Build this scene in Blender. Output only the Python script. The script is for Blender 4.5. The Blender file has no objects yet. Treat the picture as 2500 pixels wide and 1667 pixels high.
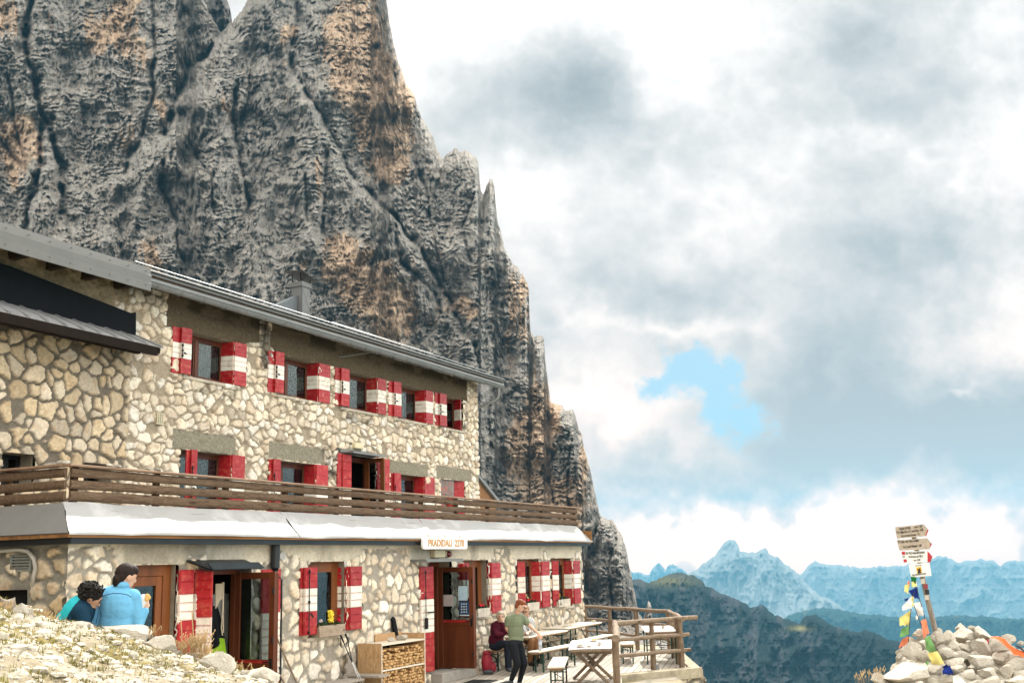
import bpy, bmesh, math, random
import numpy as np
from mathutils import Vector, Matrix, Euler, noise as mnoise
random.seed(7)
R = math.radians
scene = bpy.context.scene
COL = scene.collection

# ------------------------------------------------------------------ camera
CAM_R = Matrix(((0.99966393, 0.02592351, 0.0), (0.00517043, -0.1993823, -0.97990815), (-0.02540266, 0.97957882, -0.19944933)))
EYE = Vector((0, 0, 2.4))
F = 2640.0
cd = bpy.data.cameras.new('camera'); cam = bpy.data.objects.new('camera', cd); COL.objects.link(cam)
cam.matrix_world = Matrix.Translation(EYE) @ CAM_R.to_4x4()
cd.sensor_width = 36.0; cd.lens = F * 36.0 / 2500.0; cd.clip_start = 0.1; cd.clip_end = 60000
scene.camera = cam

# ------------------------------------------------------------------ sun, exposure
SUN_AZ, SUN_EL = 12.0, 43.0        # clockwise from +Y
sl = bpy.data.lights.new('sun', 'SUN'); sl.energy = 4.7; sl.angle = R(0.53); sl.color = (1.0, 0.94, 0.85)
so = bpy.data.objects.new('sun', sl); COL.objects.link(so)
sd = Vector((math.sin(R(SUN_AZ)) * math.cos(R(SUN_EL)), math.cos(R(SUN_AZ)) * math.cos(R(SUN_EL)), math.sin(R(SUN_EL))))
so.rotation_euler = sd.to_track_quat('Z', 'Y').to_euler(); so.location = (30, 0, 60)
vs = scene.view_settings; vs.view_transform = 'Standard'; vs.look = 'None'; vs.gamma = 1; vs.use_curve_mapping = False
vs.exposure = 0.72
scene.render.engine = 'CYCLES'

def bearing(px, py):
    v = CAM_R @ Vector((px - 1250.0, 833.5 - py, -F)); return v.normalized()

# ------------------------------------------------------------------ shader helpers
class NT:
    def __init__(s, nt): s.nt = nt; s.n = nt.nodes; s.l = nt.links
    def node(s, t, **kw):
        nd = s.n.new(t)
        for k, v in kw.items():
            if k.startswith('i_'):
                key = k[2:]; key = int(key) if key.isdigit() else key.replace('_', ' ')
                inp = nd.inputs[key]
                if isinstance(v, bpy.types.NodeSocket): s.l.new(v, inp)
                else: inp.default_value = v
            else: setattr(nd, k, v)
        return nd
    def math(s, op, a, b=None, c=None, clamp=False):
        nd = s.n.new('ShaderNodeMath'); nd.operation = op; nd.use_clamp = clamp
        for i, v in enumerate((a, b, c)):
            if v is None: continue
            if isinstance(v, bpy.types.NodeSocket): s.l.new(v, nd.inputs[i])
            else: nd.inputs[i].default_value = v
        return nd.outputs[0]
    def mix(s, f, a, b, blend='MIX'):
        nd = s.n.new('ShaderNodeMix'); nd.data_type = 'RGBA'; nd.blend_type = blend
        for i, v in ((0, f), (6, a), (7, b)):
            if isinstance(v, bpy.types.NodeSocket): s.l.new(v, nd.inputs[i])
            else: nd.inputs[i].default_value = v if i == 0 else (tuple(v) + (1,))[:4]
        return nd.outputs[2]
    def noise(s, vec, scale, detail=4, rough=.55, dist=0.0):
        nd = s.node('ShaderNodeTexNoise', i_Scale=scale, i_Detail=detail, i_Roughness=rough, i_Distortion=dist)
        if vec is not None: s.l.new(vec, nd.inputs['Vector'])
        return nd.outputs['Fac']
    def ramp(s, fac, stops, interp='LINEAR'):
        nd = s.n.new('ShaderNodeValToRGB'); s.l.new(fac, nd.inputs[0]); cr = nd.color_ramp; cr.interpolation = interp
        while len(cr.elements) < len(stops): cr.elements.new(.5)
        for e, (p, c) in zip(cr.elements, stops):
            e.position = p; e.color = (tuple(c) + (1,))[:4] if hasattr(c, '__len__') else (c, c, c, 1)
        return nd.outputs[0]
    def mapping(s, vec, scale=(1, 1, 1), loc=(0, 0, 0), rot=(0, 0, 0)):
        nd = s.n.new('ShaderNodeMapping'); s.l.new(vec, nd.inputs[0])
        nd.inputs['Scale'].default_value = scale; nd.inputs['Location'].default_value = loc; nd.inputs['Rotation'].default_value = rot
        return nd.outputs[0]

# ------------------------------------------------------------------ world: Nishita sky behind broken cloud
w = bpy.data.worlds.new('World'); scene.world = w; w.use_nodes = True
nt = NT(w.node_tree); w.node_tree.nodes.clear()
sky = nt.node('ShaderNodeTexSky', sky_type='NISHITA', sun_disc=False, sun_elevation=R(SUN_EL), sun_rotation=R(SUN_AZ))
sky.altitude = 2200
D = nt.node('ShaderNodeTexCoord').outputs['Generated']
sepz = nt.node('ShaderNodeSeparateXYZ'); nt.l.new(D, sepz.inputs[0])
CLOUD_LATER = True
n1 = nt.noise(nt.mapping(D, (3.2, 3.2, 4.6), (.3, .1, .6)), 1.6, 3, .52)
cloud_all = nt.ramp(n1, [(.3, (1.1, 1.08, 1.03)), (.7, (2.6, 2.42, 2.14))])   # clouds behind the viewer stand in full sun
skb = nt.mix(1.0, sky.outputs[0], (.13, .13, .13), 'MULTIPLY')
blue = nt.mix(.90, skb, (.34, .46, .52))
az = nt.math('ARCTAN2', sepz.outputs[0], sepz.outputs[1]); el = nt.math('ARCSINE', sepz.outputs[2])
AZ0, AZ1, EL0, EL1 = R(-50), R(50), R(-10), R(55)
cu = nt.math('DIVIDE', nt.math('SUBTRACT', az, AZ0), AZ1 - AZ0); cv = nt.math('DIVIDE', nt.math('SUBTRACT', el, EL0), EL1 - EL0)
cc = nt.node('ShaderNodeCombineXYZ'); nt.l.new(cu, cc.inputs[0]); nt.l.new(cv, cc.inputs[1])
cimg = nt.node('ShaderNodeTexImage', extension='CLIP', interpolation='Cubic'); nt.l.new(cc.outputs[0], cimg.inputs[0])
edge = nt.math('MULTIPLY', nt.ramp(nt.math('MULTIPLY', cu, nt.math('SUBTRACT', 1.0, cu)), [(0.0, 0.0), (.10, 1.0)]), nt.ramp(nt.math('MULTIPLY', cv, nt.math('SUBTRACT', 1.0, cv)), [(0.0, 0.0), (.06, 1.0)]))
painted = nt.mix(cimg.outputs['Alpha'], blue, cimg.outputs['Color'])
col = nt.mix(edge, cloud_all, painted)
below = nt.ramp(nt.math('MULTIPLY', sepz.outputs[2], -1.0), [(.0, 0.0), (.12, 1.0)])
col = nt.mix(below, col, (.25, .30, .33))
bg = nt.node('ShaderNodeBackground'); nt.l.new(col, bg.inputs[0]); bg.inputs[1].default_value = 1.0
wo = nt.node('ShaderNodeOutputWorld'); nt.l.new(bg.outputs[0], wo.inputs[0])

# ------------------------------------------------------------------ material helpers
MATS = {}
def mat(name, col, rough=.8, metal=0.0, var=.12, vscale=6.0, bump=0.0, bscale=60.0, spec=.4, stretch=(1, 1, 1), dirt=None, dscale=3.0, trans=0.0, coat=0.0, objvar=0.0):
    if name in MATS: return MATS[name]
    m = bpy.data.materials.new(name); m.use_nodes = True; t = NT(m.node_tree); t.n.clear()
    o = t.node('ShaderNodeOutputMaterial'); b = t.node('ShaderNodeBsdfPrincipled'); t.l.new(b.outputs[0], o.inputs[0])
    oc = t.node('ShaderNodeTexCoord').outputs['Object']; v = t.mapping(oc, stretch)
    n = t.noise(v, vscale, 6, .6)
    lo = tuple(c * (1 - var * 1.3) for c in col); hi = tuple(min(1, c * (1 + var)) for c in col)
    c = t.ramp(n, [(.28, lo), (.72, hi)])
    if dirt:
        d = t.ramp(t.noise(t.mapping(oc, (1, 1, 1), (3, 7, 1)), dscale, 8, .65), [(.50, 0.0), (.68, 1.0)])
        c = t.mix(t.math('MULTIPLY', d, .75), c, dirt)
    if objvar:
        rn = t.node('ShaderNodeObjectInfo').outputs['Random']; q = t.math('ADD', 1 - objvar, t.math('MULTIPLY', rn, objvar * 2)); cx = t.node('ShaderNodeCombineXYZ'); t.l.new(q, cx.inputs[0]); t.l.new(t.math('ADD', t.math('MULTIPLY', rn, objvar), 1 - objvar * .5), cx.inputs[1]); t.l.new(t.math('ADD', t.math('MULTIPLY', rn, objvar), 1 - objvar * .5), cx.inputs[2]); c = t.mix(1.0, c, cx.outputs[0], 'MULTIPLY')
    t.l.new(c, b.inputs['Base Color'])
    if rough >= .8: spec = min(spec, .12)
    b.inputs['Roughness'].default_value = rough; b.inputs['Metallic'].default_value = metal; b.inputs['Specular IOR Level'].default_value = spec
    if coat: b.inputs['Coat Weight'].default_value = coat
    if trans: b.inputs['Transmission Weight'].default_value = trans
    if bump:
        bn = t.noise(v, bscale, 8, .65); bp = t.node('ShaderNodeBump'); bp.inputs['Strength'].default_value = bump; bp.inputs['Distance'].default_value = .02
        t.l.new(bn, bp.inputs['Height']); t.l.new(bp.outputs[0], b.inputs['Normal'])
    MATS[name] = m; return m

def attr_mat(name, nscale, nvar, bump, bscale, rough=.9, dist=.02, stretch=(1, 1, 1), bump2=None):
    """colour comes from the mesh attribute Col, varied with fine noise"""
    m = bpy.data.materials.new(name); m.use_nodes = True; t = NT(m.node_tree); t.n.clear()
    o = t.node('ShaderNodeOutputMaterial'); b = t.node('ShaderNodeBsdfPrincipled'); t.l.new(b.outputs[0], o.inputs[0])
    a = t.node('ShaderNodeAttribute', attribute_name='Col')
    oc = t.mapping(t.node('ShaderNodeTexCoord').outputs['Object'], stretch)
    n = t.noise(oc, nscale, 10, .68)
    f = t.ramp(n, [(.25, 1 - nvar), (.75, 1 + nvar * .6)])
    c = t.mix(1.0, a.outputs['Color'], f, 'MULTIPLY')
    t.l.new(c, b.inputs['Base Color']); b.inputs['Roughness'].default_value = rough; b.inputs['Specular IOR Level'].default_value = .03
    bn = t.noise(oc, bscale, 12, .7)
    bp = t.node('ShaderNodeBump'); bp.inputs['Strength'].default_value = bump; bp.inputs['Distance'].default_value = dist
    t.l.new(bn, bp.inputs['Height'])
    if bump2:
        vo = t.node('ShaderNodeTexVoronoi', feature='DISTANCE_TO_EDGE'); t.l.new(t.mapping(oc, bump2[1]), vo.inputs['Vector']); vo.inputs['Scale'].default_value = bump2[0]
        rr = t.ramp(vo.outputs[0], [(0, 0.0), (.12, 1.0)])
        bp2 = t.node('ShaderNodeBump'); bp2.inputs['Strength'].default_value = bump2[2]; bp2.inputs['Distance'].default_value = bump2[3]
        t.l.new(rr, bp2.inputs['Height']); t.l.new(bp.outputs[0], bp2.inputs['Normal']); bp = bp2
    t.l.new(bp.outputs[0], b.inputs['Normal'])
    return m

# ------------------------------------------------------------------ numpy noise
def _h(ix, iy, seed):
    n = (ix.astype(np.int64) * 374761393 + iy.astype(np.int64) * 668265263 + seed * 1442695041) & 0xffffffff
    n = ((n ^ (n >> 13)) * 1274126177) & 0xffffffff
    return ((n ^ (n >> 16)) & 0xffffff) / float(0xffffff)
def vn(x, y, seed=0):
    ix = np.floor(x); iy = np.floor(y); fx = x - ix; fy = y - iy
    fx = fx * fx * fx * (fx * (fx * 6 - 15) + 10); fy = fy * fy * fy * (fy * (fy * 6 - 15) + 10)
    a = _h(ix, iy, seed); b = _h(ix + 1, iy, seed); c = _h(ix, iy + 1, seed); d = _h(ix + 1, iy + 1, seed)
    return (a + (b - a) * fx) * (1 - fy) + (c + (d - c) * fx) * fy
def fbm(x, y, o=5, seed=0, g=.5, l=2.03):
    s = 0; a = 1; t = 0
    for i in range(o): s = s + a * vn(x, y, seed + i * 17); t += a; a *= g; x = x * l + 11.3; y = y * l - 7.7
    return s / t
def rdg(x, y, o=5, seed=0, g=.5):
    s = 0; a = 1; t = 0
    for i in range(o): s = s + a * (1 - np.abs(2 * vn(x, y, seed + i * 31) - 1)); t += a; a *= g; x = x * 2.07 + 5.1; y = y * 2.07 + 3.3
    return s / t
def sstep(a, b, x):
    t = np.clip((x - a) / (b - a), 0, 1); return t * t * (3 - 2 * t)
def segdist(px, py, pts):
    d = np.full(px.shape, 1e9)
    for (x0, y0), (x1, y1) in zip(pts[:-1], pts[1:]):
        dx, dy = x1 - x0, y1 - y0; t = np.clip(((px - x0) * dx + (py - y0) * dy) / (dx * dx + dy * dy + 1e-9), 0, 1)
        d = np.minimum(d, np.hypot(px - x0 - t * dx, py - y0 - t * dy))
    return d
def inpoly(px, py, pts):
    c = np.zeros(px.shape, bool); n = len(pts)
    for i in range(n):
        x0, y0 = pts[i]; x1, y1 = pts[(i + 1) % n]
        c ^= ((y0 > py) != (y1 > py)) & (px < (x1 - x0) * (py - y0) / (y1 - y0 + 1e-12) + x0)
    return c

def grid_obj(name, P, m, colors=None, keep=None, smooth=True):
    """P (ny,nx,3) vertex grid -> mesh object"""
    ny, nx = P.shape[:2]; me = bpy.data.meshes.new(name)
    idx = np.arange(ny * nx).reshape(ny, nx)
    q = np.stack([idx[:-1, :-1], idx[:-1, 1:], idx[1:, 1:], idx[1:, :-1]], -1)
    if keep is not None: q = q[keep]
    q = q.reshape(-1, 4)
    me.vertices.add(ny * nx); me.vertices.foreach_set('co', P.reshape(-1).astype(np.float32))
    me.loops.add(len(q) * 4); me.loops.foreach_set('vertex_index', q.reshape(-1).astype(np.int32))
    me.polygons.add(len(q)); me.polygons.foreach_set('loop_start', np.arange(0, len(q) * 4, 4, dtype=np.int32))
    me.polygons.foreach_set('use_smooth', np.full(len(q), smooth))
    me.update(calc_edges=True); me.validate()
    if colors is not None:
        ca = me.color_attributes.new('Col', 'FLOAT_COLOR', 'POINT')
        c4 = np.ones((ny * nx, 4), np.float32); c4[:, :3] = colors.reshape(-1, 3); ca.data.foreach_set('color', c4.reshape(-1))
    me.materials.append(m)
    o = bpy.data.objects.new(name, me); COL.objects.link(o); return o

def tag(o, label=None, cat=None, group=None, kind=None):
    if label: o['label'] = label
    if cat: o['category'] = cat
    if group: o['group'] = group
    if kind: o['kind'] = kind
    return o
# ------------------------------------------------------------------ cloud cover, generated here and wrapped on the sky by azimuth and elevation
def make_clouds():
    W_, H_ = 1900, 1240
    A, E_ = np.meshgrid(np.linspace(AZ0, AZ1, W_), np.linspace(EL0, EL1, H_))
    d = np.stack([np.sin(A) * np.cos(E_), np.cos(A) * np.cos(E_), np.sin(E_)], -1) @ np.array(CAM_R)
    z = np.minimum(d[..., 2], -.25)
    X = 1250 + F * d[..., 0] / -z; Y = 833.5 - F * d[..., 1] / -z
    X = np.clip(X, -2500, 5000); Y = np.clip(Y, -3500, 2200)
    f1 = fbm(X / 330, Y / 330, 5, 1); f2 = fbm(X / 330, Y / 330, 5, 2); g1 = fbm(X / 80, Y / 80, 6, 3, .58); g2 = fbm(X / 60, Y / 60, 6, 4, .6)
    wx = X + (f1 - .5) * 260 + (g1 - .5) * 90; wy = Y + (f2 - .5) * 220 + (g2 - .5) * 80
    GREY = [(1330, 190, 210, 150, .42), (1900, 300, 420, 300, .14), (1480, 520, 200, 160, .14), (2000, 700, 320, 230, .30), (2120, 900, 240, 190, .30),
            (2330, 560, 260, 160, .14), (2150, 1070, 330, 110, .62), (1600, 1170, 280, 65, .52), (2440, 1010, 160, 130, .28), (2460, 1180, 130, 140, .34), (1330, 1000, 220, 130, .12), (1560, 700, 140, 90, .16), (1480, 1250, 120, 40, .2),
            (2250, 120, 260, 150, .06), (1180, 560, 80, 60, .12), (1900, 1010, 130, 160, .38)]
    LITE = [(1250, 450, 100, 80, .26), (1050, 60, 260, 140, .22), (1720, 50, 240, 130, .20), (2330, 330, 260, 120, .16), (1670, 775, 170, 40, .30), (2030, 1000, 30, 180, .14), (2450, 450, 150, 150, .12),
            (1600, 1320, 190, 70, .46), (2000, 1265, 260, 70, .44), (1800, 1300, 300, 60, .3), (2340, 1300, 220, 60, .40), (1850, 480, 150, 240, .14), (2415, 968, 40, 14, .35), (1480, 1030, 80, 60, .16), (1500, 900, 70, 120, .12), (2370, 1210, 60, 80, .2)]
    v = np.zeros_like(X)
    for L, sg in ((GREY, -1), (LITE, 1)):
        for px, py, sx, sy, a in L: v += sg * a * np.exp(-((wx - px) / sx) ** 2 - ((wy - py) / sy) ** 2)
    bil = 1 - np.abs(2 * fbm(X / 120, Y / 100, 6, 11, .55) - 1) * 2
    n = fbm(X / 430, Y / 260, 8, 13, .54)
    low = sstep(1100, 1350, Y)
    v = .66 + v * 1.0 + (n - .5) * .70 + (g1 - .5) * (.22 + .5 * low) + (bil - .6) * (.10 + .30 * low) + (fbm(X / 45 + g1 * 2, Y / 34, 5, 23, .6) - .5) * .11
    v = v * (1 + .25 * sstep(1000, 1400, Y))
    stops = np.array([0, .2, .38, .55, .72, .88, 1.0]); cs = np.array([(.27, .30, .32), (.34, .375, .395), (.44, .47, .485), (.56, .575, .58), (.70, .705, .705), (.88, .87, .86), (1.05, 1.03, 1.0)])
    c = np.stack([np.interp(v, stops, cs[:, k]) for k in range(3)], -1)
    el_ = np.clip(E_, .02, 2); T_ = np.exp(-.00009 * np.minimum(860 / np.sin(el_), 15000)); c = c * .90 * np.array([1.0, 1.0, .99]) * (1 + (1 - T_[..., None]) ** 1.9 * np.array([2.9, .75, -.30]))
    hole = .92 * np.exp(-((wx - 1685) / 78) ** 2 - ((wy - 905) / 85) ** 2) + .85 * np.exp(-((wx - 1760) / 55) ** 2 - ((wy - 1020) / 75) ** 2) + .6 * np.exp(-((wx - 1600) / 80) ** 2 - ((wy - 970) / 40) ** 2) \
        + .25 * np.exp(-((wx - 2480) / 60) ** 2 - ((wy - 175) / 40) ** 2) + .35 * np.exp(-((wx - 1580) / 240) ** 2 - ((wy - 1395) / 40) ** 2)
    a = sstep(.26, .84, hole * 1.05 + (g2 - .5) * .5 + (fbm(X / 26, Y / 22, 5, 19, .6) - .5) * .5)
    px = np.ones((H_, W_, 4), np.float32); px[..., :3] = c; px[..., 3] = 1 - a
    im = bpy.data.images.new('cloud_cover', W_, H_, alpha=True, float_buffer=True)
    im.colorspace_settings.name = 'Linear Rec.709'; im.alpha_mode = 'CHANNEL_PACKED'
    im.pixels.foreach_set(px.reshape(-1)); im.update(); im.pack()
    return im
cimg.image = make_clouds()
scene.cycles.max_bounces = 6; scene.cycles.diffuse_bounces = 3; scene.cycles.glossy_bounces = 3; scene.cycles.transparent_max_bounces = 12; scene.cycles.volume_bounces = 0
scene.cycles.caustics_reflective = False; scene.cycles.caustics_refractive = False

# haze: one body of air round the whole scene
def box_mesh(name, lo, hi):
    me = bpy.data.meshes.new(name); bm = bmesh.new(); bmesh.ops.create_cube(bm, size=1)
    for v in bm.verts: v.co = Vector([lo[i] + (v.co[i] + .5) * (hi[i] - lo[i]) for i in range(3)])
    bm.to_mesh(me); bm.free(); o = bpy.data.objects.new(name, me); COL.objects.link(o); return o
hz = box_mesh('haze', (-14500, -1600, -1700), (14500, 16500, 860)); hz['kind'] = 'stuff'
hm_ = bpy.data.materials.new('haze'); hm_.use_nodes = True; t = NT(hm_.node_tree); t.n.clear()
pv = t.node('ShaderNodeVolumePrincipled'); pv.inputs['Color'].default_value = (.16, .46, .68, 1); pv.inputs['Density'].default_value = .00009; pv.inputs['Anisotropy'].default_value = .0
mo = t.node('ShaderNodeOutputMaterial'); t.l.new(pv.outputs[0], mo.inputs['Volume']); hz.data.materials.append(hm_)

# ------------------------------------------------------------------ mountains
def relief(name, prof, depth, m, colfn, x0, x1, ybot, step, rows, relieffn, roundw, roundd, label=None):
    """A rock mass standing at its own distance: outline points are bearings, depthfn gives metres ahead of the viewer."""
    xs = np.arange(x0, x1 + .1, step); pp = np.array(prof, float)
    yt = np.interp(xs, pp[:, 0], pp[:, 1])
    yt = yt + (fbm(xs / 9, xs * 0 + 3.3, 4, 5) - .5) * (9 if step > 1 else 5) * min(1, step) * .8 + (rdg(xs / 11, xs * 0 + 1.3, 4, 6) - .6) * (16 if rows > 400 else 7)
    t = (np.concatenate([np.linspace(0, .27, 50)[:-1], np.linspace(.27, 1, rows - 49)]) if rows > 400 else np.linspace(0, 1, rows))[:, None]
    PX = np.repeat(xs[None], rows, 0); PY = ybot + (yt[None] - ybot) * t
    # distance (px) to outline, vertical and horizontal
    dv = PY - yt[None]
    g = np.abs(np.gradient(yt, xs)); g = np.convolve(g, np.ones(9) / 9, 'same')
    dsil = dv / np.sqrt(1 + g[None] ** 2)
    Dp = depth(PX, PY) + relieffn(PX, PY)
    k = np.clip(1 - dsil / roundw, 0, 1); Dp = Dp + roundd * (1 - np.sqrt(np.clip(1 - k * k * .96, 0, 1)))
    vx = (PX - 1250) / F; vy = (833.5 - PY) / F
    Rm = np.array(CAM_R)
    d = np.stack([vx, vy, -np.ones_like(vx)], -1) @ Rm.T
    d = d / d[..., 1:2]
    P = np.array(EYE) + d * Dp[..., None]
    C = colfn(PX, PY)
    # back slope behind the outline
    last = P[-1]; back = []
    for i, (b, dn) in enumerate(((.03, .01), (.12, .08), (.35, .35))):
        q = last.copy(); q[:, 1] += b * depth(PX[-1], PY[-1]); q[:, 0] *= (1 + b); q[:, 2] -= dn * depth(PX[-1], PY[-1]); back.append(q)
    P = np.concatenate([P, np.array(back)], 0); C = np.concatenate([C] + [C[-1:]] * 3, 0)
    o = grid_obj(name, P, m, C); tag(o, kind='structure'); return o

S = 1.06293   # display px -> photo px
cliff_prof = [(-60, -420), (430, -420), (480, -60), (497, 0), (510, 30), (527, 62), (540, 78), (556, 62), (575, 48), (598, 14), (612, -10), (640, -120), (700, -300), (760, -440), (840, -430), (905, -300), (925, -160),
              (944, 0), (952, 60), (960, 105), (975, 160), (990, 200), (1012, 240), (1030, 290), (1055, 330), (1072, 372), (1079, 388), (1085, 383), (1095, 370), (1112, 364), (1140, 368), (1158, 380), (1168, 398), (1171, 440), (1174, 470), (1180, 478),
              (1188, 450), (1196, 438), (1202, 437), (1207, 455), (1211, 500), (1214, 530), (1222, 560), (1228, 590), (1232, 610), (1250, 640), (1272, 665), (1288, 690), (1291, 705), (1292, 760), (1296, 806), (1304, 822), (1312, 818), (1322, 815), (1328, 830),
              (1331, 880), (1338, 930), (1344, 980), (1356, 985), (1372, 988), (1388, 1010), (1394, 998), (1400, 1002), (1408, 1030), (1420, 1065), (1433, 1120), (1446, 1170), (1456, 1215), (1463, 1250), (1470, 1262), (1490, 1266), (1506, 1285), (1520, 1310), (1530, 1350),
              (1543, 1410), (1553, 1465), (1560, 1500), (1570, 1512), (1578, 1480), (1583, 1463), (1588, 1470), (1594, 1515), (1610, 1540), (1640, 1562), (1668, 1592), (1684, 1612), (1700, 1632), (1722, 1660), (1750, 1700), (1800, 1760)]
GUL = [  # dark clefts: polyline, half width px, depth m
    ([(75, -50), (62, 110), (88, 200), (95, 260), (130, 330), (150, 400), (150, 520)], 12, 26), ([(372, -60), (378, 120), (372, 230), (345, 330), (300, 420)], 9, 14),
    ([(545, 70), (500, 130), (460, 160), (440, 230), (420, 290), (400, 330)], 16, 24), ([(100, 300), (105, 400), (70, 520), (60, 560)], 14, 24),
    ([(735, -60), (720, 60), (700, 130), (715, 180), (790, 280), (830, 360), (870, 440), (950, 520), (1010, 600), (1090, 720), (1160, 840), (1180, 930)], 10, 12),
    ([(570, 220), (570, 300), (590, 400), (605, 520)], 9, 16), ([(610, 190), (600, 260), (585, 330)], 6, 8), ([(640, -40), (650, 90), (655, 150)], 10, 10),
    ([(395, 400), (390, 460), (425, 540), (450, 640)], 8, 12), ([(800, 380), (790, 480), (785, 570)], 8, 10), ([(720, 340), (745, 420), (750, 540)], 5, 6), ([(480, 380), (520, 440), (520, 520)], 6, 9),
    ([(960, 560), (980, 640), (1060, 720), (1080, 760)], 10, 12), ([(1020, 400), (1040, 470), (1060, 560), (1080, 690)], 8, 9), ([(1160, 470), (1130, 560), (1150, 640)], 6, 7),
    ([(1345, 1100), (1340, 1180), (1350, 1230)], 6, 8), ([(1390, 1090), (1385, 1200), (1400, 1300)], 7, 8), ([(1462, 1260), (1440, 1330), (1430, 1440)], 8, 10), ([(1500, 1290), (1490, 1400), (1500, 1500)], 7, 8),
    ([(20, 180), (40, 300), (60, 380)], 6, 7), ([(0, 340), (40, 390), (90, 430)], 7, 8), ([(290, 560), (300, 640), (280, 700)], 8, 9), ([(1215, 900), (1190, 1000), (1200, 1100)], 5, 5)]
RID = [  # crests of buttresses
    ([(495, 275), (400, 350), (330, 400), (270, 445), (100, 485), (60, 560)], 40, -16), ([(495, 275), (540, 400), (560, 520)], 45, -16), ([(700, 130), (660, 300), (640, 450), (640, 700)], 60, -20),
    ([(700, 130), (780, 300), (880, 500), (960, 640), (1100, 800), (1200, 1000)], 50, -16), ([(960, 520), (1040, 640), (1090, 760)], 40, -8), ([(1130, 380), (1120, 600), (1200, 800), (1300, 1100)], 50, -14),
    ([(220, 150), (200, 400), (230, 500)], 60, -12), ([(500, 400), (440, 560), (430, 660)], 40, -10), ([(620, 370), (640, 460), (660, 640)], 45, -10), ([(1430, 1080), (1440, 1200)], 30, -6), ([(1500, 1290), (1540, 1450)], 30, -8), ([(330, 640), (360, 500)], 30, -6)]
STEP = [  # nearer masses (polygon, metres nearer, edge softness px)
    ([(495, 272), (560, 300), (585, 330), (598, 420), (606, 540), (640, 700), (700, 2400), (-80, 2400), (-80, 620), (60, 545), (90, 490), (265, 440), (340, 395), (420, 330)], 15, 22),
    ([(700, 120), (720, 180), (790, 290), (830, 370), (890, 450), (960, 540), (1020, 640), (1110, 760), (1170, 860), (1200, 1000), (1200, 2400), (600, 2400), (600, 520), (580, 400), (585, 330), (640, 250), (600, 180)], 13, 24),
    ([(445, 170), (500, 120), (560, 60), (620, -20), (720, -20), (690, 120), (600, 180), (640, 250), (560, 300), (490, 270), (440, 300), (415, 300)], 9, 18)]
def cliff_depth(x, y):
    d = 430 + (1360 - y) * .13 + np.clip(y - (1250 + 260 * sstep(1000, 1150, x)), 0, 600) * -.60 + (x - 700) * .06
    return np.maximum(d, 60)
def cliff_relief(x, y):
    wx = x + (fbm(x / 60, y / 60, 3, 91) - .5) * 20; wy = y + (fbm(x / 60, y / 60, 3, 92) - .5) * 20
    d = -(rdg(wx / 210, wy / 420, 3, 3) - .6) * 50 - (rdg(wx / 74 + wy / 260, wy / 170, 4, 8, .55) - .6) * 25 - (rdg(wx / 24 - wy / 120, wy / 42, 4, 21, .6) - .6) * 8
    d = d - (fbm(wx / 34, wy / 10, 4, 44) - .5) * 5.0 - (rdg(x / 9, y / 11, 3, 57, .6) - .5) * 3.4
    # blocks: offset steps between cells
    bx = np.floor((x + (fbm(x / 25, y / 25, 3, 61) - .5) * 26) / 15); by = np.floor((y + (fbm(x / 25, y / 25, 3, 62) - .5) * 26 + bx * 7) / 26)
    d = d - _h(bx, by, 5) * 3.4
    w3 = fbm(x / 40, y / 40, 4, 65); led = (wy + 60 * w3 + x * .12) / 15; d = d - (led - np.floor(led)) * 3.6 * sstep(.42, .62, fbm(x / 70, y / 50, 3, 66))
    jo = (wx + 70 * w3 - y * .10) / 21; d = d - (jo - np.floor(jo)) * 4.2 * sstep(.40, .60, fbm(x / 60, y / 90, 3, 67))
    for pts, wd, a in GUL: q_ = segdist(wx, wy, pts); d = d + a * .95 * (np.exp(-(q_ / (wd * .5)) ** 2) * .8 + np.exp(-(q_ / (wd * 1.5)) ** 2) * .5) * (.1 + 1.7 * fbm(x / 26, y / 26, 3, 12))
    for pts, wd, a in RID: d = d + a * .28 / (1 + (segdist(wx, wy, pts) / wd / .8) ** 2)
    for poly, a, sft in STEP:
        ins = inpoly(wx, wy, poly); ds = segdist(wx, wy, poly + poly[:1]); sg = np.where(ins, ds, -ds)
        d = d - a * sstep(-sft, sft, sg)
    return d * np.clip((cliff_depth(x, y)) / 420, .15, 1)
TAN = [  # warm bare rock: centre, half sizes, strength
    (305, 40, 42, 75, .95), (240, 90, 40, 70, .6), (345, 150, 30, 60, .5), (20, 30, 35, 80, .6), (50, 330, 45, 60, .95), (30, 420, 50, 60, .55), (395, 275, 14, 50, .8), (300, 330, 40, 70, .5), (360, 640, 30, 60, .8),
    (860, 80, 80, 110, .75), (900, 220, 70, 130, .85), (935, 330, 40, 90, .95), (1000, 260, 26, 130, .7), (965, 420, 26, 40, .7), (700, 100, 20, 60, .6), (560, 260, 16, 40, .7), (775, 430, 12, 60, .6), (840, 640, 50, 90, .8), (930, 720, 70, 90, .85),
    (960, 800, 50, 60, .6), (730, 640, 25, 50, .4), (1125, 740, 60, 30, .7), (1260, 770, 40, 120, .6), (1290, 700, 12, 30, .8), (1290, 1100, 60, 130, .85), (1330, 1000, 30, 120, .55), (1420, 1120, 20, 60, .6), (1390, 1300, 40, 120, .5), (450, 340, 30, 30, .2), (1150, 650, 50, 30, .3), (1440, 1400, 20, 60, .5), (1350, 1220, 70, 50, .6), (1060, 780, 50, 25, .3), (120, 60, 20, 50, .4)]
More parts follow.
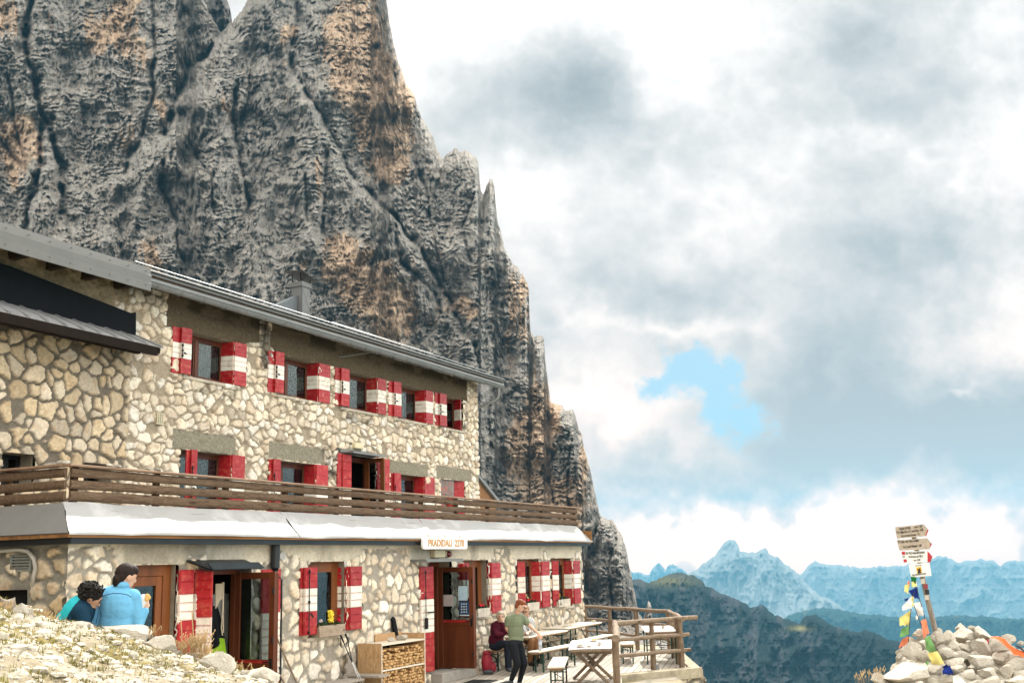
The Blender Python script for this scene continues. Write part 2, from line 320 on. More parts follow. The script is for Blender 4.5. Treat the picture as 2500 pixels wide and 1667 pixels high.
def cliff_col(x, y):
    wx = x + (fbm(x / 35, y / 60, 4, 191) - .5) * 60; wy = y + (fbm(x / 35, y / 60, 4, 192) - .5) * 70
    t = 0
    for cx_, cy_, sx, sy, a in TAN: t = t + a * np.exp(-((wx - cx_) / sx) ** 2 - ((wy - cy_) / sy) ** 2)
    st = fbm(x / 5, y / 40, 4, 71)                     # vertical streaks
    n = fbm(x / 14, y / 14, 5, 72)
    t = sstep(.30, .58, t + (st - .5) * .45 + (n - .5) * .4)
    t = np.clip(t + sstep(.60, .72, fbm(x / 11, y / 30, 5, 77)) * .14, 0, 1)
    grey = np.array([.37, .345, .315]); pale = np.array([.48, .445, .40]); dark = np.array([.14, .135, .125]); tan = np.array([.62, .46, .33]); rust = np.array([.46, .32, .22])
    g = sstep(.3, .75, n)[..., None] * .6; c = grey * (1 - g) + pale * g
    dk = sstep(.54, .74, fbm(x / 8, y / 30, 4, 88))[..., None] * .14; c = c * (1 - dk) + dark * dk
    tt = tan * (1 - sstep(.5, .75, st)[..., None] * .7) + rust * sstep(.5, .75, st)[..., None] * .7
    c = c * (1 - t[..., None]) + tt * t[..., None]
    cr = np.maximum(sstep(.80, .90, rdg(x / 22, y / 13, 3, 99)) * .35, np.maximum(sstep(.84, .94, rdg(x / 11 + y / 60, y / 30, 2, 101)), sstep(.88, .96, rdg(x / 26, y / 9 + x / 40, 2, 103))) * .5)[..., None]   # dark cracks
    return c * (1 - cr) + dark * cr
M_cliff = attr_mat('limestone_cliff', .35, .45, .9, .55, .95, 2.2, (1, 1, .6), (.16, (1, 1, 1.9), .6, 1.4))
relief('mountain', cliff_prof, cliff_depth, M_cliff, cliff_col, -60, 1800, 1830, 1.75, 780, cliff_relief, 42, 60)
# far tower in the notch
def flat(v): return lambda x, y: np.full(np.shape(x), float(v)) if np.ndim(x) else v
def colmix(a, b, sc, seed, asp=1.0, thr=(.4, .62)):
    a = np.array(a); b = np.array(b)
    def f(x, y):
        t = sstep(thr[0], thr[1], fbm(x / sc, y / sc / asp, 5, seed))[..., None]; return a * (1 - t) + b * t
    return f
M_far = attr_mat('far_rock', .01, .25, .8, .02, .95, 20)
relief('mountain', [(400, -40), (470, -60), (505, -8), (520, -4), (535, -14), (552, -6), (562, 22), (566, 45), (568, 70), (600, 160)], flat(700), M_far, colmix((.17, .17, .17), (.27, .26, .24), 12, 5), 400, 600, 300, 2, 120,
       lambda x, y: -(rdg(x / 18, y / 45, 4, 6) - .5) * 30, 14, 30)
def rng(a, sx, sy, seed, lean=0, ref=0):
    return lambda x, y: -(rdg((x + (fbm(x / sx, y / sx, 3, seed + 3) - .5) * sx * .6) / sx + y / sy * .35, y / sy, 5, seed, .6) - .55) * a - (fbm(x / 7, y / 9, 5, seed + 9, .6) - .5) * a * .10 + (ref - y) * lean
# dark ridge in front
dark_prof = [(1400, 1440), (1540, 1412), (1560, 1414), (1585, 1422), (1612, 1410), (1638, 1398), (1650, 1395), (1664, 1399), (1690, 1402), (1712, 1414), (1722, 1428), (1740, 1436), (1775, 1455), (1790, 1462), (1822, 1470), (1834, 1484), (1845, 1478), (1860, 1474), (1876, 1490), (1900, 1504), (1925, 1512), (1950, 1525), (1960, 1510),
             (1972, 1502), (1992, 1500), (2008, 1508), (2032, 1526), (2060, 1535), (2090, 1542), (2115, 1534), (2135, 1545), (2165, 1560), (2200, 1566), (2230, 1600), (2300, 1650), (2400, 1720), (2560, 1800)]
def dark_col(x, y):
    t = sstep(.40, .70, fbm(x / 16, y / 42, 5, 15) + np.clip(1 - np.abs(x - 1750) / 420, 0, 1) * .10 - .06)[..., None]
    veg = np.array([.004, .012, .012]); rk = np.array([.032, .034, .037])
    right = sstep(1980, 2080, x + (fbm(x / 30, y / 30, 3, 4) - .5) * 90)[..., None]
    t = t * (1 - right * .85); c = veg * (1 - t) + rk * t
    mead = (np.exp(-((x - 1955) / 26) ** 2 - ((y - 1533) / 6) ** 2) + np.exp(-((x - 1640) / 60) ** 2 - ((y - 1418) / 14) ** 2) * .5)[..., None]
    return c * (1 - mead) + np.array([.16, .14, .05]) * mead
M_dark = attr_mat('ridge_rock_and_scrub', .02, .4, .6, .05, .95, 8)
relief('mountain', dark_prof, lambda x, y: 2100 - (y - 1400) * 2.7 + (x - 1500) * .3, M_dark, dark_col, 1400, 2560, 1900, 2, 260, rng(330, 70, 150, 31), 20, 160)
# forested spurs
for_prof = [(1500, 1600), (1850, 1560), (1905, 1510), (1960, 1492), (2010, 1480), (2060, 1490), (2120, 1498), (2180, 1505), (2240, 1503), (2290, 1505), (2340, 1500), (2390, 1502), (2440, 1508), (2470, 1510), (2500, 1508), (2600, 1500)]
relief('mountain', for_prof, lambda x, y: 5400 - (y - 1500) * 6, attr_mat('far_forest', .03, .5, 1.0, .06, .95, 12), colmix((.016, .034, .024), (.06, .07, .05), 22, 61, 2.5, (.55, .75)), 1500, 2600, 1800, 2, 200, rng(800, 90, 200, 41), 14, 200)
pk_prof = [(1500, 1600), (1560, 1440), (1640, 1420), (1680, 1398), (1700, 1390), (1720, 1372), (1745, 1358), (1755, 1340), (1768, 1325), (1783, 1319), (1795, 1322), (1804, 1335), (1806, 1345), (1815, 1344), (1830, 1347), (1842, 1348), (1855, 1342), (1868, 1338), (1878, 1352), (1895, 1358), (1905, 1366), (1916, 1376),
           (1935, 1390), (1955, 1410), (1985, 1440), (2005, 1455), (2022, 1458), (2045, 1475), (2070, 1498), (2150, 1540), (2300, 1600)]
M_pk = attr_mat('far_dolomite', .002, .08, .15, .004, .95, 60)
relief('mountain', pk_prof, lambda x, y: 8800 - (y - 1350) * 5, M_pk, colmix((.20, .205, .205), (.225, .225, .22), 26, 71, 1.6), 1500, 2300, 1800, 2, 220, rng(480, 60, 130, 51), 10, 250)
pl_prof = [(1850, 1440), (1960, 1400), (1975, 1378), (1990, 1370), (2010, 1374), (2050, 1380), (2100, 1384), (2150, 1384), (2200, 1380), (2240, 1376), (2270, 1362), (2288, 1357), (2310, 1360), (2340, 1373), (2365, 1366), (2390, 1364), (2402, 1368), (2425, 1368), (2442, 1381), (2455, 1372), (2480, 1367), (2520, 1372), (2600, 1380)]
relief('mountain', pl_prof, lambda x, y: 11500 - (y - 1350) * 5, M_pk, colmix((.20, .205, .205), (.225, .225, .22), 30, 81, 1.2), 1850, 2600, 1800, 2, 220, rng(450, 70, 120, 55), 8, 250)
sm_prof = [(1480, 1420), (1540, 1394), (1560, 1398), (1585, 1402), (1598, 1380), (1606, 1373), (1616, 1378), (1624, 1390), (1632, 1378), (1643, 1374), (1655, 1382), (1672, 1394), (1700, 1405), (1800, 1460)]
relief('mountain', sm_prof, flat(14500), M_pk, colmix((.2, .2, .2), (.34, .33, .31), 12, 83), 1480, 1800, 1560, 2, 80, rng(1500, 30, 70, 58), 6, 300)
for q in [o for o in COL.objects if o.name.startswith('mountain')]: pass

# unseen cirque walls behind and left of the viewer, added to block sky light
th = np.linspace(R(165), R(321), 120); hh = np.linspace(0, 1, 40); TH, HH = np.meshgrid(th, hh)
rr_ = 240 + 60 * np.sin(TH * 5) + 230 * HH + (fbm(TH * 9, HH * 4, 5, 301) - .5) * 120; zt = 330 * sstep(R(165), R(205), TH) * (1 - .45 * sstep(R(290), R(321), TH)) * (.7 + .6 * fbm(TH * 6, TH * 0, 4, 302))
CX = np.sin(TH) * rr_; CY = np.cos(TH) * rr_; grid_obj('mountain', np.stack([CX, CY, -60 + HH * (zt + 60)], -1), M_far, colmix((.17, .16, .15), (.30, .28, .25), .6, 303)(TH * 20, HH * 20))['kind'] = 'structure'
# valley floor, far below, out to the horizon
gx = np.concatenate([np.linspace(-14400, 14400, 80)]); gy = np.linspace(-1500, 16400, 60)
GX, GY = np.meshgrid(gx, gy); GZ = -950 + (fbm(GX / 2500, GY / 2500, 4, 9) - .5) * 260 - 250
grid_obj('valley', np.stack([GX, GY, GZ], -1), mat('valley_forest', (.03, .055, .03), .95, var=.3, vscale=.002))['kind'] = 'structure'
# ------------------------------------------------------------------ hut frame: s along the front wall, n out from it, z up
HUT_O = Vector((-2.05483, 22.78294, 0)); HUT_A = math.atan2(0.9008, 0.4342)
def HW(s, n, z=0.0):
    return HUT_O + Vector((0.4342, 0.9008, 0)) * s + Vector((0.9008, -0.4342, 0)) * n + Vector((0, 0, z))
def thing(name, label, cat, s=0, n=0, z=0, rot=0.0, group=None, world=None):
    o = bpy.data.objects.new(name, None); o.empty_display_size = .2; COL.objects.link(o)
    if world is not None: o.location = world; o.rotation_euler = (0, 0, rot)
    else: o.location = HW(s, n, z); o.rotation_euler = (0, 0, HUT_A + rot)
    return tag(o, label, cat, group)
def copy_tree(o, parent=None):
    c = o.copy(); COL.objects.link(c)
    if parent is not None: c.parent = parent
    for ch in [q for q in o.children]: copy_tree(ch, c)
    return c

class MB:
    """collects shapes into one mesh; coordinates local to the thing: x along, y away from the viewer side, z up"""
    def __init__(s): s.bm = bmesh.new(); s.mi = 0
    def _f(s, vs):
        try: f = s.bm.faces.new(vs); f.material_index = s.mi; return f
        except ValueError: return None
    def box(s, lo, hi, M=None):
        c = [Vector((x, y, z)) for z in (lo[2], hi[2]) for y in (lo[1], hi[1]) for x in (lo[0], hi[0])]
        if M is not None: c = [M @ v for v in c]
        v = [s.bm.verts.new(p) for p in c]
        for q in ((0, 2, 3, 1), (4, 5, 7, 6), (0, 1, 5, 4), (2, 6, 7, 3), (0, 4, 6, 2), (1, 3, 7, 5)): s._f([v[i] for i in q])
        return s
    def bar(s, p0, p1, w, h, up=(0, 0, 1)):
        p0 = Vector(p0); p1 = Vector(p1); d = (p1 - p0); L = d.length; d.normalize(); u = Vector(up)
        x = d.cross(u)
        if x.length < 1e-4: x = d.cross(Vector((1, 0, 0)))
        x.normalize(); u = x.cross(d)
        M = Matrix((x, d, u)).transposed().to_4x4(); M.translation = p0
        return s.box((-w / 2, 0, -h / 2), (w / 2, L, h / 2), M)
    def tube(s, pts, r, seg=10, cap=True):
        pts = [Vector(p) for p in pts]; n = len(pts); rr = r if hasattr(r, '__len__') else [r] * n
        rings = []; ref = None
        for i, p in enumerate(pts):
            d = (pts[min(i + 1, n - 1)] - pts[max(i - 1, 0)]).normalized()
            if ref is None: ref = d.orthogonal().normalized()
            ref = (ref - d * ref.dot(d)).normalized(); b = d.cross(ref)
            rings.append([s.bm.verts.new(p + (ref * math.cos(a) + b * math.sin(a)) * rr[i]) for a in [2 * math.pi * k / seg for k in range(seg)]])
        for a, b in zip(rings[:-1], rings[1:]):
            for k in range(seg): s._f((a[k], a[(k + 1) % seg], b[(k + 1) % seg], b[k]))
        if cap: s._f(rings[0][::-1]); s._f(rings[-1])
        return s
    def cyl(s, p0, p1, r0, r1=None, seg=16): return s.tube([p0, p1], [r0, r0 if r1 is None else r1], seg)
    def sheet(s, pts):
        s._f([s.bm.verts.new(Vector(p)) for p in pts]); return s
    def prism(s, poly, y0, y1):
        """outline in x,z extruded along y"""
        a = [s.bm.verts.new((x, y0, z)) for x, z in poly]; b = [s.bm.verts.new((x, y1, z)) for x, z in poly]; n = len(poly)
        s._f(a); s._f(b[::-1])
        for i in range(n): s._f((a[i], b[i], b[(i + 1) % n], a[(i + 1) % n]))
        return s
    def sphere(s, c, r, M=None, seg=12):
        res = bmesh.ops.create_uvsphere(s.bm, u_segments=seg, v_segments=max(6, seg // 2), radius=1)
        rr = r if hasattr(r, '__len__') else (r, r, r)
        for v in res['verts']: v.co = Vector((v.co.x * rr[0], v.co.y * rr[1], v.co.z * rr[2])) if M is None else M @ Vector((v.co.x * rr[0], v.co.y * rr[1], v.co.z * rr[2])); v.co += Vector(c)
        for f in {f for v in res['verts'] for f in v.link_faces}: f.material_index = s.mi
        return s
    def build(s, name, m, parent=None, bevel=0.0, smooth=False, solid=0.0):
        bm = s.bm
        if bevel: bmesh.ops.bevel(bm, geom=bm.edges[:], offset=bevel, segments=1, affect='EDGES', clamp_overlap=True)
        bmesh.ops.recalc_face_normals(bm, faces=bm.faces[:])
        me = bpy.data.meshes.new(name); bm.to_mesh(me); bm.free()
        for q in (m if isinstance(m, (list, tuple)) else [m]): me.materials.append(q)
        if smooth:
            me.polygons.foreach_set('use_smooth', np.full(len(me.polygons), True))
            me.set_sharp_from_angle(angle=R(40))
        o = bpy.data.objects.new(name, me); COL.objects.link(o)
        if parent is not None: o.parent = parent
        return o

# ------------------------------------------------------------------ ground
def ground_z(x, y):
    s = (x + 2.05483) * .4342 + (y - 22.78294) * .9008; n = (x + 2.05483) * .9008 - (y - 22.78294) * .4342
    d1 = (s - 4.4) * .37 + (n - 4.0) * .93
    zp = -.12 - .95 * np.maximum(0, d1) - np.maximum(0, s - 13) * .5
    mo = 2.10 - .297 * (x + 4.8) + .085 * (10.3 - y) - .75 * np.maximum(0, y - 10.45) - .10 * np.maximum(0, -4.8 - x) * 0
    mo = np.where(y < 4.6, mo - (4.6 - y) * .19, mo); mo = np.minimum(mo, 2.9)
    k = .35; a = np.maximum(zp, mo); zz = a + k * .25 * np.maximum(0, 1 - np.abs(zp - mo) / k) ** 2
    kn = .45 - .17 * ((x - 7.1) ** 2 * .55 + (y - 17.6) ** 2 * .9)
    zz = np.maximum(zz, np.maximum(kn, zp - 3) * 1.0)
    cam_r = np.hypot(x, y); zz = zz * sstep(1.0, 4.0, cam_r) + (.8) * (1 - sstep(1.0, 4.0, cam_r))
    return zz
def gz(x, y): return float(ground_z(np.array([float(x)]), np.array([float(y)]))[0])
def make_ground():
    xs = np.unique(np.round(np.concatenate([np.arange(-40, -7, 1.0), np.arange(-7, .6, .045), np.arange(.6, 12, .25), np.arange(12, 60, 1.5)]), 3))
    ys = np.unique(np.round(np.concatenate([np.arange(-15, 3.5, .8), np.arange(3.5, 12.5, .05), np.arange(12.5, 24, .25), np.arange(24, 75, 1.2)]), 3))
    X, Y = np.meshgrid(xs, ys); Z = ground_z(X, Y)
    Z = Z + (fbm(X * .7, Y * .7, 4, 4) - .5) * .22 * sstep(0, 1, Z + .3)
    b = fbm(X * 2.6, Y * 2.6, 5, 6); st = rdg(X * 3.3, Y * 3.3, 3, 9)
    mound = sstep(.1, .5, Z) * (X < 1)
    Z = Z + mound * ((b - .5) * .10 + (st - .5) * .05 + (fbm(X * 9, Y * 9, 3, 33) - .5) * .05)
    g = sstep(.50, .66, fbm(X * 1.3 + 3, Y * 1.6, 5, 14) * .6 + fbm(X * 6, Y * 6, 3, 15) * .4)[..., None]
    rock = np.array([.43, .395, .325]); soil = np.array([.35, .30, .215]); grass = np.array([.27, .215, .07])
    q = sstep(.4, .6, fbm(X * 4, Y * 4, 4, 18))[..., None]
    c = rock * q + soil * (1 - q); c = c * (1 - g * .85) + grass * g * .85
    o = grid_obj('ground', np.stack([X, Y, Z], -1), attr_mat('stony_turf', 30, .45, .7, 38, .95, .03, (1, 1, 1), (16, (1, 1, 1), .35, .03)), c)
    o['kind'] = 'structure'
make_ground()

# ------------------------------------------------------------------ materials of the hut
M_stone = attr_mat('rubble_masonry', 22, .30, .55, 45, .92, .02)
M_red = mat('red_paint', (.37, .012, .018), .38, var=.10, vscale=14, bump=.12, bscale=60, dirt=(.50, .11, .07), dscale=9, spec=.4, objvar=.16)
M_white = mat('white_paint', (.82, .79, .70), .45, var=.05, vscale=10, bump=.1, bscale=60, dirt=(.55, .49, .38), dscale=6, objvar=.08)
M_wood = mat('brown_window_wood', (.20, .065, .018), .42, var=.35, vscale=5, stretch=(1, 1, .12), bump=.1, bscale=40, spec=.3)
M_dwood = mat('dark_door_wood', (.115, .032, .012), .36, var=.35, vscale=5, stretch=(1, 1, .15), spec=.25)
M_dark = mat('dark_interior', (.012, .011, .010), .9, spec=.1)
M_plast = mat('reveal_plaster', (.26, .225, .17), .95, var=.2, bump=.5, bscale=40)
M_sill = mat('stone_sill', (.46, .41, .33), .85, var=.22, vscale=9, bump=.3, bscale=50)
M_black = mat('black_iron', (.012, .012, .013), .5, metal=.4)
M_zinc = mat('grey_zinc', (.20, .21, .208), .5, metal=.25, var=.10, vscale=2.5, dirt=(.22, .23, .23), dscale=1.3)
M_zincd = mat('grey_zinc_dull', (.19, .192, .188), .6, metal=.15, var=.08, vscale=2)
M_anth = mat('anthracite_metal', (.016, .020, .024), .42, var=.25, vscale=3)
def wood_mat(name, a, b, knot, sc=(1.2, 10, 10), rough=.8, bump=.35):
    m = bpy.data.materials.new(name); m.use_nodes = True; t = NT(m.node_tree); t.n.clear()
    o = t.node('ShaderNodeOutputMaterial'); bs = t.node('ShaderNodeBsdfPrincipled'); t.l.new(bs.outputs[0], o.inputs[0])
    oc = t.node('ShaderNodeTexCoord').outputs['Object']; v = t.mapping(oc, sc)
    oi = t.node('ShaderNodeObjectInfo').outputs['Random']
    n = t.noise(v, 3.0, 8, .6, 1.2); g = t.noise(t.mapping(oc, tuple(q * 3 for q in sc)), 5.0, 5, .6)
    c = t.ramp(n, [(.30, a), (.68, b)]); c = t.mix(t.math('MULTIPLY', t.ramp(g, [(.45, 0.0), (.62, 1.0)]), .5), c, tuple(q * .42 for q in a))
    vo = t.node('ShaderNodeTexVoronoi', i_Scale=1.0); t.l.new(t.mapping(oc, tuple(q * .9 for q in (sc[0] * 1.6, sc[1] * .35, sc[2] * .7))), vo.inputs['Vector'])
    k = t.ramp(vo.outputs['Distance'], [(.06, 1.0), (.20, 0.0)]); c = t.mix(t.math('MULTIPLY', k, .8), c, knot)
    t.l.new(c, bs.inputs['Base Color']); bs.inputs['Roughness'].default_value = rough; bs.inputs['Specular IOR Level'].default_value = .25
    bp = t.node('ShaderNodeBump'); bp.inputs['Strength'].default_value = bump; bp.inputs['Distance'].default_value = .01
    t.l.new(n, bp.inputs['Height']); t.l.new(bp.outputs[0], bs.inputs['Normal']); MATS[name] = m; return m
M_rail = wood_mat('weathered_board', (.075, .042, .022), (.20, .135, .088), (.035, .014, .007))
M_rail.name = 'weathered_board'
M_log = wood_mat('round_log_wood', (.125, .08, .05), (.27, .20, .14), (.06, .03, .015), (7, 7, 1.0))
M_logh = wood_mat('log_rail_wood', (.15, .10, .065), (.33, .26, .19), (.06, .03, .015), (1.0, 8, 8))
def glass_mat(name='window_glass', tint=(.02, .025, .03), refl=.0):
    m = bpy.data.materials.new(name); m.use_nodes = True; t = NT(m.node_tree); t.n.clear()
    o = t.node('ShaderNodeOutputMaterial'); tr = t.node('ShaderNodeBsdfTransparent', i_Color=(.50, .54, .54, 1)); gl = t.node('ShaderNodeBsdfGlossy', i_Roughness=.04)
    fr = t.node('ShaderNodeFresnel', i_IOR=1.5); f = t.math('ADD', t.math('MULTIPLY', fr.outputs[0], .45), refl, clamp=True)
    mx = t.node('ShaderNodeMixShader'); t.l.new(f, mx.inputs[0]); t.l.new(tr.outputs[0], mx.inputs[1]); t.l.new(gl.outputs[0], mx.inputs[2]); t.l.new(mx.outputs[0], o.inputs[0])
    MATS[name] = m; return m
M_glass = glass_mat()

# ------------------------------------------------------------------ masonry
def stones(S, Z, cell, asp, seed, jit=.85, warp=.22):
    wx = S + (fbm(S / cell / 1.6, Z / cell / 1.6, 3, seed + 50) - .5) * cell * warp * 2 + (fbm(S / cell * 3, Z / cell * 3, 2, seed + 52) - .5) * cell * .16
    wz = Z + (fbm(S / cell / 1.6, Z / cell / 1.6, 3, seed + 51) - .5) * cell * warp * 2 + (fbm(S / cell * 3, Z / cell * 3, 2, seed + 53) - .5) * cell * .16
    gz_ = wz / (cell * asp); gx = wx / cell
    i0 = np.floor(gx); j0 = np.floor(gz_)
    F1 = np.full(S.shape, 9.); F2 = F1.copy(); I = np.zeros(S.shape); J = I.copy()
    for di in (-1, 0, 1):
        for dj in (-1, 0, 1):
            i = i0 + di; j = j0 + dj
            cx_ = i + .5 + (_h(i, j, seed) - .5) * jit; cz = j + .5 + (_h(i, j, seed + 1) - .5) * jit
            a = .72 + .56 * _h(i, j, seed + 2); wgt = (_h(i, j, seed + 3) - .5) * .30
            d = (np.abs((gx - cx_) * a) ** 2.3 + np.abs((gz_ - cz) / a) ** 2.3) ** (1 / 2.3) - wgt
            up = d < F1; F2 = np.where(up, F1, np.minimum(F2, d)); I = np.where(up, i, I); J = np.where(up, j, J); F1 = np.where(up, d, F1)
    return (F2 - F1) * .5 * cell, I, J, F1
def masonry(S, Z, cell, asp, mw, seed, pal, mortar, rise=.035, skip=.06):
    e, I, J, F1 = stones(S, Z, cell, asp, seed)
    e = e + (fbm(S * 22, Z * 22, 3, seed + 70) - .5) * .022
    sk = _h(I, J, seed + 9) < skip
    m = sstep(mw * .5, mw * .5 + .012, e) * (~sk)
    # stones smaller than their share: round off
    m = m * sstep(.78, .70, F1 + (fbm(S * 18, Z * 18, 2, seed + 75) - .5) * .12)
    r = _h(I, J, seed + 5); k = r * (len(pal) - 1e-6); P = np.array(pal); c = P[np.clip(k.astype(int), 0, len(pal) - 1)]
    c = c * (.82 + .34 * _h(I, J, seed + 6))[..., None]
    pit = fbm(S * 30, Z * 30, 4, seed + 80)[..., None]; c = c * (.80 + .4 * pit)
    ru = sstep(.58, .72, fbm(S * 9, Z * 9, 4, seed + 81))[..., None] * .35; c = c * (1 - ru) + np.array((.44, .27, .13)) * ru
    mc = np.array(mortar) * (.84 + .32 * fbm(S * 14, Z * 14, 4, seed + 82))[..., None]
    face = m * (rise * (.55 + .9 * _h(I, J, seed + 7)) + (fbm(S * 11, Z * 11, 4, seed + 83) - .5) * .03 + (_h(I, J, seed + 11) - .5) * (gz_off(S, Z, I, J, cell, asp)) * .03)
    h = face + (1 - m) * (fbm(S * 16, Z * 16, 3, seed + 84) - .5) * .02
    return c * m[..., None] + mc * (1 - m[..., None]), h
def gz_off(S, Z, I, J, cell, asp): return (S / cell - I - .5)
def wall_grid(name, s0, s1, z0, z1, step, holes, fn, place, parent, m=None):
    def lines(a, b, extra):
        v = [np.arange(a, b, step), [b]] + [[q] for q in extra if a < q < b]; v = np.unique(np.round(np.concatenate(v), 4))
        ex = np.array([q for q in extra if a < q < b])
        if len(ex):
            keep = [True] * len(v)
            for i, q in enumerate(v):
                if np.abs(ex - q).min() < step * .45 and not np.any(np.abs(ex - q) < 1e-4): keep[i] = False
            v = v[keep]
        return v
    ss = lines(s0, s1, [q for h in holes for q in h[:2]]); zs = lines(z0, z1, [q for h in holes for q in h[2:]])
    S, Z = np.meshgrid(ss, zs); C, H = fn(S, Z)
    cs = (S[:-1, :-1] + S[1:, 1:]) / 2; cz = (Z[:-1, :-1] + Z[1:, 1:]) / 2; keep = np.ones(cs.shape, bool)
    for a, b, c, d in holes: keep &= ~((cs > a) & (cs < b) & (cz > c) & (cz < d))
    P = place(S, H, Z); o = grid_obj(name, P, m or M_stone, C, keep, smooth=True); o.parent = parent; return o

hut = thing('mountain_hut', 'rubble stone hut with grey metal roof and red and white shutters below the cliff', 'mountain hut')
CREAM = [(.78, .68, .53), (.82, .74, .61), (.70, .58, .44), (.84, .78, .68), (.62, .53, .42), (.79, .69, .54)]
OCHRE = [(.66, .53, .36), (.69, .56, .40), (.73, .62, .47), (.58, .49, .37), (.62, .48, .31)]
UP_HOLES = [(-3.74, -2.38, 6.10, 7.00), (-.86, .53, 6.10, 7.00), (1.55, 3.0, 6.10, 7.00), (3.95, 5.38, 6.10, 7.00), (6.3, 7.5, 6.10, 7.00),
            (-3.82, -2.38, 3.42, 4.67), (-1.15, .47, 3.42, 4.67), (1.55, 2.95, 3.25, 4.98), (3.72, 5.28, 3.42, 4.67), (6.2, 7.58, 3.42, 4.67), (-7.75, -7.15, 3.75, 4.31), (-6.12, -5.5, 3.8, 4.26)]
def box_mask(S, Z, a, b, c, d, j=.035, seed=3, soft=.012):
    n = (fbm(S * 5, Z * 5, 4, seed) - .5) * 2 * j
    return sstep(0, soft, np.minimum(np.minimum(S - a, b - S), np.minimum(Z - c, d - Z)) + n)
def upper_fn(S, Z):
    cA, hA = masonry(S, Z, .235, .80, .024, 11, CREAM, (.37, .31, .23), .046, .05)
    cB, hB = masonry(S, Z, .275, 1.0, .034, 23, OCHRE, (.19, .165, .13), .050, .02)
    L = (S < -5.20 + (fbm(S * 0, Z * 3, 2, 8) - .5) * .06) & (Z < 6.75); L = L[..., None]
    c = np.where(L, cB, cA); h = np.where(L[..., 0], hB, hA)
    ren = np.array((.125, .098, .064)) * (.75 + .5 * fbm(S * 26, Z * 26, 3, 31))[..., None]; rh = (fbm(S * 30, Z * 30, 3, 33) - .5) * .018 + .012
    def put(m, col, hh):
        nonlocal c, h
        c = c * (1 - m[..., None]) + col * m[..., None]; h = h * (1 - m) + hh * m
    zb = np.interp(S, [-4.35, -4.3, -2.0, -1.95, -1.6, -1.2, -1.0, 7.55, 7.8, 7.85], [9, 6.98, 7.0, 7.05, 7.12, 7.12, 6.99, 6.99, 7.0, 9])
    col_gap = (S > -1.55) & (S < -1.18)
    m = sstep(0, .012, Z - zb + (fbm(S * 6, Z * 6, 3, 35) - .5) * .05) * (~col_gap)
    put(m, ren, rh)
    gk = box_mask(S, Z, -1.62, -1.12, 6.55, 7.6, .10, 44, .1)
    c = c * (1 - gk * .72)[..., None]
    # ragged render under the eave at the far left
    m = box_mask(S, Z, -20, -5.25, 6.98, 9, .09, 37, .012) * (1 - box_mask(S, Z, -5.6, -5.0, 6, 7.2, .05, 3))
    put(m, np.array((.33, .265, .17)) * (.6 + .7 * fbm(S * 14, Z * 14, 4, 32))[..., None], (fbm(S * 12, Z * 12, 4, 38) - .5) * .07)
    lt = np.array((.27, .245, .185)) * (.65 + .7 * fbm(S * 40, Z * 40, 3, 41))[..., None]; lh = (fbm(S * 40, Z * 40, 2, 43) - .5) * .018 + .025
    for a, b, zz0, zz1 in ((-4.05, -2.22, 4.67, 5.05), (-1.2, .80, 4.69, 5.06), (3.56, 5.5, 4.66, 5.01), (5.95, 7.98, 4.68, 5.03)):
        put(box_mask(S, Z, a, b, zz0, zz1, .02, 47), lt, lh)
    put(box_mask(S, Z, 1.35, 2.95, 4.97, 5.12, .03, 48), np.array((.30, .29, .26)) * np.ones_like(c), .01)
    for a, b, zz0, zz1, k in ((.75, 1.5, 3.5, 5.3, .80), (-3.9, -2.2, 5.75, 6.03, .5), (-.95, .6, 5.75, 6.03, .5), (1.5, 3.1, 5.75, 6.03, .55), (3.9, 5.5, 5.75, 6.03, .55), (6.2, 7.7, 5.8, 6.03, .6), (7.5, 7.82, 6.0, 7.1, .75), (-9, -5.2, 6.1, 6.55, .45)):
        st = box_mask(S, Z, a, b, zz0, zz1, .22, 52, .2) * sstep(.35, .6, fbm(S * 5, Z * 4, 4, 53)); c = c * (1 - k * st)[..., None]
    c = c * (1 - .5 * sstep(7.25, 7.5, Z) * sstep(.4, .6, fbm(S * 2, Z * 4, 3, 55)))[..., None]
    return c, h
wall_grid('upper_wall', -14, 8.45, 3.0, 7.62, .021, UP_HOLES, upper_fn, lambda S, H, Z: np.stack([S, 3.0 - H, Z], -1), hut)
LOW_HOLES = [(-7.95, -7.0, .1, 2.49), (-6.5, -5.25, .1, 2.42), (-3.75, -2.62, 1.20, 2.49), (.42, 1.35, .2, 2.44), (1.89, 3.1, 1.21, 2.46), (4.58, 5.93, 1.21, 2.46), (6.66, 8.02, 1.21, 2.46)]
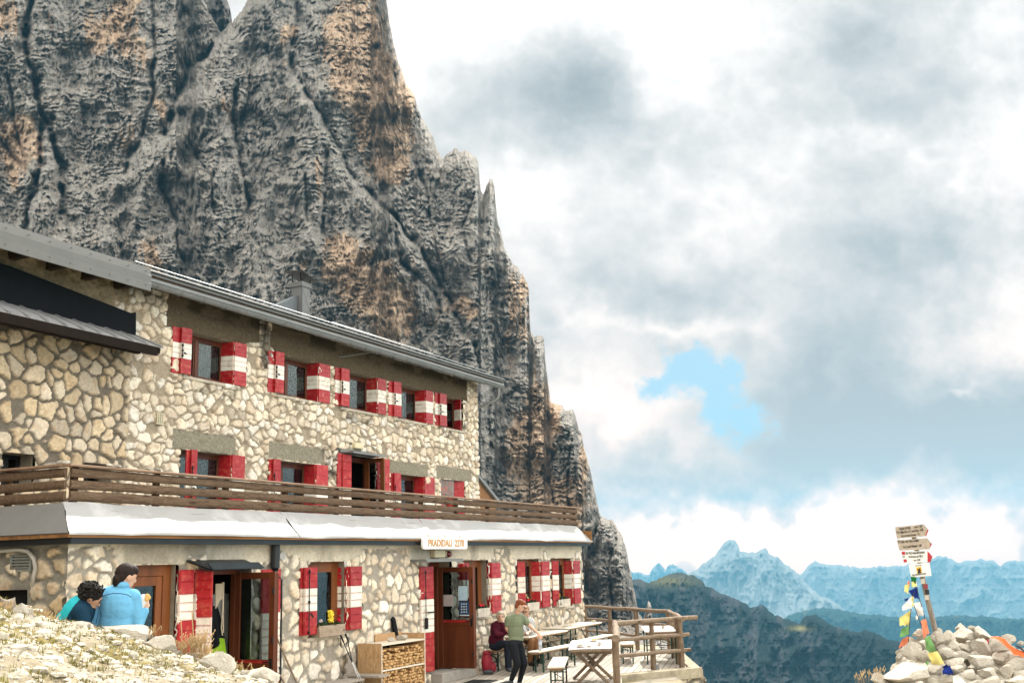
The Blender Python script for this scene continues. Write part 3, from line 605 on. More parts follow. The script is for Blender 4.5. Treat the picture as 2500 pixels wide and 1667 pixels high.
def lower_fn(S, Z):
    c, h = masonry(S, Z, .25, .95, .044, 61, CREAM, (.34, .31, .26), .036, .04)
    right = sstep(2.2, 2.6, S)[..., None]; c = c * (1 - right * .04)
    beam = np.array((.62, .56, .45)) * (.86 + .28 * fbm(S * 3, Z * 7, 5, 63))[..., None]
    brd = (np.abs(((Z + .02) / .115) % 1 - .5) > .485); beam = beam * np.where(brd, .84, 1)[..., None]
    zb = np.interp(S, [-9.1, -8.25, -8.2, -6.8, -6.78, -6.4, -6.38, -4.62, -4.6, -4.05, -4.0, -2.55, -2.1, -2.08, -.42, -.40, 3.4, 3.42, 4.3, 4.32, 6.2, 6.22, 6.43, 6.45, 8.3, 8.32, 8.9],
                   [2.74, 2.74, 2.49, 2.49, 2.60, 2.62, 2.49, 2.49, 2.66, 2.60, 2.49, 2.49, 2.60, 2.71, 2.71, 2.47, 2.47, 2.71, 2.71, 2.46, 2.46, 2.66, 2.66, 2.46, 2.46, 2.64, 2.68])
    m = sstep(0, .010, Z - zb + (fbm(S * 9, Z * 9, 3, 65) - .5) * .035)
    c = c * (1 - m[..., None]) + beam * m[..., None]; h = h * (1 - m) + m * (.022 + (fbm(S * 20, Z * 20, 3, 66) - .5) * .006 - brd * .006)
    stn = sstep(.56, .74, fbm(S * 1.2, Z * .35, 4, 67)) * m; c = c * (1 - .4 * stn)[..., None]
    st = sstep(.5, .75, fbm(S * .9, Z * 1.3, 4, 68)) * (1 - m) * sstep(1.6, .2, Z); c = c * (1 - .45 * st)[..., None]
    return c, h
wall_grid('lower_wall', -9.07, 8.82, -.3, 3.05, .021, LOW_HOLES, lower_fn, lambda S, H, Z: np.stack([S, -H, Z], -1), hut)
def side_fn(S, Z):
    c, h = masonry(S, Z, .30, .85, .065, 71, OCHRE, (.25, .235, .20), .045, .06)
    m = sstep(0, .02, Z - 2.72 + (fbm(S * 6, Z * 6, 3, 65) - .5) * .06); b_ = np.array((.36, .33, .27)) * np.ones_like(c)
    dk = sstep(.5, .8, fbm(S, Z, 3, 73)) * .4; c = c * (1 - dk)[..., None]
    return c * (1 - m[..., None]) + b_ * m[..., None], h * (1 - m)
wall_grid('side_wall', -5.0, .03, -.3, 3.05, .025, [(-.99, -.64, 2.47, 2.67), (-2.2, -.68, 1.55, 2.2)], side_fn, lambda N, H, Z: np.stack([-9.07 - H, -N, Z], -1), hut)
# right-hand gable and hidden sides
M_rend = mat('gable_render', (.34, .30, .24), .95, var=.2, bump=.4, bscale=20)
mb = MB(); mb.prism([(3.0, 3.0), (11.5, 3.0), (11.5, 7.2), (7.6, 9.15), (3.0, 7.62)], 0, .3)
for v in mb.bm.verts: v.co = Vector((8.44 - v.co.y, v.co.x + .01, v.co.z))
mb.box((8.42, .04, -.3), (8.80, 5, 3.03)); mb.box((-9.055, .016, -.3), (-8.98, .10, 2.74)); mb.box((-14, 11.2, -.3), (8.4, 11.5, 7.2)); mb.box((-14, 3.6, -.3), (-13.7, 11.2, 8.0))
mb.build('gable_wall', M_rend, hut)
# roof
mb = MB()
def roofz(n): return 7.70 + (-2.38 - n) * .335
mb.prism([(2.36, 7.70), (7.6, roofz(-7.6)), (12.1, 7.7), (12.1, 7.62), (7.6, roofz(-7.6) - .10), (2.36, 7.64)], -14, 8.97)
for v in mb.bm.verts: v.co = Vector((v.co.y, v.co.x, v.co.z))
for s_ in np.arange(-13.8, 8.9, .6):
    mb.bar((s_, 2.36, 7.715), (s_, 7.6, roofz(-7.6) + .015), .025, .04)
mb.build('roof', M_zinc, hut)
mb = MB()
mb.prism([(2.335, 7.545), (2.352, 7.545), (2.42, 7.745), (2.34, 7.755), (2.33, 7.74), (2.40, 7.732)], -5.52, 8.98)
for v in mb.bm.verts: v.co = Vector((v.co.y, v.co.x, v.co.z))
mb.build('eave_flashing', M_zinc, hut)
mb = MB(); mb.prism([(2.30, 7.715), (2.36, 7.715), (2.36, 7.735), (2.30, 7.735)], -5.52, 8.99)
for v in mb.bm.verts: v.co = Vector((v.co.y, v.co.x, v.co.z))
mb.build('eave_trim', mat('bright_zinc', (.27, .275, .275), .5, metal=.2), hut)
mb = MB()   # deep sheet cover on the left half, with a pressed fold
mb.prism([(2.24, 7.32), (2.22, 7.46), (2.245, 7.475), (2.225, 7.60), (2.25, 7.615), (2.26, 7.74), (2.45, 7.76), (2.45, 7.73), (2.28, 7.72), (2.26, 7.32)], -14, -5.5)
for v in mb.bm.verts: v.co = Vector((v.co.y, v.co.x, v.co.z))
for s_ in np.arange(-9, -5.6, .42):
    for z_ in (7.40, 7.66): mb.cyl((s_, 2.245, z_), (s_, 2.20, z_), .008, seg=6)
mb.build('eave_cover', M_zincd, hut)
mb = MB()   # soffit and rafters
mb.prism([(2.34, 7.62), (3.06, 7.66), (3.06, 7.70), (2.34, 7.655)], -14, 8.9)
for v in mb.bm.verts: v.co = Vector((v.co.y, v.co.x, v.co.z))
for s_ in np.arange(-9.4, -5.2, .75): mb.box((s_, 2.5, 7.44), (s_ + .12, 3.1, 7.63))
mb.build('soffit', mat('dark_soffit_boards', (.04, .028, .018), .9), hut)
def gutter(s0, s1, n, zt, r, name='gutter'):
    mb = MB(); seg = 10; k = 0
    A = [math.pi + math.pi * i / seg for i in range(seg + 1)]
    for a0, a1 in zip(A[:-1], A[1:]):
        for rr in (r,):
            mb.sheet([(s0, -n + rr * math.cos(a0), zt + rr * math.sin(a0)), (s1, -n + rr * math.cos(a0), zt + rr * math.sin(a0)), (s1, -n + rr * math.cos(a1), zt + rr * math.sin(a1)), (s0, -n + rr * math.cos(a1), zt + rr * math.sin(a1))])
    bmesh.ops.remove_doubles(mb.bm, verts=mb.bm.verts[:], dist=1e-4)
    mb.tube([(s0, -n - r, zt), (s1, -n - r, zt)], .010, 8)
    for s_ in np.arange(s0 + .3, s1, .62):
        mb.tube([(s_, -n + (r + .006) * math.cos(a), zt + (r + .006) * math.sin(a)) for a in A], .009, 6)
    for s_ in (s0 + .002, s1 - .002): mb.sheet([(s_, -n + r * math.cos(a), zt + r * math.sin(a)) for a in A])
    return mb.build(name, M_zinc, hut, smooth=True)
gutter(-5.5, 9.02, -2.42, 7.525, .075)
mb = MB(); mb.tube([(8.74, 2.42, 7.46), (8.74, 2.42, 7.34), (8.73, 2.42, 7.2), (8.71, 2.47, 7.12), (8.5, 2.86, 6.92), (8.47, 3.05, 6.86), (8.50, 3.06, 6.6), (8.50, 3.06, 3.3)], .045, 12); mb.build('downpipe', M_zinc, hut, smooth=True)
mb = MB()   # snow rails along the eave
mb.tube([(-5.4, 2.75, 8.02 - .05), (8.6, 2.75, 7.97)], .014, 6)
for s_ in np.arange(-5.2, 8.6, .6): mb.bar((s_, 2.75, 7.80), (s_, 2.75, 7.97), .02, .02)
mb.tube([(1.6, 3.35, 8.22), (6.5, 3.35, 8.22)], .016, 6)
for s_ in np.arange(1.8, 6.5, 1.2): mb.bar((s_, 3.35, 8.0), (s_, 3.35, 8.22), .02, .02)
mb.tube([(-8.1, 2.9, 7.9), (-8.3, 2.9, 8.3)], .008, 5); mb.tube([(6.4, 3.3, 8.25), (6.7, 3.2, 8.2), (6.9, 3.2, 7.95)], .008, 5)
mb.build('snow_rail', M_zinc, hut)
# chimney in folded sheet with a tilted cowl and a wedge behind
ch = MB(); ch.box((1.92, 4.50, 8.1), (2.27, 4.80, 9.36))
ch.box((1.89, 4.47, 9.36), (2.30, 4.83, 9.48))
for (a, b) in (((1.42, 8.45), (1.92, 8.55)),): ch.box((1.915, 4.492, 8.74), (2.275, 4.50, 8.755))
ch.bar((1.94, 4.497, 9.34), (2.25, 4.497, 8.77), .010, .010); ch.bar((2.25, 4.497, 9.34), (1.94, 4.497, 8.77), .010, .010)
cho = ch.build('chimney', M_zincd, hut, bevel=.006)
ch = MB(); ch.bm.verts.ensure_lookup_table()
Mc = Matrix.Translation((2.10, 4.65, 9.66)) @ Euler((R(8), R(12), 0)).to_matrix().to_4x4()
ch.box((-.36, -.30, -.010), (.36, .30, .010), Mc); ch.mi = 1
for x_, y_ in ((1.93, 4.52), (1.93, 4.78), (2.26, 4.52), (2.26, 4.78)): ch.bar((x_, y_, 9.47), (x_ + (.05 if x_ > 2.1 else -.05), y_, 9.66 - (x_ - 2.1) * .21), .018, .018)
ch.build('cowl', [mat('sooty_sheet', (.035, .035, .035), .6), M_black], cho)
mb = MB(); mb.prism([(.30, 8.3), (1.91, 8.3), (1.91, 9.12)], 4.60, 4.82); mb.tube([(1.90, 4.47, 8.4), (1.90, 4.47, 9.4)], .012, 6); mb.build('chimney_saddle', mat('slate_grey_sheet', (.11, .125, .135), .5), cho)
# lean-to by the far end
mb = MB(); mb.prism([(8.46, 5.02), (9.95, 4.22), (9.95, 4.12), (8.46, 4.92)], 3.05, 5.6); mb.build('annexe_roof', M_zinc, hut)
mb = MB(); mb.prism([(8.48, 4.90), (9.85, 4.14), (9.85, 0), (8.48, 0)], 3.15, 5.5); mb.build('annexe_wall', mat('larch_boards', (.26, .14, .07), .8, var=.3, vscale=4, stretch=(6, 1, .5)), hut)
# ------------------------------------------------------------------ shutters, windows, doors   (y = -n)
def leaf(par, a, b, z0, z1, zw0, zw1, planks, name='shutter', th=.035, label=None, lip=True):
    """shutter leaf from plan point a to b (s, n); white between zw0 and zw1"""
    a = Vector((a[0], -a[1], 0)); b = Vector((b[0], -b[1], 0)); d = b - a; L = d.length; d.normalize(); nn = Vector((d.y, -d.x, 0))
    if nn.y > 0: nn = -nn
    M = Matrix((d, nn, Vector((0, 0, 1)))).transposed().to_4x4(); M.translation = a
    mb = MB(); cuts = sorted(set([z0, z1] + [q for q in (zw0, zw1) if z0 < q < z1]))
    hgt = (z1 - z0) / planks
    for c0, c1 in zip(cuts[:-1], cuts[1:]):
        mid = (c0 + c1) / 2; mb.mi = 1 if zw0 < mid < zw1 else 0
        k = max(1, round((c1 - c0) / hgt)); e = np.linspace(c0, c1, k + 1)
        for q0, q1 in zip(e[:-1], e[1:]):
            jit = random.uniform(-.002, .002)
            if lip:   # board with a bevelled face, thin drip edge
                vs_ = [(0, -th / 2), (0, th / 2 + jit), (0, th / 2 + jit)]
                mb.box((0, -th / 2, q0), (L, th / 2 - .004 + jit, q1), M)
                mb.box((.012, th / 2 - .004 + jit, q0 + .010), (L - .012, th / 2 + .006 + jit, q1 - .012), M)
            else: mb.box((0, -th / 2, q0 + .0012), (L, th / 2 + jit, q1 - .0012), M)
    return mb.build(name, [M_red, M_white], par, bevel=.0025)
def rod(par, s, n, z0, z1, hook=True):
    mb = MB(); mb.cyl((s, -n, z0), (s, -n, z1), .009, seg=6)
    for q in (z0 + .05, (z0 + z1) / 2, z1 - .05): mb.box((s - .018, -n - .012, q - .02), (s + .018, -n + .012, q + .02))
    if hook: mb.bar((s, -n - .03, z0 + (z1 - z0) * .33), (s + .05, -n - .05, z0 + (z1 - z0) * .27), .014, .03)
    return mb.build('shutter_bolt', M_black, par)
def stay(par, s, n, z):
    mb = MB(); mb.tube([(s, -n - .01, z + .055), (s - .012, -n - .02, z + .02), (s + .008, -n - .02, z - .015), (s - .004, -n - .02, z - .055)], .008, 5)
    return mb.build('shutter_hook', M_black, par)
M_lace = None
def lace_mat():
    m = bpy.data.materials.new('lace'); m.use_nodes = True; t = NT(m.node_tree); t.n.clear()
    o = t.node('ShaderNodeOutputMaterial'); d = t.node('ShaderNodeBsdfDiffuse', i_Color=(.62, .62, .60, 1)); tr = t.node('ShaderNodeBsdfTransparent')
    oc = t.node('ShaderNodeTexCoord').outputs['Object']; vo = t.node('ShaderNodeTexVoronoi', i_Scale=34.0); t.l.new(oc, vo.inputs['Vector'])
    f = t.ramp(vo.outputs['Distance'], [(.30, .9), (.48, .25)]); mx = t.node('ShaderNodeMixShader'); t.l.new(f, mx.inputs[0]); t.l.new(tr.outputs[0], mx.inputs[1]); t.l.new(d.outputs[0], mx.inputs[2]); t.l.new(mx.outputs[0], o.inputs[0]); return m
M_lace = lace_mat()
def curtain(par, s0, s1, z0, z1, y, scal=True, seed=0):
    n = 44; rows = 10; P = np.zeros((rows, n, 3)); u = np.linspace(0, 1, n); ph = seed * 1.7
    zb = z0 + (np.abs(((u * 4 + .5) % 1) - .5) * -.11 if scal else 0)
    for r in range(rows):
        k = r / (rows - 1); P[r, :, 0] = s0 + (s1 - s0) * u; P[r, :, 1] = y + .022 * np.sin(u * 40 + ph) * (.4 + .6 * (1 - k)); P[r, :, 2] = zb + (z1 - zb) * k
    o = grid_obj('curtain', P, M_lace); o.parent = par; return o
def window(hole, N, depth=.22, mull=.45, sill=True, wood=None, lace=0, fr=.07, label=None, seed=0):
    s0, s1, z0, z1 = hole; y = -N; wood = wood or M_wood
    mb = MB(); yb = y + depth
    mb.box((s0, yb, z0), (s0 + fr, yb + .06, z1)); mb.box((s1 - fr, yb, z0), (s1, yb + .06, z1)); mb.box((s0 + fr, yb + .003, z1 - fr), (s1 - fr, yb + .06, z1)); mb.box((s0 + fr, yb + .003, z0), (s1 - fr, yb + .06, z0 + fr))
    xs = [s0 + fr, s1 - fr]
    if mull:
        xm = s0 + (s1 - s0) * mull; mb.box((xm - .045, yb - .008, z0 + fr), (xm + .045, yb + .055, z1 - fr)); xs = [s0 + fr, xm - .045, xm + .045, s1 - fr]
    for a, b in zip(xs[::2], xs[1::2]):   # sash
        mb.box((a, yb + .008, z0 + fr), (a + .035, yb + .05, z1 - fr)); mb.box((b - .035, yb + .008, z0 + fr), (b, yb + .05, z1 - fr))
        mb.box((a + .035, yb + .010, z1 - fr - .035), (b - .035, yb + .05, z1 - fr)); mb.box((a + .035, yb + .010, z0 + fr), (b - .035, yb + .05, z0 + fr + .035))
    w_ = mb.build('window', wood, hut, bevel=.004)
    if label: w_['label'] = label
    for a, b in zip(xs[::2], xs[1::2]):
        mb = MB(); mb.box((a + .03, yb + .028, z0 + fr + .03), (b - .03, yb + .034, z1 - fr - .03)); mb.build('pane', M_glass, w_)
        if lace: curtain(w_, a + .02, b - .02, z0 + fr + (z1 - z0) * (.18 if lace == 1 else .05), z1 - fr, yb + .10, lace == 1, seed)
    mb = MB()   # jambs, head, and the dim room behind
    t_ = .012
    for q in (((s0 - t_, y + .03, z0), (s0, yb + .06, z1)), ((s1, y + .03, z0), (s1 + t_, yb + .06, z1)), ((s0, y + .03, z1), (s1, yb + .06, z1 + t_)), ((s0, y + .03, z0 - t_), (s1, yb + .06, z0))): mb.box(*q)
    mb.build('reveal', M_plast, w_)
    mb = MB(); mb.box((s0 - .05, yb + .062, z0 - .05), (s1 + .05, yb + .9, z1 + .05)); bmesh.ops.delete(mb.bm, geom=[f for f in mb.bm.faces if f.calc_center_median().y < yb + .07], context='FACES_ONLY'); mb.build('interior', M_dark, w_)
    if sill:
        mb = MB(); mb.box((s0 - .10, y - .06, z0 - .065), (s1 + .05, yb, z0 - .001)); mb.build('sill', M_sill, w_, bevel=.008)
    return w_
def bifold(w_, sL, wl, jr, wr, N, z0, z1, zw0, zw1, planks, lip=False, dR=.2, left=True, gap=.07, lw2=.14):
    if left:
        leaf(w_, (sL - lw2 - .03, N + .035), (sL + .05, N + .05), z0, z1, zw0, zw1, planks, lip=lip)
        leaf(w_, (sL, N + .10), (sL + wl, N + .12), z0 + .006, z1 + .006, zw0, zw1, planks, lip=lip)
        rod(w_, sL + .02 + (.07 if lip else 0), N + (.15 if lip else .13), z0 + (.0 if lip else .3), z1 - (.02 if lip else .3))
    leaf(w_, (jr, N - dR), (jr + .05, N + .035), z0, z1, zw0, zw1, planks, lip=lip)
    leaf(w_, (jr + gap, N + .045), (jr + gap + wr, N + .055), z0, z1, zw0, zw1, planks, lip=lip)
    stay(w_, jr + gap + wr - .03, N + .09, (zw0 * .8 + zw1 * .2) if not lip else zw0 + .01)
z = (6.11, 7.01, 6.405, 6.715)
for i, (hole, sL, jr, wr) in enumerate(((UP_HOLES[0], -3.98, -2.42, .36), (UP_HOLES[1], -1.10, .50, .42), (UP_HOLES[2], 1.37, 2.97, .37), (UP_HOLES[3], 3.70, 5.34, .36))):
    w_ = window(hole, -3, mull=.40, lace=1, seed=i, wood=M_dwood)
    bifold(w_, sL, (.26, .27, .30, .32)[i], jr - .02, wr, -3, *z, 9, dR=.24)
w_ = window(UP_HOLES[4], -3, mull=.5, lace=0, wood=M_dwood)
leaf(w_, (5.90, -2.965), (6.1, -2.95), *z, 9, lip=False); leaf(w_, (6.06, -2.9), (6.40, -2.88), *z, 9, lip=False); rod(w_, 6.08, -2.87, 6.4, 6.7)
leaf(w_, (7.44, -3.2), (7.40, -2.97), *z, 9, lip=False)
zf = (3.44, 4.67, 3.84, 4.20)
for i, (hole, sL, wl, jr, wr) in enumerate(((UP_HOLES[5], -3.60, .14, -2.40, .38), (UP_HOLES[6], -1.11, .22, .45, .43), (UP_HOLES[8], 3.70, .28, 5.25, .50))):
    w_ = window(hole, -3, mull=.45, lace=2 if i == 0 else 0, wood=M_dwood, seed=5 + i)
    bifold(w_, sL, wl, jr - .03, wr, -3, *zf, 6, dR=.22, lw2=.04)
w_ = window(UP_HOLES[9], -3, mull=.5, wood=M_dwood, label='window with faded peeling shutters half closed')
M_fade = mat('faded_red_boards', (.23, .20, .18), .8, var=.3, vscale=3, dirt=(.50, .05, .04), dscale=4)
mb = MB()
for k in range(5): mb.box((6.22 + k * .16, 3.02, 3.45), (6.375 + k * .16, 3.05, 4.68))
mb.box((6.2, 3.0, 4.26), (6.74, 3.019, 4.32)); mb.build('shutter', M_fade, w_)
leaf(w_, (7.05, -3.2), (7.55, -2.99), *zf, 6)
mb = MB()
for x0, r_ in ((6.62, .08), (6.88, .08)): mb.sphere((x0, 2.96, 4.05), (.10, .09, .15))
mb.build('hanging_buoy', mat('red_plastic', (.45, .012, .01), .35), w_, smooth=True)
for hole in UP_HOLES[10:]: window(hole, -3, depth=.3, mull=.5, sill=False, wood=M_black, fr=.03)
# ground floor windows
zg = (1.25, 2.39, 1.65, 2.04)
w_ = window(LOW_HOLES[2], 0, depth=.16, mull=0, fr=.15); bifold(w_, -4.0, .34, -2.62, .38, 0, *zg, 9, lip=True, dR=.20, lw2=.0)
w_ = window(LOW_HOLES[4], 0, depth=.16, mull=.5, fr=.12); bifold(w_, 1.7, .26, 3.12, .46, 0, *zg, 9, lip=True, dR=.20, lw2=.0)
w_ = window(LOW_HOLES[5], 0, depth=.16, mull=.42, fr=.14); leaf(w_, (4.62, .03), (4.78, .17), *zg, 9); rod(w_, 4.79, .2, 1.25, 2.39)
leaf(w_, (5.86, -.2), (5.93, .04), *zg, 9); leaf(w_, (6.0, .045), (6.47, .055), *zg, 9); stay(w_, 6.44, .09, 1.66)
w_ = window(LOW_HOLES[6], 0, depth=.16, mull=.42, fr=.14); leaf(w_, (6.70, .03), (6.84, .16), *zg, 9); rod(w_, 6.85, .19, 1.25, 2.39)
leaf(w_, (7.95, -.2), (8.02, .04), *zg, 9); leaf(w_, (8.09, .045), (8.53, .055), *zg, 9); stay(w_, 8.5, .09, 1.66)

# left glazed door with striped blinds behind the glass
def room(par, s0, s1, z0, z1, y0, d=1.6, m=None):
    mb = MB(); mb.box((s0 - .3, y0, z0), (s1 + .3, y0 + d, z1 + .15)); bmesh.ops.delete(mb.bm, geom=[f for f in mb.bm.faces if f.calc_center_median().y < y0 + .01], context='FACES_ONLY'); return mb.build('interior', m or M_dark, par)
mb = MB(); s0, s1, z0, z1 = LOW_HOLES[0]; yb = .10
mb.box((s0, yb, z0), (s0 + .12, yb + .1, z1)); mb.box((s1 - .16, yb, z0), (s1, yb + .1, z1)); mb.box((s0 + .12, yb + .002, z1 - .16), (s1 - .16, yb + .1, z1))
mb.box((s0 + .12, yb + .02, z0), (s0 + .24, yb + .08, z1 - .16)); mb.box((s1 - .28, yb + .02, z0), (s1 - .16, yb + .08, z1 - .16)); mb.box((s0 + .24, yb + .022, z1 - .30), (s1 - .28, yb + .08, z1 - .16)); mb.box((s0 + .24, yb + .022, z0), (s1 - .28, yb + .08, z0 + .5))
dr = mb.build('door', M_wood, hut, bevel=.005); dr['label'] = 'brown glazed door behind the seated pair'
mb = MB(); mb.box((s0 + .23, yb + .05, z0 + .5), (s1 - .27, yb + .055, z1 - .30)); mb.build('pane', M_glass, dr)
mb = MB()
for k, (a, b) in enumerate(((1.335, 1.385), (1.245, 1.285), (1.12, 1.17), (1.02, 1.06), (.88, .94))): mb.mi = k % 2; mb.box((s0 + .235, yb + .042, a), (s1 - .275, yb + .047, b))
mb.build('glass_stripe', [mat('red_sticker', (.42, .02, .02), .5), mat('white_sticker', (.7, .7, .68), .5)], dr)
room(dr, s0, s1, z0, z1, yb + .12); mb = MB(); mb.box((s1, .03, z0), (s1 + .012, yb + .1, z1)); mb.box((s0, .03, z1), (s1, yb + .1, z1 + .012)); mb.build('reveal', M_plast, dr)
leaf(dr, (-6.98, .03), (-6.70, .06), .3, 2.41, 1.67, 2.05, 14); leaf(dr, (-6.66, .05), (-6.50, .07), .3, 2.41, 1.67, 2.05, 14)
leaf(dr, (-6.95, .02), (-6.93, -.05), .3, 2.41, 1.67, 2.05, 14)
# middle door, standing open, coats hanging inside
def open_door(hole, jr, nh, w, z0, z1, zg0, wood, name, label, papers=False):
    """door leaf swung out at right angles to the wall; built in plan x = s, y = -n"""
    s0, s1, hz0, hz1 = hole
    mb = MB(); mb.box((s0, -nh, hz0), (s0 + .09, -nh + .1, hz1)); mb.box((s1 - .09, -nh, hz0), (s1, -nh + .1, hz1)); mb.box((s0 + .09, -nh + .002, hz1 - .10), (s1 - .09, -nh + .1, hz1))
    d = mb.build('door_frame', wood, hut, bevel=.004); d['label'] = label
    y1 = -nh; y0 = -nh - w; x0, x1 = jr, jr + .055; f = .105
    mb = MB()
    mb.box((x0, y0, z0), (x1, y0 + f, z1)); mb.box((x0, y1 - f, z0), (x1, y1, z1)); mb.box((x0 + .002, y0 + f, z1 - f), (x1 - .002, y1 - f, z1)); mb.box((x0 + .002, y0 + f, z0), (x1 - .002, y1 - f, z0 + .12)); mb.box((x0 + .002, y0 + f, zg0 - .12), (x1 - .002, y1 - f, zg0))
    mb.box((x0 + .016, y0 + f - .01, z0 + .1), (x1 - .016, y1 - f + .01, zg0 - .1))
    for k, (dx, wd) in enumerate(((.055, .03), (.085, .022))): mb.box((x0 - .0 + dx, y0 - .0, z0), (x0 + dx + .022, y0 + .05, z1 - k * .02))   # rebates seen edge on
    lf = mb.build('door', wood, d, bevel=.004)
    mb = MB(); mb.box((x0 + .024, y0 + f - .005, zg0), (x0 + .03, y1 - f + .005, z1 - f)); mb.build('pane', M_glass, d)
    mb = MB(); mb.box((x0 - .008, y0 + f, zg0 - .055), (x0 - .001, y1 - f, zg0 - .012)); mb.build('kick_strip', M_red, d)
    mb = MB(); mb.box((x0 - .015, y0 + .03, zg0 - .14), (x0, y0 + .07, zg0 + .02)); mb.tube([(x0 - .01, y0 + .05, zg0 - .03), (x0 - .06, y0 + .05, zg0 - .03), (x0 - .06, y0 + .16, zg0 - .03)], .011, 8); mb.build('handle', M_black, d)
    for q in (z0 + .3, (z0 + z1) / 2, z1 - .3): mb = MB(); mb.cyl((x0 - .01, y0 + .02, q - .05), (x0 - .01, y0 + .02, q + .05), .016); mb.build('hinge', M_black, d)
    mb = MB(); mb.box((s1 - .0, .03, hz0), (s1 + .012, -nh + .1, hz1)); mb.box((s0 - .012, .03, hz0), (s0, -nh + .1, hz1)); mb.box((s0, .03, hz1), (s1, -nh + .1, hz1 + .012)); mb.build('reveal', M_plast, d)
    return d
d1 = open_door(LOW_HOLES[1], -5.34, -.28, .80, .22, 2.34, .98, M_dwood, 'door', 'middle doorway with glazed door swung open')
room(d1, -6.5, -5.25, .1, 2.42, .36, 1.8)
leaf(d1, (-6.62, .04), (-6.55, .30), .35, 2.38, .36, 1.70, 16); rod(d1, -6.6, .33, .5, 1.0)
leaf(d1, (-5.10, .06), (-4.60, .05), .3, 2.38, .66, 1.68, 16); stay(d1, -4.66, .1, .75)
mb = MB(); mb.sheet([(-5.47, .62, .2), (-5.47, .62, 1.9), (-5.06, .64, 1.9), (-5.06, .64, .2)]); mb.box((-5.5, .70, .2), (-5.0, .72, 2.0)); mb.build('tiled_wall', mat('white_tile', (.50, .52, .50), .3, var=.05), d1)
mb = MB(); mb.box((-5.33 - .006, -.42 - .0, .40), (-5.345, -.02, .82)); mb.build('notice_board', mat('grey_board', (.30, .28, .26), .9, var=.2, bump=.3), d1)
# main entrance
d2 = open_door(LOW_HOLES[3], 1.30, -.28, .86, .22, 2.32, 1.22, M_dwood, 'door', 'main entrance doorway with glazed door swung open')
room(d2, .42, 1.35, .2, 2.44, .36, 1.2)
leaf(d2, (.0, .035), (.50, .06), .24, 2.35, 1.02, 1.69, 16); rod(d2, .13, .10, 1.15, 2.28, False)
mb = MB(); mb.box((.10, -.13, 1.10), (.17, -.09, 1.32)); mb.build('bolt_box', M_black, d2)
mb = MB(); mb.box((.22, -.105, 1.41), (.46, -.085, 1.435)); mb.build('letter_slot', M_black, d2)
M_paper = mat('paper', (.55, .58, .60), .7, var=.06)
for (y0, z0, z1, wd, m_) in ((-.21, 1.62, 1.92, .22, mat('pale_blue_notice', (.42, .58, .68), .6)), (-.23, 1.32, 1.60, .26, mat('dark_blue_notice', (.02, .06, .13), .5)), (.16, 1.50, 1.74, -.24, mat('pink_grey_notice', (.42, .37, .36), .6))):
    mb = MB(); mb.box((1.312, y0 - abs(wd), z0), (1.318, y0, z1)); mb.build('notice', m_, d2)
mb = MB()
for r_ in range(4):
    for c_ in range(3): mb.cyl((1.3105, -.29 - c_ * .055, 1.38 + r_ * .055), (1.3118, -.29 - c_ * .055, 1.38 + r_ * .055), .016, seg=8)
mb.box((1.3095, -.49, 1.30), (1.3115, -.24, 1.32))
mb.build('notice_print', mat('notice_print', (.6, .66, .70), .6), d2)
def text_obj(txt, size, mtx, m, parent=None, name='lettering', ext=.002, align='CENTER', sx=1.0):
    cu = bpy.data.curves.new(name, 'FONT'); cu.body = txt; cu.size = size; cu.extrude = ext; cu.align_x = align; cu.align_y = 'CENTER'; cu.offset = size * .012
    o = bpy.data.objects.new(name, cu); COL.objects.link(o); dg = bpy.context.evaluated_depsgraph_get()
    me = bpy.data.meshes.new_from_object(o.evaluated_get(dg)); me.name = name; bpy.data.objects.remove(o); bpy.data.curves.remove(cu)
    me.transform(Matrix.Diagonal((sx, 1, 1, 1))); me.transform(mtx); me.materials.clear(); me.materials.append(m)
    o = bpy.data.objects.new(name, me); COL.objects.link(o)
    if parent is not None: o.parent = parent
    return o
FRONT = Matrix(((1, 0, 0, 0), (0, 0, -1, 0), (0, 1, 0, 0), (0, 0, 0, 1)))     # text x -> +s, up -> z, facing -y (out)
# on the far side of the open door, so it reads backwards through the glass
SIDE = Matrix(((0, 0, 1, 0), (1, 0, 0, 0), (0, 1, 0, 0), (0, 0, 0, 1)))
M_let = mat('faded_red_lettering', (.36, .16, .16), .6)
text_obj('SOLO', .11, Matrix.Translation((1.345, -.02, 2.02)) @ SIDE, M_let, d2, sx=.9)
text_obj('ENTRATA', .15, Matrix.Translation((1.345, .06, 1.85)) @ SIDE, M_let, d2, sx=.75)
mb = MB(); mb.box((.42, -.30, .0), (1.9, .25, .20)); mb.build('doorstep', mat('grey_concrete_step', (.33, .31, .28), .9, var=.15, bump=.3), hut, bevel=.01)
# small hoods
mb = MB(); mb.prism([(-6.80, 2.50), (-6.68, 2.40), (-5.46, 2.40), (-5.62, 2.50)], -.42, -.40)
mb.sheet([(-6.85, 0, 2.56), (-5.5, 0, 2.56), (-5.5, -.42, 2.41), (-6.75, -.42, 2.41)]); mb.sheet([(-6.85, 0, 2.54), (-5.5, 0, 2.54), (-5.5, -.42, 2.39), (-6.75, -.42, 2.39)]); mb.build('door_hood', M_anth, hut)
mb = MB(); mb.box((-.35, -.42, 2.44), (1.2, -.02, 2.475)); mb.box((-.36, -.40, 2.475), (1.2, -.0, 2.50)); mb.build('door_hood', M_zincd, hut)
mb = MB(); mb.box((1.45, 2.62, 5.00), (2.85, 3.0, 5.03)); mb.box((1.45, 2.60, 4.985), (2.85, 2.62, 5.03)); mb.build('door_hood', M_zinc, hut)
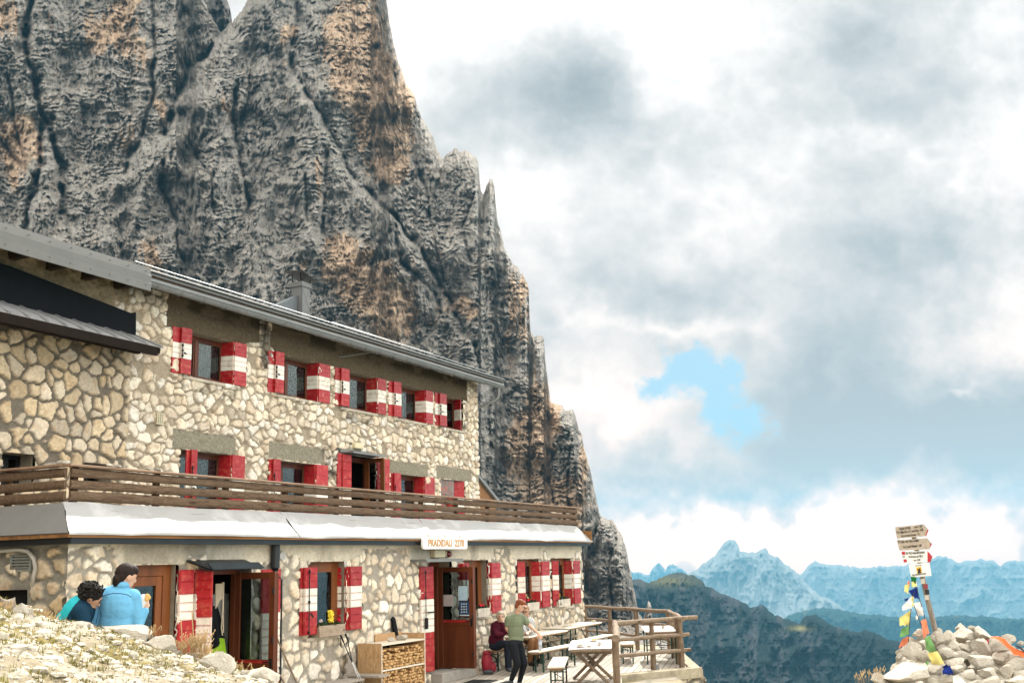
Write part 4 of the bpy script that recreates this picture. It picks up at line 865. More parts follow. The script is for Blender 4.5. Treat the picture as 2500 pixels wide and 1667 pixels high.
# terrace door
s0, s1, z0, z1 = UP_HOLES[7]
mb = MB(); mb.box((s0, 3.2, z0), (s0 + .09, 3.28, z1)); mb.box((s1 - .09, 3.2, z0), (s1, 3.28, z1)); mb.box((s0 + .09, 3.202, z1 - .12), (s1 - .09, 3.28, z1)); d3 = mb.build('door_frame', M_dwood, hut, bevel=.004); d3['label'] = 'terrace door standing open behind the railing'
room(d3, s0, s1, z0, z1, 3.30, 1.4)
leaf(d3, (1.30, -2.96), (1.40, -2.90), 3.3, 4.99, 3.3, 4.19, 8); leaf(d3, (1.40, -2.88), (1.66, -2.80), 3.3, 4.97, 3.3, 4.19, 8); leaf(d3, (2.98, -2.96), (3.54, -2.94), 3.3, 5.0, 3.3, 4.17, 8)
mb = MB(); a = Vector((2.86, 3.18, 0)); b = Vector((2.78, 2.62, 0)); 
for q0, q1 in ((0, .12), (.88, 1)):
    mb.bar(a.lerp(b, q0) + Vector((0, 0, 3.3)), a.lerp(b, q0) + Vector((0, 0, 4.93)), .055, .05); mb.bar(a.lerp(b, q1) + Vector((0, 0, 3.3)), a.lerp(b, q1) + Vector((0, 0, 4.93)), .055, .05)
mb.bar(a + Vector((0, 0, 4.92)), b + Vector((0, 0, 4.92)), .05, .09); mb.bar(a + Vector((0, 0, 3.36)), b + Vector((0, 0, 3.36)), .05, .12); mb.build('door', M_wood, d3)
mb = MB(); mb.sheet([a + Vector((0, 0, 3.4)), b + Vector((0, 0, 3.4)), b + Vector((0, 0, 4.9)), a + Vector((0, 0, 4.9))]); mb.build('pane', M_glass, d3)
# black cladding and ribbed canopy at the far left of the upper wall
mb = MB(); mb.prism([(-14, 7.55), (-7.9, 7.30), (-5.30, 7.04), (-5.17, 7.08), (-5.14, 6.50), (-14, 6.50)], 2.90, 2.955); mb.build('wall_cladding', mat('black_sheet', (.007, .009, .011), .8, spec=.15), hut)
mb = MB(); q = [(-14, 2.90, 6.78), (-4.95, 2.90, 6.64), (-5.22, 2.22, 6.33), (-14, 2.22, 6.33)]; mb.sheet(q); mb.sheet([(x, y, z_ - .05) for x, y, z_ in q])
for x in np.arange(-13.8, -5.1, .36): mb.bar((x, 2.90, 6.775 - (x + 14) * .0155), (x - .02, 2.22, 6.345), .05, .045)
mb.build('canopy', mat('ribbed_sheet', (.33, .33, .335), .4, metal=.2, var=.15), hut)
mb = MB(); mb.box((-14, 2.20, 6.17), (-5.30, 2.26, 6.325)); mb.bar((-5.0, 2.9, 6.56), (-5.25, 2.22, 6.26), .04, .10); mb.bar((-14, 2.55, 6.3), (-5.4, 2.55, 6.28), .08, .12); mb.build('canopy_beam', mat('black_timber', (.016, .011, .009), .9), hut)
# air vents
def grille(par, x0, x1, z0, z1, place, m, k=5):
    mb = MB(); f = .03
    for q in (((x0 - f, -.02, z0 - f), (x1 + f, 0, z0)), ((x0 - f, -.02, z1), (x1 + f, 0, z1 + f)), ((x0 - f, -.02, z0), (x0, 0, z1)), ((x1, -.02, z0), (x1 + f, 0, z1))): mb.box(*q)
    for i in range(k):
        zz = z0 + (z1 - z0) * (i + .5) / k; mb.box((x0, -.012, zz - .008), (x1, .01, zz + .012))
    mb.box((x0, .03, z0), (x1, .035, z1))
    for v in mb.bm.verts: v.co = place(v.co)
    return mb.build('air_vent', m, par)
grille(hut, -.99, -.64, 2.47, 2.67, lambda c: Vector((-9.09 + c.y, -c.x, c.z)), mat('vent_steel', (.34, .36, .34), .5, metal=.4, dirt=(.22, .12, .06)))
mb = MB(); mb.box((-9.0, .66, 1.5), (-8.5, 2.3, 2.25)); mb.box((-9.06, .64, 2.2), (-9.02, 2.3, 2.23)); mb.build('cellar_opening', M_dark, hut)
mb = MB(); mb.box((-9.0, .62, 2.44), (-8.98, 1.02, 2.70)); mb.build('vent_duct', M_dark, hut)
mb = MB()
for v_ in (0,):
    for i in range(4): mb.box((-4.50 + i * .045, 2.93, 5.10), (-4.47 + i * .045, 2.96, 5.27))
    mb.box((-4.52, 2.925, 5.08), (-4.31, 2.955, 5.10)); mb.box((-4.52, 2.925, 5.27), (-4.31, 2.955, 5.29))
mb.build('air_vent', mat('cream_vent', (.5, .45, .32), .7), hut)
mb = MB()
for i in range(24): a_ = i / 24 * 2 * math.pi
mb.cyl((-4.55, -.02, 2.60), (-4.55, -.06, 2.60), .075, seg=20); mb.build('air_vent', mat('grey_plastic', (.42, .42, .40), .6), hut)
# pipes
mb = MB(); mb.tube([(-4.80, -.10, 2.80), (-4.80, -.10, 2.40)], .075, 14); mb.tube([(-4.80, -.10, 2.40), (-4.72, -.05, 2.30), (-4.56, -.05, 2.2), (-4.545, -.05, .2)], [.06, .035, .018, .018], 8); mb.build('downpipe', M_anth, hut, smooth=True)
mb = MB(); mb.tube([(-9.16, 2.6, 2.62), (-9.16, 1.6, 2.66), (-9.16, 1.2, 2.72), (-9.16, .80, 2.73), (-9.16, .62, 2.70), (-9.16, .50, 2.60), (-9.15, .47, 2.48), (-9.15, .50, 2.36), (-9.12, .54, 2.28), (-9.08, .56, 2.25)], .028, 10); mb.build('conduit', mat('grey_conduit', (.40, .38, .34), .6), hut, smooth=True)
mb = MB(); mb.bar((1.40, 2.98, 7.28), (2.62, 2.35, 7.60), .02, .02); mb.build('stay_rod', M_zincd, hut)

# ------------------------------------------------------------------ terrace deck, skirt sheet, eaves gutter
mb = MB(); mb.box((-9.0, .04, 3.06), (8.80, 2.97, 3.25)); mb.build('terrace_slab', mat('terrace_concrete', (.35, .33, .30), .9, var=.15), hut)
M_skirt = mat('painted_white_sheet', (.34, .34, .338), .5, var=.04, vscale=1.5, dirt=(.60, .60, .60), dscale=.8, spec=.35)
def skirt(s0, s1, name='eave_flashing', seed=1, label=None):
    ns = int((s1 - s0) / .06); S = np.linspace(0, 1, ns); T = np.linspace(0, 1, 12); S, T = np.meshgrid(S, T)
    sl = s0 + (s1 - s0) * S
    tl = -.27 if s0 < -8.9 else 0.0; tr = .10 if s1 > 8.5 else 0
    x = sl + (tl * T) * np.clip(1 - (sl - s0) / .5, 0, 1) + tr * T * np.clip(1 - (s1 - sl) / .5, 0, 1)
    y = .13 - .45 * T; zz = 3.345 - .425 * T
    if seed: bend = (fbm(sl * .8 + seed, T * .6, 3, 5) - .5) * .09 + (rdg(sl * 1.1 + T * 1.4, T * .5 + seed, 3, 7) - .5) * .055 * (1.2 - T)
    else: bend = 0
    zz = zz + bend * np.sin(T * math.pi * .75 + .3); y = y - bend * .5
    P = np.stack([x, y, zz], -1); lip = P[-1:].copy(); lip[..., 2] -= .025; P = np.concatenate([P, lip], 0)
    o = grid_obj(name, P, M_skirt); o.parent = hut; return o
for i, (a, b) in enumerate(((-9.06, -4.43), (-4.42, .245), (.255, 5.165), (5.175, 8.86))): skirt(a, b, seed=i + 1)
mb = MB(); mb.sheet([(-9.08, .10, 3.33), (-9.35, -.32, 2.92), (-9.35, 3.0, 2.92), (-9.08, 3.0, 3.33)]); mb.sheet([(-9.07, .10, 3.32), (-9.34, -.31, 2.91), (-9.34, 3.0, 2.91), (-9.07, 3.0, 3.32)]); so_ = mb.build('eave_flashing', mat('shaded_white_sheet', (.20, .20, .198), .5, metal=.2, var=.05), hut)  # end run of the white eave sheet, its shade put into the colour
mb = MB(); mb.box((-9.28, -.30, 2.86), (8.95, -.22, 2.915)); mb.box((-9.33, -.30, 2.86), (-9.27, 3.0, 2.912)); mb.box((8.88, -.3, 2.86), (8.93, 3, 3.2)); mb.build('eave_board', mat('eave_larch', (.24, .12, .05), .8, var=.4, vscale=3, stretch=(.3, 4, 4)), hut)
mb = MB()
mb.prism([(.10, 2.78), (.26, 2.78), (.27, 2.885), (.245, 2.89), (.24, 2.80), (.12, 2.80), (.12, 2.87), (.10, 2.87)], -9.24, 8.76)
for v in mb.bm.verts: v.co = Vector((v.co.y, -v.co.x, v.co.z))
mb.box((-9.25, -.26, 2.78), (-9.14, 3.0, 2.885)); mb.build('gutter', M_anth, hut)
mb = MB()
for s_ in np.arange(-8.9, 8.8, .9): mb.box((s_, -.215, 2.885), (s_ + .10, -.09, 2.93))
mb.box((-9.0, -.08, 2.90), (8.8, -.02, 3.05)); mb.build('rafter_end', mat('dark_rafter', (.03, .02, .015), .9), hut)

# terrace railing
rl = thing('terrace_railing', 'weathered brown board railing running round the terrace above the white eave', 'railing', 0, -.14)
def board(par, p0, p1, h, th=.04, m=None):
    mb = MB(); p0 = Vector(p0); p1 = Vector(p1); d = (p1 - p0); L = d.length; d.normalize(); nn = Vector((-d.y, d.x, 0))
    n = 7; prof = [(-th / 2 * math.cos(a) * (1.5 if math.cos(a) > 0 else 1), h / 2 * math.sin(a)) for a in np.linspace(-math.pi / 2, math.pi / 2, n)] + [(th / 2, h / 2), (th / 2, -h / 2)]
    k = max(2, int(L / .5)); rings = []
    for i in range(k + 1):
        p = p0.lerp(p1, i / k); w_ = mnoise.noise(p * 1.3) * .008
        rings.append([mb.bm.verts.new(p + nn * (a) + Vector((0, 0, b + w_))) for a, b in prof])
    for a, b in zip(rings[:-1], rings[1:]):
        for j in range(len(prof)): mb._f((a[j], a[(j + 1) % len(prof)], b[(j + 1) % len(prof)], b[j]))
    mb._f(rings[0]); mb._f(rings[-1][::-1])
    return mb.build('board', m or M_rail, par, smooth=True)
brk = [-8.93, -3.42, 2.75, 5.1, 8.97]
for a, b in zip(brk[:-1], brk[1:]):
    for k, (zc, h) in enumerate(((3.755, .125), (3.59, .125), (3.43, .14))): board(rl, (a + .004, -.0 + .02, zc + random.uniform(-.006, .006)), (b - .004, .02, zc + random.uniform(-.006, .006)), h)
for k, (zc, h) in enumerate(((3.755, .125), (3.59, .125), (3.43, .14))): board(rl, (-8.97, 2.84, zc), (-8.97, .06, zc), h)
mb = MB()
for a, b in ((-9.0, -4.1), (-4.1, 1.7), (1.7, 9.02)): mb.box((a + .003, -.05, 3.832), (b, .09, 3.862))
mb.box((-9.05, .092, 3.832), (-8.90, 2.85, 3.862)); mb.build('cap_rail', mat('cap_board', (.27, .17, .11), .7, var=.3, vscale=4, stretch=(.4, 6, 6)), rl, bevel=.004)
for s_ in list(np.arange(-8.85, 8.9, 1.55)) + [8.88]:
    mb = MB(); mb.box((s_, .045, 3.345), (s_ + .08, .12, 3.83)); mb.build('post', mat('dark_post', (.06, .035, .02), .9), rl)
for y_ in (1.2, 2.4): mb = MB(); mb.box((-8.94, y_, 3.26), (-8.87, y_ + .08, 3.83)); mb.build('post', MATS['dark_post'], rl)
# ------------------------------------------------------------------ helpers to read real positions off sight lines
HU = Vector((0.4342, 0.9008, 0)); HN = Vector((0.9008, -0.4342, 0))
def on_wall(px, py, n):
    b = bearing(px, py); t = ((HUT_O - EYE).dot(HN) + n) / b.dot(HN); p = EYE + b * t; return (p - HUT_O).dot(HU), p.z
def at_depth(px, py, Y):
    b = bearing(px, py); return EYE + b * (Y / b.y)
def on_ground(px, py, lo=4.0, hi=11.2):
    b = bearing(px, py); y = lo
    while y < hi:
        p = EYE + b * (y / b.y)
        if p.z <= gz(p.x, p.y): return p
        y += .04
    return EYE + b * (10.45 / b.y)

# ------------------------------------------------------------------ rocks
def rock_mat(name, col, dark, warm):
    m = bpy.data.materials.new(name); m.use_nodes = True; t = NT(m.node_tree); t.n.clear()
    o = t.node('ShaderNodeOutputMaterial'); b = t.node('ShaderNodeBsdfPrincipled'); t.l.new(b.outputs[0], o.inputs[0])
    oc = t.node('ShaderNodeTexCoord').outputs['Object']; rn = t.node('ShaderNodeObjectInfo').outputs['Random']
    off = t.node('ShaderNodeCombineXYZ'); t.l.new(t.math('MULTIPLY', rn, 50.0), off.inputs[0]); va = t.node('ShaderNodeVectorMath', operation='ADD'); t.l.new(oc, va.inputs[0]); t.l.new(off.outputs[0], va.inputs[1]); v = va.outputs[0]
    n = t.noise(v, 1.6, 8, .62); c = t.ramp(n, [(.3, tuple(q * .80 for q in col)), (.7, col)])
    f = t.ramp(t.noise(v, 9.0, 8, .7), [(.50, 0.0), (.66, 1.0)]); c = t.mix(t.math('MULTIPLY', f, .38), c, dark)
    g = t.ramp(t.noise(v, 2.2, 6, .6), [(.56, 0.0), (.72, 1.0)]); c = t.mix(t.math('MULTIPLY', g, .4), c, warm)
    vr = t.math('ADD', .82, t.math('MULTIPLY', rn, .3)); cc2 = t.node('ShaderNodeCombineXYZ'); [t.l.new(vr, cc2.inputs[i]) for i in range(3)]
    c = t.mix(1.0, c, cc2.outputs[0], 'MULTIPLY')
    t.l.new(c, b.inputs['Base Color']); b.inputs['Roughness'].default_value = .92; b.inputs['Specular IOR Level'].default_value = .15
    bp = t.node('ShaderNodeBump'); bp.inputs['Strength'].default_value = .9; bp.inputs['Distance'].default_value = .06; t.l.new(t.noise(v, 5.0, 12, .72), bp.inputs['Height']); t.l.new(bp.outputs[0], b.inputs['Normal'])
    MATS[name] = m; return m
M_rock = rock_mat('pale_limestone', (.72, .66, .56), (.30, .27, .23), (.58, .44, .29))
ROCKS = []
def make_rock(seed, sub=3):
    rnd = random.Random(seed); bm = bmesh.new(); bmesh.ops.create_icosphere(bm, subdivisions=sub, radius=1)
    pl = []
    for i in range(15):
        v = Vector((rnd.gauss(0, 1), rnd.gauss(0, 1), rnd.gauss(0, 1))).normalized(); pl.append((v, rnd.uniform(.46, .82)))
    for v in bm.verts:
        p = v.co.copy()
        for nrm, dd in pl:
            k = p.dot(nrm) - dd
            if k > 0: p -= nrm * k * .96
        q = p * 2.1 + Vector((seed, 0, 0)); p += p.normalized() * (mnoise.fractal(q, .8, 2.1, 5) * .10 + mnoise.noise(q * 3.1) * .03)
        v.co = p
    me = bpy.data.meshes.new('rock'); bm.to_mesh(me); bm.free(); me.materials.append(M_rock)
    me.polygons.foreach_set('use_smooth', np.full(len(me.polygons), True)); me.set_sharp_from_angle(angle=R(24)); return me
for i in range(14): ROCKS.append(make_rock(i + 3))
def rock(p, w_, h_, d_, seed, label, group, rz=None, tilt=0.0, name='rock', cat='rock'):
    o = bpy.data.objects.new(name, ROCKS[seed % len(ROCKS)]); COL.objects.link(o); rnd = random.Random(seed * 13 + 5)
    o.location = p; o.scale = (w_ / 1.62, d_ / 1.62, h_ / 1.62); o.rotation_euler = (rnd.uniform(-.15, .15), tilt + rnd.uniform(-.15, .15), rnd.uniform(-.5, .5) if rz is None else rz)
    return tag(o, label, cat, group)

# boulders along the crest of the bank, (px, py of centre, width px, height px, tilt, label)
G1 = 'boulders on the left bank'
BOUL = [(306, 1544, 104, 44, .18, 'largest rounded boulder lying directly behind the seated person in blue'), (391, 1575, 72, 42, .25, 'rounded boulder to the right of the blue jacket, near the dry grass tuft'),
        (189, 1536, 60, 28, -.05, 'grey boulder below the seated person in teal and navy'), (125, 1541, 64, 18, .15, 'long flat slab left of the seated pair'), (238, 1556, 54, 16, .05, 'flat low slab under the blue jacket'),
        (44, 1496, 52, 46, -.5, 'pointed upright rock beside the tree stump at far left'), (464, 1603, 46, 22, .1, 'small pale rock below the dry grass tuft'), (529, 1622, 88, 50, .35, 'long sloping boulder in front of the middle doorway'),
        (644, 1652, 78, 40, .1, 'angular white boulder at the lower right end of the bank'), (594, 1648, 32, 20, .3, 'small wedge shaped rock beside the angular white boulder')]
for i, (px, py, w_, h_, tl, lb) in enumerate(BOUL):
    p = on_ground(px, py + h_ * .45); k = p.y / F; rock(p + Vector((0, .05, h_ * k * .38)), w_ * k * 1.12, h_ * k * 1.2, w_ * k * .75, i * 3 + 1, lb, G1, rz=.1 * i, tilt=tl)
rnd = random.Random(5)
for i in range(64):
    t_ = rnd.random(); px = rnd.uniform(5, 700); top = np.interp(px, [0, 100, 200, 300, 430, 560, 700], [1500, 1520, 1548, 1568, 1598, 1640, 1690]); py = rnd.uniform(top, 1690)
    if i < 26: py = top + rnd.uniform(0, 14)
    p = on_ground(px, py); sz = rnd.uniform(.035, .11) * (1.25 if i < 26 else 1)
    rock(p + Vector((0, 0, sz * .1)), sz * rnd.uniform(1, 1.7), sz * rnd.uniform(.45, .8), sz, rnd.randrange(99), 'small pale stone on the grassy bank, ' + ('along the crest' if i < 26 else 'on the slope') + (' by the left edge' if px < 150 else ' below the seated pair' if px < 380 else ' in front of the doors'), 'small stones on the bank', name='stone', cat='stone')
# stump
p = on_ground(14, 1500); mb = MB(); n = 14; rings = []
for k, (z_, r_) in enumerate(((-.1, .10), (.0, .085), (.09, .075), (.13, .07))): rings.append([mb.bm.verts.new((math.cos(a) * r_ * (1 + .14 * math.sin(a * 5 + k)), math.sin(a) * r_, z_ + (.02 * math.sin(a * 2) if k == 3 else 0))) for a in [2 * math.pi * q / n for q in range(n)]])
for a, b in zip(rings[:-1], rings[1:]):
    for j in range(n): mb._f((a[j], a[(j + 1) % n], b[(j + 1) % n], b[j]))
mb._f(rings[-1])
st = mb.build('tree_stump', mat('grey_stump', (.28, .24, .20), .9, var=.35, vscale=8, stretch=(4, 4, .6), bump=.5)); st.location = p; tag(st, 'weathered grey stump standing on the bank at the far left edge', 'stump')

# gravel and turf, uncountable
def scatter_mesh(name, pts, maker, m):
    V = []; Fc = []; nv = 0
    for p in pts:
        v, f = maker(p); V.append(v); Fc.extend([tuple(i + nv for i in q) for q in f]); nv += len(v)
    me = bpy.data.meshes.new(name); me.from_pydata(np.concatenate(V).tolist(), [], Fc); me.materials.append(m); me.update()
    o = bpy.data.objects.new(name, me); COL.objects.link(o); return o
def bank_points(n, seed, fn=None):
    r_ = np.random.RandomState(seed); out = []
    px = r_.uniform(-60, 760, n); tt = r_.uniform(0, 1, n) ** 1.3
    x = []; 
    X = r_.uniform(-6.4, .4, n * 2); Y = r_.uniform(4.3, 11.0, n * 2); Z = ground_z(X, Y)
    Z = Z + (fbm(X * .7, Y * .7, 4, 4) - .5) * .22; mnd = sstep(.1, .5, Z)
    Z = Z + mnd * ((fbm(X * 2.6, Y * 2.6, 5, 6) - .5) * .10 + (rdg(X * 3.3, Y * 3.3, 3, 9) - .5) * .05 + (fbm(X * 9, Y * 9, 3, 33) - .5) * .05)
    ok = (X / Y > -.62) & (Z > .9)
    if fn is not None: ok &= fn(X, Y, r_)
    return np.stack([X, Y, Z], -1)[ok][:n]
ICO = [(0, 0, 1), (.89, 0, .45), (.28, .85, .45), (-.72, .53, .45), (-.72, -.53, .45), (.28, -.85, .45), (.72, .53, -.45), (-.28, .85, -.45), (-.89, 0, -.45), (-.28, -.85, -.45), (.72, -.53, -.45), (0, 0, -1)]
ICF = [(0, 1, 2), (0, 2, 3), (0, 3, 4), (0, 4, 5), (0, 5, 1), (1, 6, 2), (2, 7, 3), (3, 8, 4), (4, 9, 5), (5, 10, 1), (2, 6, 7), (3, 7, 8), (4, 8, 9), (5, 9, 10), (1, 10, 6)]
rs = np.random.RandomState(3); ICO = np.array(ICO)
def pebble(p):
    s_ = rs.uniform(.008, .026) * (1 + 1.4 * (rs.rand() < .12)); v = ICO * rs.uniform(.7, 1.25, (12, 1)) * (s_ * rs.uniform(.9, 1.6), s_ * rs.uniform(.8, 1.2), s_ * rs.uniform(.4, .8)); a = rs.uniform(0, 6.28)
    v = np.stack([v[:, 0] * math.cos(a) - v[:, 1] * math.sin(a), v[:, 0] * math.sin(a) + v[:, 1] * math.cos(a), v[:, 2]], -1); return v + p, ICF
o = scatter_mesh('gravel', bank_points(7500, 1), pebble, mat('limestone_gravel', (.50, .455, .375), .95, var=.35, vscale=30)); tag(o, kind='stuff')
def tuft(h0, h1, nb, spread):
    def f(p):
        V = []; Q = []
        for i in range(nb):
            a = rs.uniform(0, 6.28); h = rs.uniform(h0, h1); r_ = rs.uniform(0, spread); b = np.array([p[0] + math.cos(a) * r_, p[1] + math.sin(a) * r_, p[2] - .01]); d = np.array([math.cos(a), math.sin(a), 0]) * h * rs.uniform(.2, .8); w_ = np.array([-math.sin(a), math.cos(a), 0]) * .0035
            k = len(V); V += [b - w_, b + w_, b + d * .45 + [0, 0, h * .65] + w_ * .6, b + d * .45 + [0, 0, h * .65] - w_ * .6, b + d + [0, 0, h * .95]]; Q += [(k, k + 1, k + 2, k + 3), (k + 3, k + 2, k + 4)]
        return np.array(V), Q
    return f
pts = bank_points(3600, 7, lambda X, Y, r_: (fbm(X * 1.3 + 3, Y * 1.6, 5, 14) * .6 + fbm(X * 6, Y * 6, 3, 15) * .4) > .46)
o = scatter_mesh('grass', pts, tuft(.02, .055, 7, .035), mat('yellow_green_turf', (.22, .20, .06), .9, var=.4, vscale=3)); tag(o, kind='stuff')
pts = bank_points(260, 9, lambda X, Y, r_: (fbm(X * 1.3 + 3, Y * 1.6, 5, 14) * .6 + fbm(X * 6, Y * 6, 3, 15) * .4) > .52)
o = scatter_mesh('grass', pts, tuft(.03, .08, 8, .03), mat('straw_grass', (.42, .33, .15), .9, var=.3, vscale=4)); tag(o, kind='stuff')
def stalks(name, plist, m, seed):
    r_ = random.Random(seed); mb = MB()
    for (p, h, n, sp) in plist:
        for i in range(n):
            a = r_.uniform(0, 6.28); q = p + Vector((math.cos(a) * sp * r_.random(), math.sin(a) * sp * r_.random(), -.02)); lean = Vector((r_.uniform(-.3, .3), r_.uniform(-.2, .2), 1)) * h * r_.uniform(.5, 1)
            mid = q + lean * .6 + Vector((r_.uniform(-.01, .01), 0, 0)); top = q + lean + Vector((lean.x * .5, 0, -.01))
            mb.tube([q, mid, top], [.0016, .0013, .001], 3, False)
            for k in range(3): c = mid.lerp(top, .4 + k * .3); mb.sheet([c, c + Vector((.008, 0, .006)), c + Vector((.010, .002, .022)), c + Vector((.0, .002, .018))])
    o = mb.build(name, m); return o
PL = [(on_ground(470, 1600), .22, 60, .09), (on_ground(490, 1602), .26, 40, .08), (on_ground(445, 1597), .15, 40, .08), (on_ground(505, 1606), .14, 30, .06)]
tag(stalks('dry_grass', PL, mat('dry_stalks', (.48, .34, .18), .9, var=.3, vscale=5), 3), kind='stuff')
PL = [(on_ground(x_, y_), .14, 12, .08) for x_, y_ in ((75, 1512), (90, 1520), (105, 1524), (120, 1528), (10, 1500), (3, 1505), (565, 1640), (580, 1648), (375, 1556), (610, 1655))]
tag(stalks('dry_grass', PL, MATS['dry_stalks'], 4), kind='stuff')
for x_, h in ((434, .34), (461, .42)):
    p = on_ground(x_ + 8, 1603); mb = MB(); mb.tube([(0, 0, -.03), (-.012, 0, h * .5), (-.03, 0, h)], .006, 6); o = mb.build('cane', mat('pale_cane', (.45, .30, .16), .8)); o.location = p + Vector((0, .05, 0))
    tag(o, 'thin pale cane stuck in the dry grass, ' + ('the shorter left one' if x_ < 450 else 'the taller right one'), 'cane', 'canes in the dry grass')

# ------------------------------------------------------------------ cairn, signpost and flags on the right
CB = [(900, 1080, 84, 96), (920, 1150, 190, 150), (1080, 1145, 190, 125), (790, 1165, 110, 120), (700, 1185, 115, 125), (525, 1125, 95, 72), (470, 1290, 210, 160), (840, 1245, 110, 95), (925, 1250, 130, 80), (975, 1203, 52, 42), (1060, 1272, 195, 175), (1240, 1250, 240, 125), (1190, 1185, 90, 60),
      (755, 1312, 125, 95), (920, 1335, 155, 85), (838, 1322, 75, 60), (1100, 1385, 225, 145), (1240, 1352, 130, 90), (1300, 1330, 95, 60), (1412, 1395, 180, 150), (850, 1382, 215, 75), (540, 1340, 90, 115), (592, 1335, 95, 120), (475, 1425, 200, 62), (640, 1448, 205, 105), (870, 1448, 145, 85), (395, 1500, 430, 180),
      (170, 1535, 160, 90), (965, 1500, 160, 80), (1130, 1500, 165, 115), (1212, 1452, 75, 62), (1310, 1475, 135, 125), (380, 1372, 95, 62), (352, 1332, 62, 52), (452, 1382, 85, 36), (730, 1252, 85, 50), (700, 1120, 80, 70), (620, 1180, 90, 90), (1010, 1080, 90, 60), (1180, 1560, 170, 80), (1400, 1560, 190, 110), (780, 1540, 150, 80), (1040, 1590, 160, 80),
      (640, 1560, 150, 90), (560, 1240, 110, 100), (890, 1560, 120, 80), (1290, 1580, 120, 60), (1450, 1290, 110, 90), (1440, 1210, 60, 40), (1500, 1400, 120, 110), (1560, 1480, 140, 120), (1510, 1560, 130, 90), (1330, 1180, 120, 80), (640, 1260, 60, 50), (680, 1380, 90, 60), (1000, 1430, 70, 50), (1350, 1270, 100, 60), (420, 1590, 200, 80), (520, 1600, 160, 90), (270, 1600, 180, 90)]
G2 = 'stones of the cairn under the signpost'
rnd = random.Random(11)
CL = {0: 'white pointed stone crowning the cairn', 1: 'brown blocky stone just beneath the white crown of the cairn', 2: 'broad white stone right of the cairn top', 5: 'small stone at the upper left end of the cairn', 10: 'large rounded pitted stone in the middle of the cairn', 11: 'long smooth stone under the orange cloth', 16: 'square brown block in the middle of the cairn front', 26: 'largest smooth boulder at the lower left foot of the cairn', 23: 'thin flat slab above the big lower left boulder', 19: 'big stone at the right edge of the cairn, below the orange cloth', 4: 'white stone wedged beside the base of the signpost'}
for i, (x_, y_, w_, h_) in enumerate(CB):
    px, py = 2100 + x_ / 3.6725, 1240 + y_ / 3.6725; Y = 16.75 - (y_ - 1080) / 490 * 1.35 + rnd.uniform(-.08, .08)
    p = at_depth(px, py, Y); k = Y / F / 3.6725
    rock(p, w_ * k * 1.06, h_ * k * 1.10, (w_ + h_) * .5 * k * 1.2, rnd.randrange(99), CL.get(i, ('small' if w_ < 100 else 'broad' if w_ > 180 else 'middling') + ' pale stone in the ' + ('crest' if y_ < 1260 else 'middle band' if y_ < 1410 else 'foot') + ' of the cairn, ' + ('left side' if x_ < 650 else 'below the crown' if x_ < 1050 else 'right side')), G2, tilt=rnd.uniform(-.2, .2), name='cairn_stone', cat='stone')
for i in range(110):
    x_ = rnd.uniform(330, 1700); tp = np.interp(x_, [330, 480, 700, 900, 1100, 1400, 1700], [1400, 1190, 1170, 1130, 1150, 1230, 1330]); y_ = rnd.uniform(tp + 40, 1640)
    px, py = 2100 + x_ / 3.6725, 1240 + y_ / 3.6725; Y = 16.75 - (y_ - 1080) / 490 * 1.35 + (.16 if i % 2 else .36); p = at_depth(px, py, Y); sz = rnd.uniform(.12, .27) * (1 if i % 2 else 1.5)
    rock(p, sz * 1.3, sz * .85, sz, rnd.randrange(99), ('larger' if sz > .26 else 'small') + ' filling stone in the cairn, ' + ('far left' if x_ < 600 else 'left of middle' if x_ < 900 else 'right of middle' if x_ < 1200 else 'right end') + (' near its crest' if y_ < 1330 else ' near its foot'), G2, name='cairn_stone', cat='stone')
# signpost
YS = 16.6
def sp(x_, y_, dy=0.0): return at_depth(2100 + x_ / 3.6725, 1240 + y_ / 3.6725, YS + dy)
base = sp(690, 1150); post_t = thing('signpost', 'leaning weathered trail signpost with arrow boards standing in the stone cairn', 'signpost', world=base)
def loc(v): return v - base
mb = MB(); mb.tube([loc(sp(695, 1180)), loc(sp(590, 760)), loc(sp(478, 240))], [.040, .037, .033], 12); mb.build('pole', wood_mat('grey_pole_wood', (.20, .17, .14), (.40, .36, .31), (.08, .06, .05), (7, 7, .8)), post_t, smooth=True)
M_plank = wood_mat('sign_plank', (.40, .33, .26), (.58, .50, .41), (.18, .12, .08), (1.5, 3, 14))
M_wht = mat('white_enamel', (.80, .79, .75), .4, var=.04); M_rsig = mat('red_enamel', (.45, .02, .03), .4); M_ink = mat('black_lettering', (.02, .02, .02), .7)
def plate(name, pts, dy, m, th=.03, par=None):
    mb = MB(); a = [mb.bm.verts.new(loc(sp(x_, y_, dy))) for x_, y_ in pts]; b = [mb.bm.verts.new(loc(sp(x_, y_, dy + th))) for x_, y_ in pts]; n = len(a)
    mb._f(a); mb._f(b[::-1]); [mb._f((a[i], b[i], b[(i + 1) % n], a[(i + 1) % n])) for i in range(n)]
    return mb.build(name, m, par or post_t)
def sign_text(txt, x_, y_, size, ang, m, par, dy=-.062, sx=1.0, align='LEFT'):
    p = loc(sp(x_, y_, dy)); s_ = size * YS / F / 3.6725
    return text_obj(txt, s_ * .86, Matrix.Translation(p) @ Matrix.Rotation(R(ang), 4, 'Y') @ FRONT, m, par, ext=.0008, align=align, sx=sx * .80)
b1 = plate('arrow_board', [(313, 170), (572, 145), (612, 197), (592, 250), (330, 272)], -.06, M_plank); b1['label'] = 'topmost wooden arrow board with red tip'
plate('painted_tip', [(604, 187), (613, 197), (592, 251), (584, 251)], -.064, M_rsig, .002, b1)
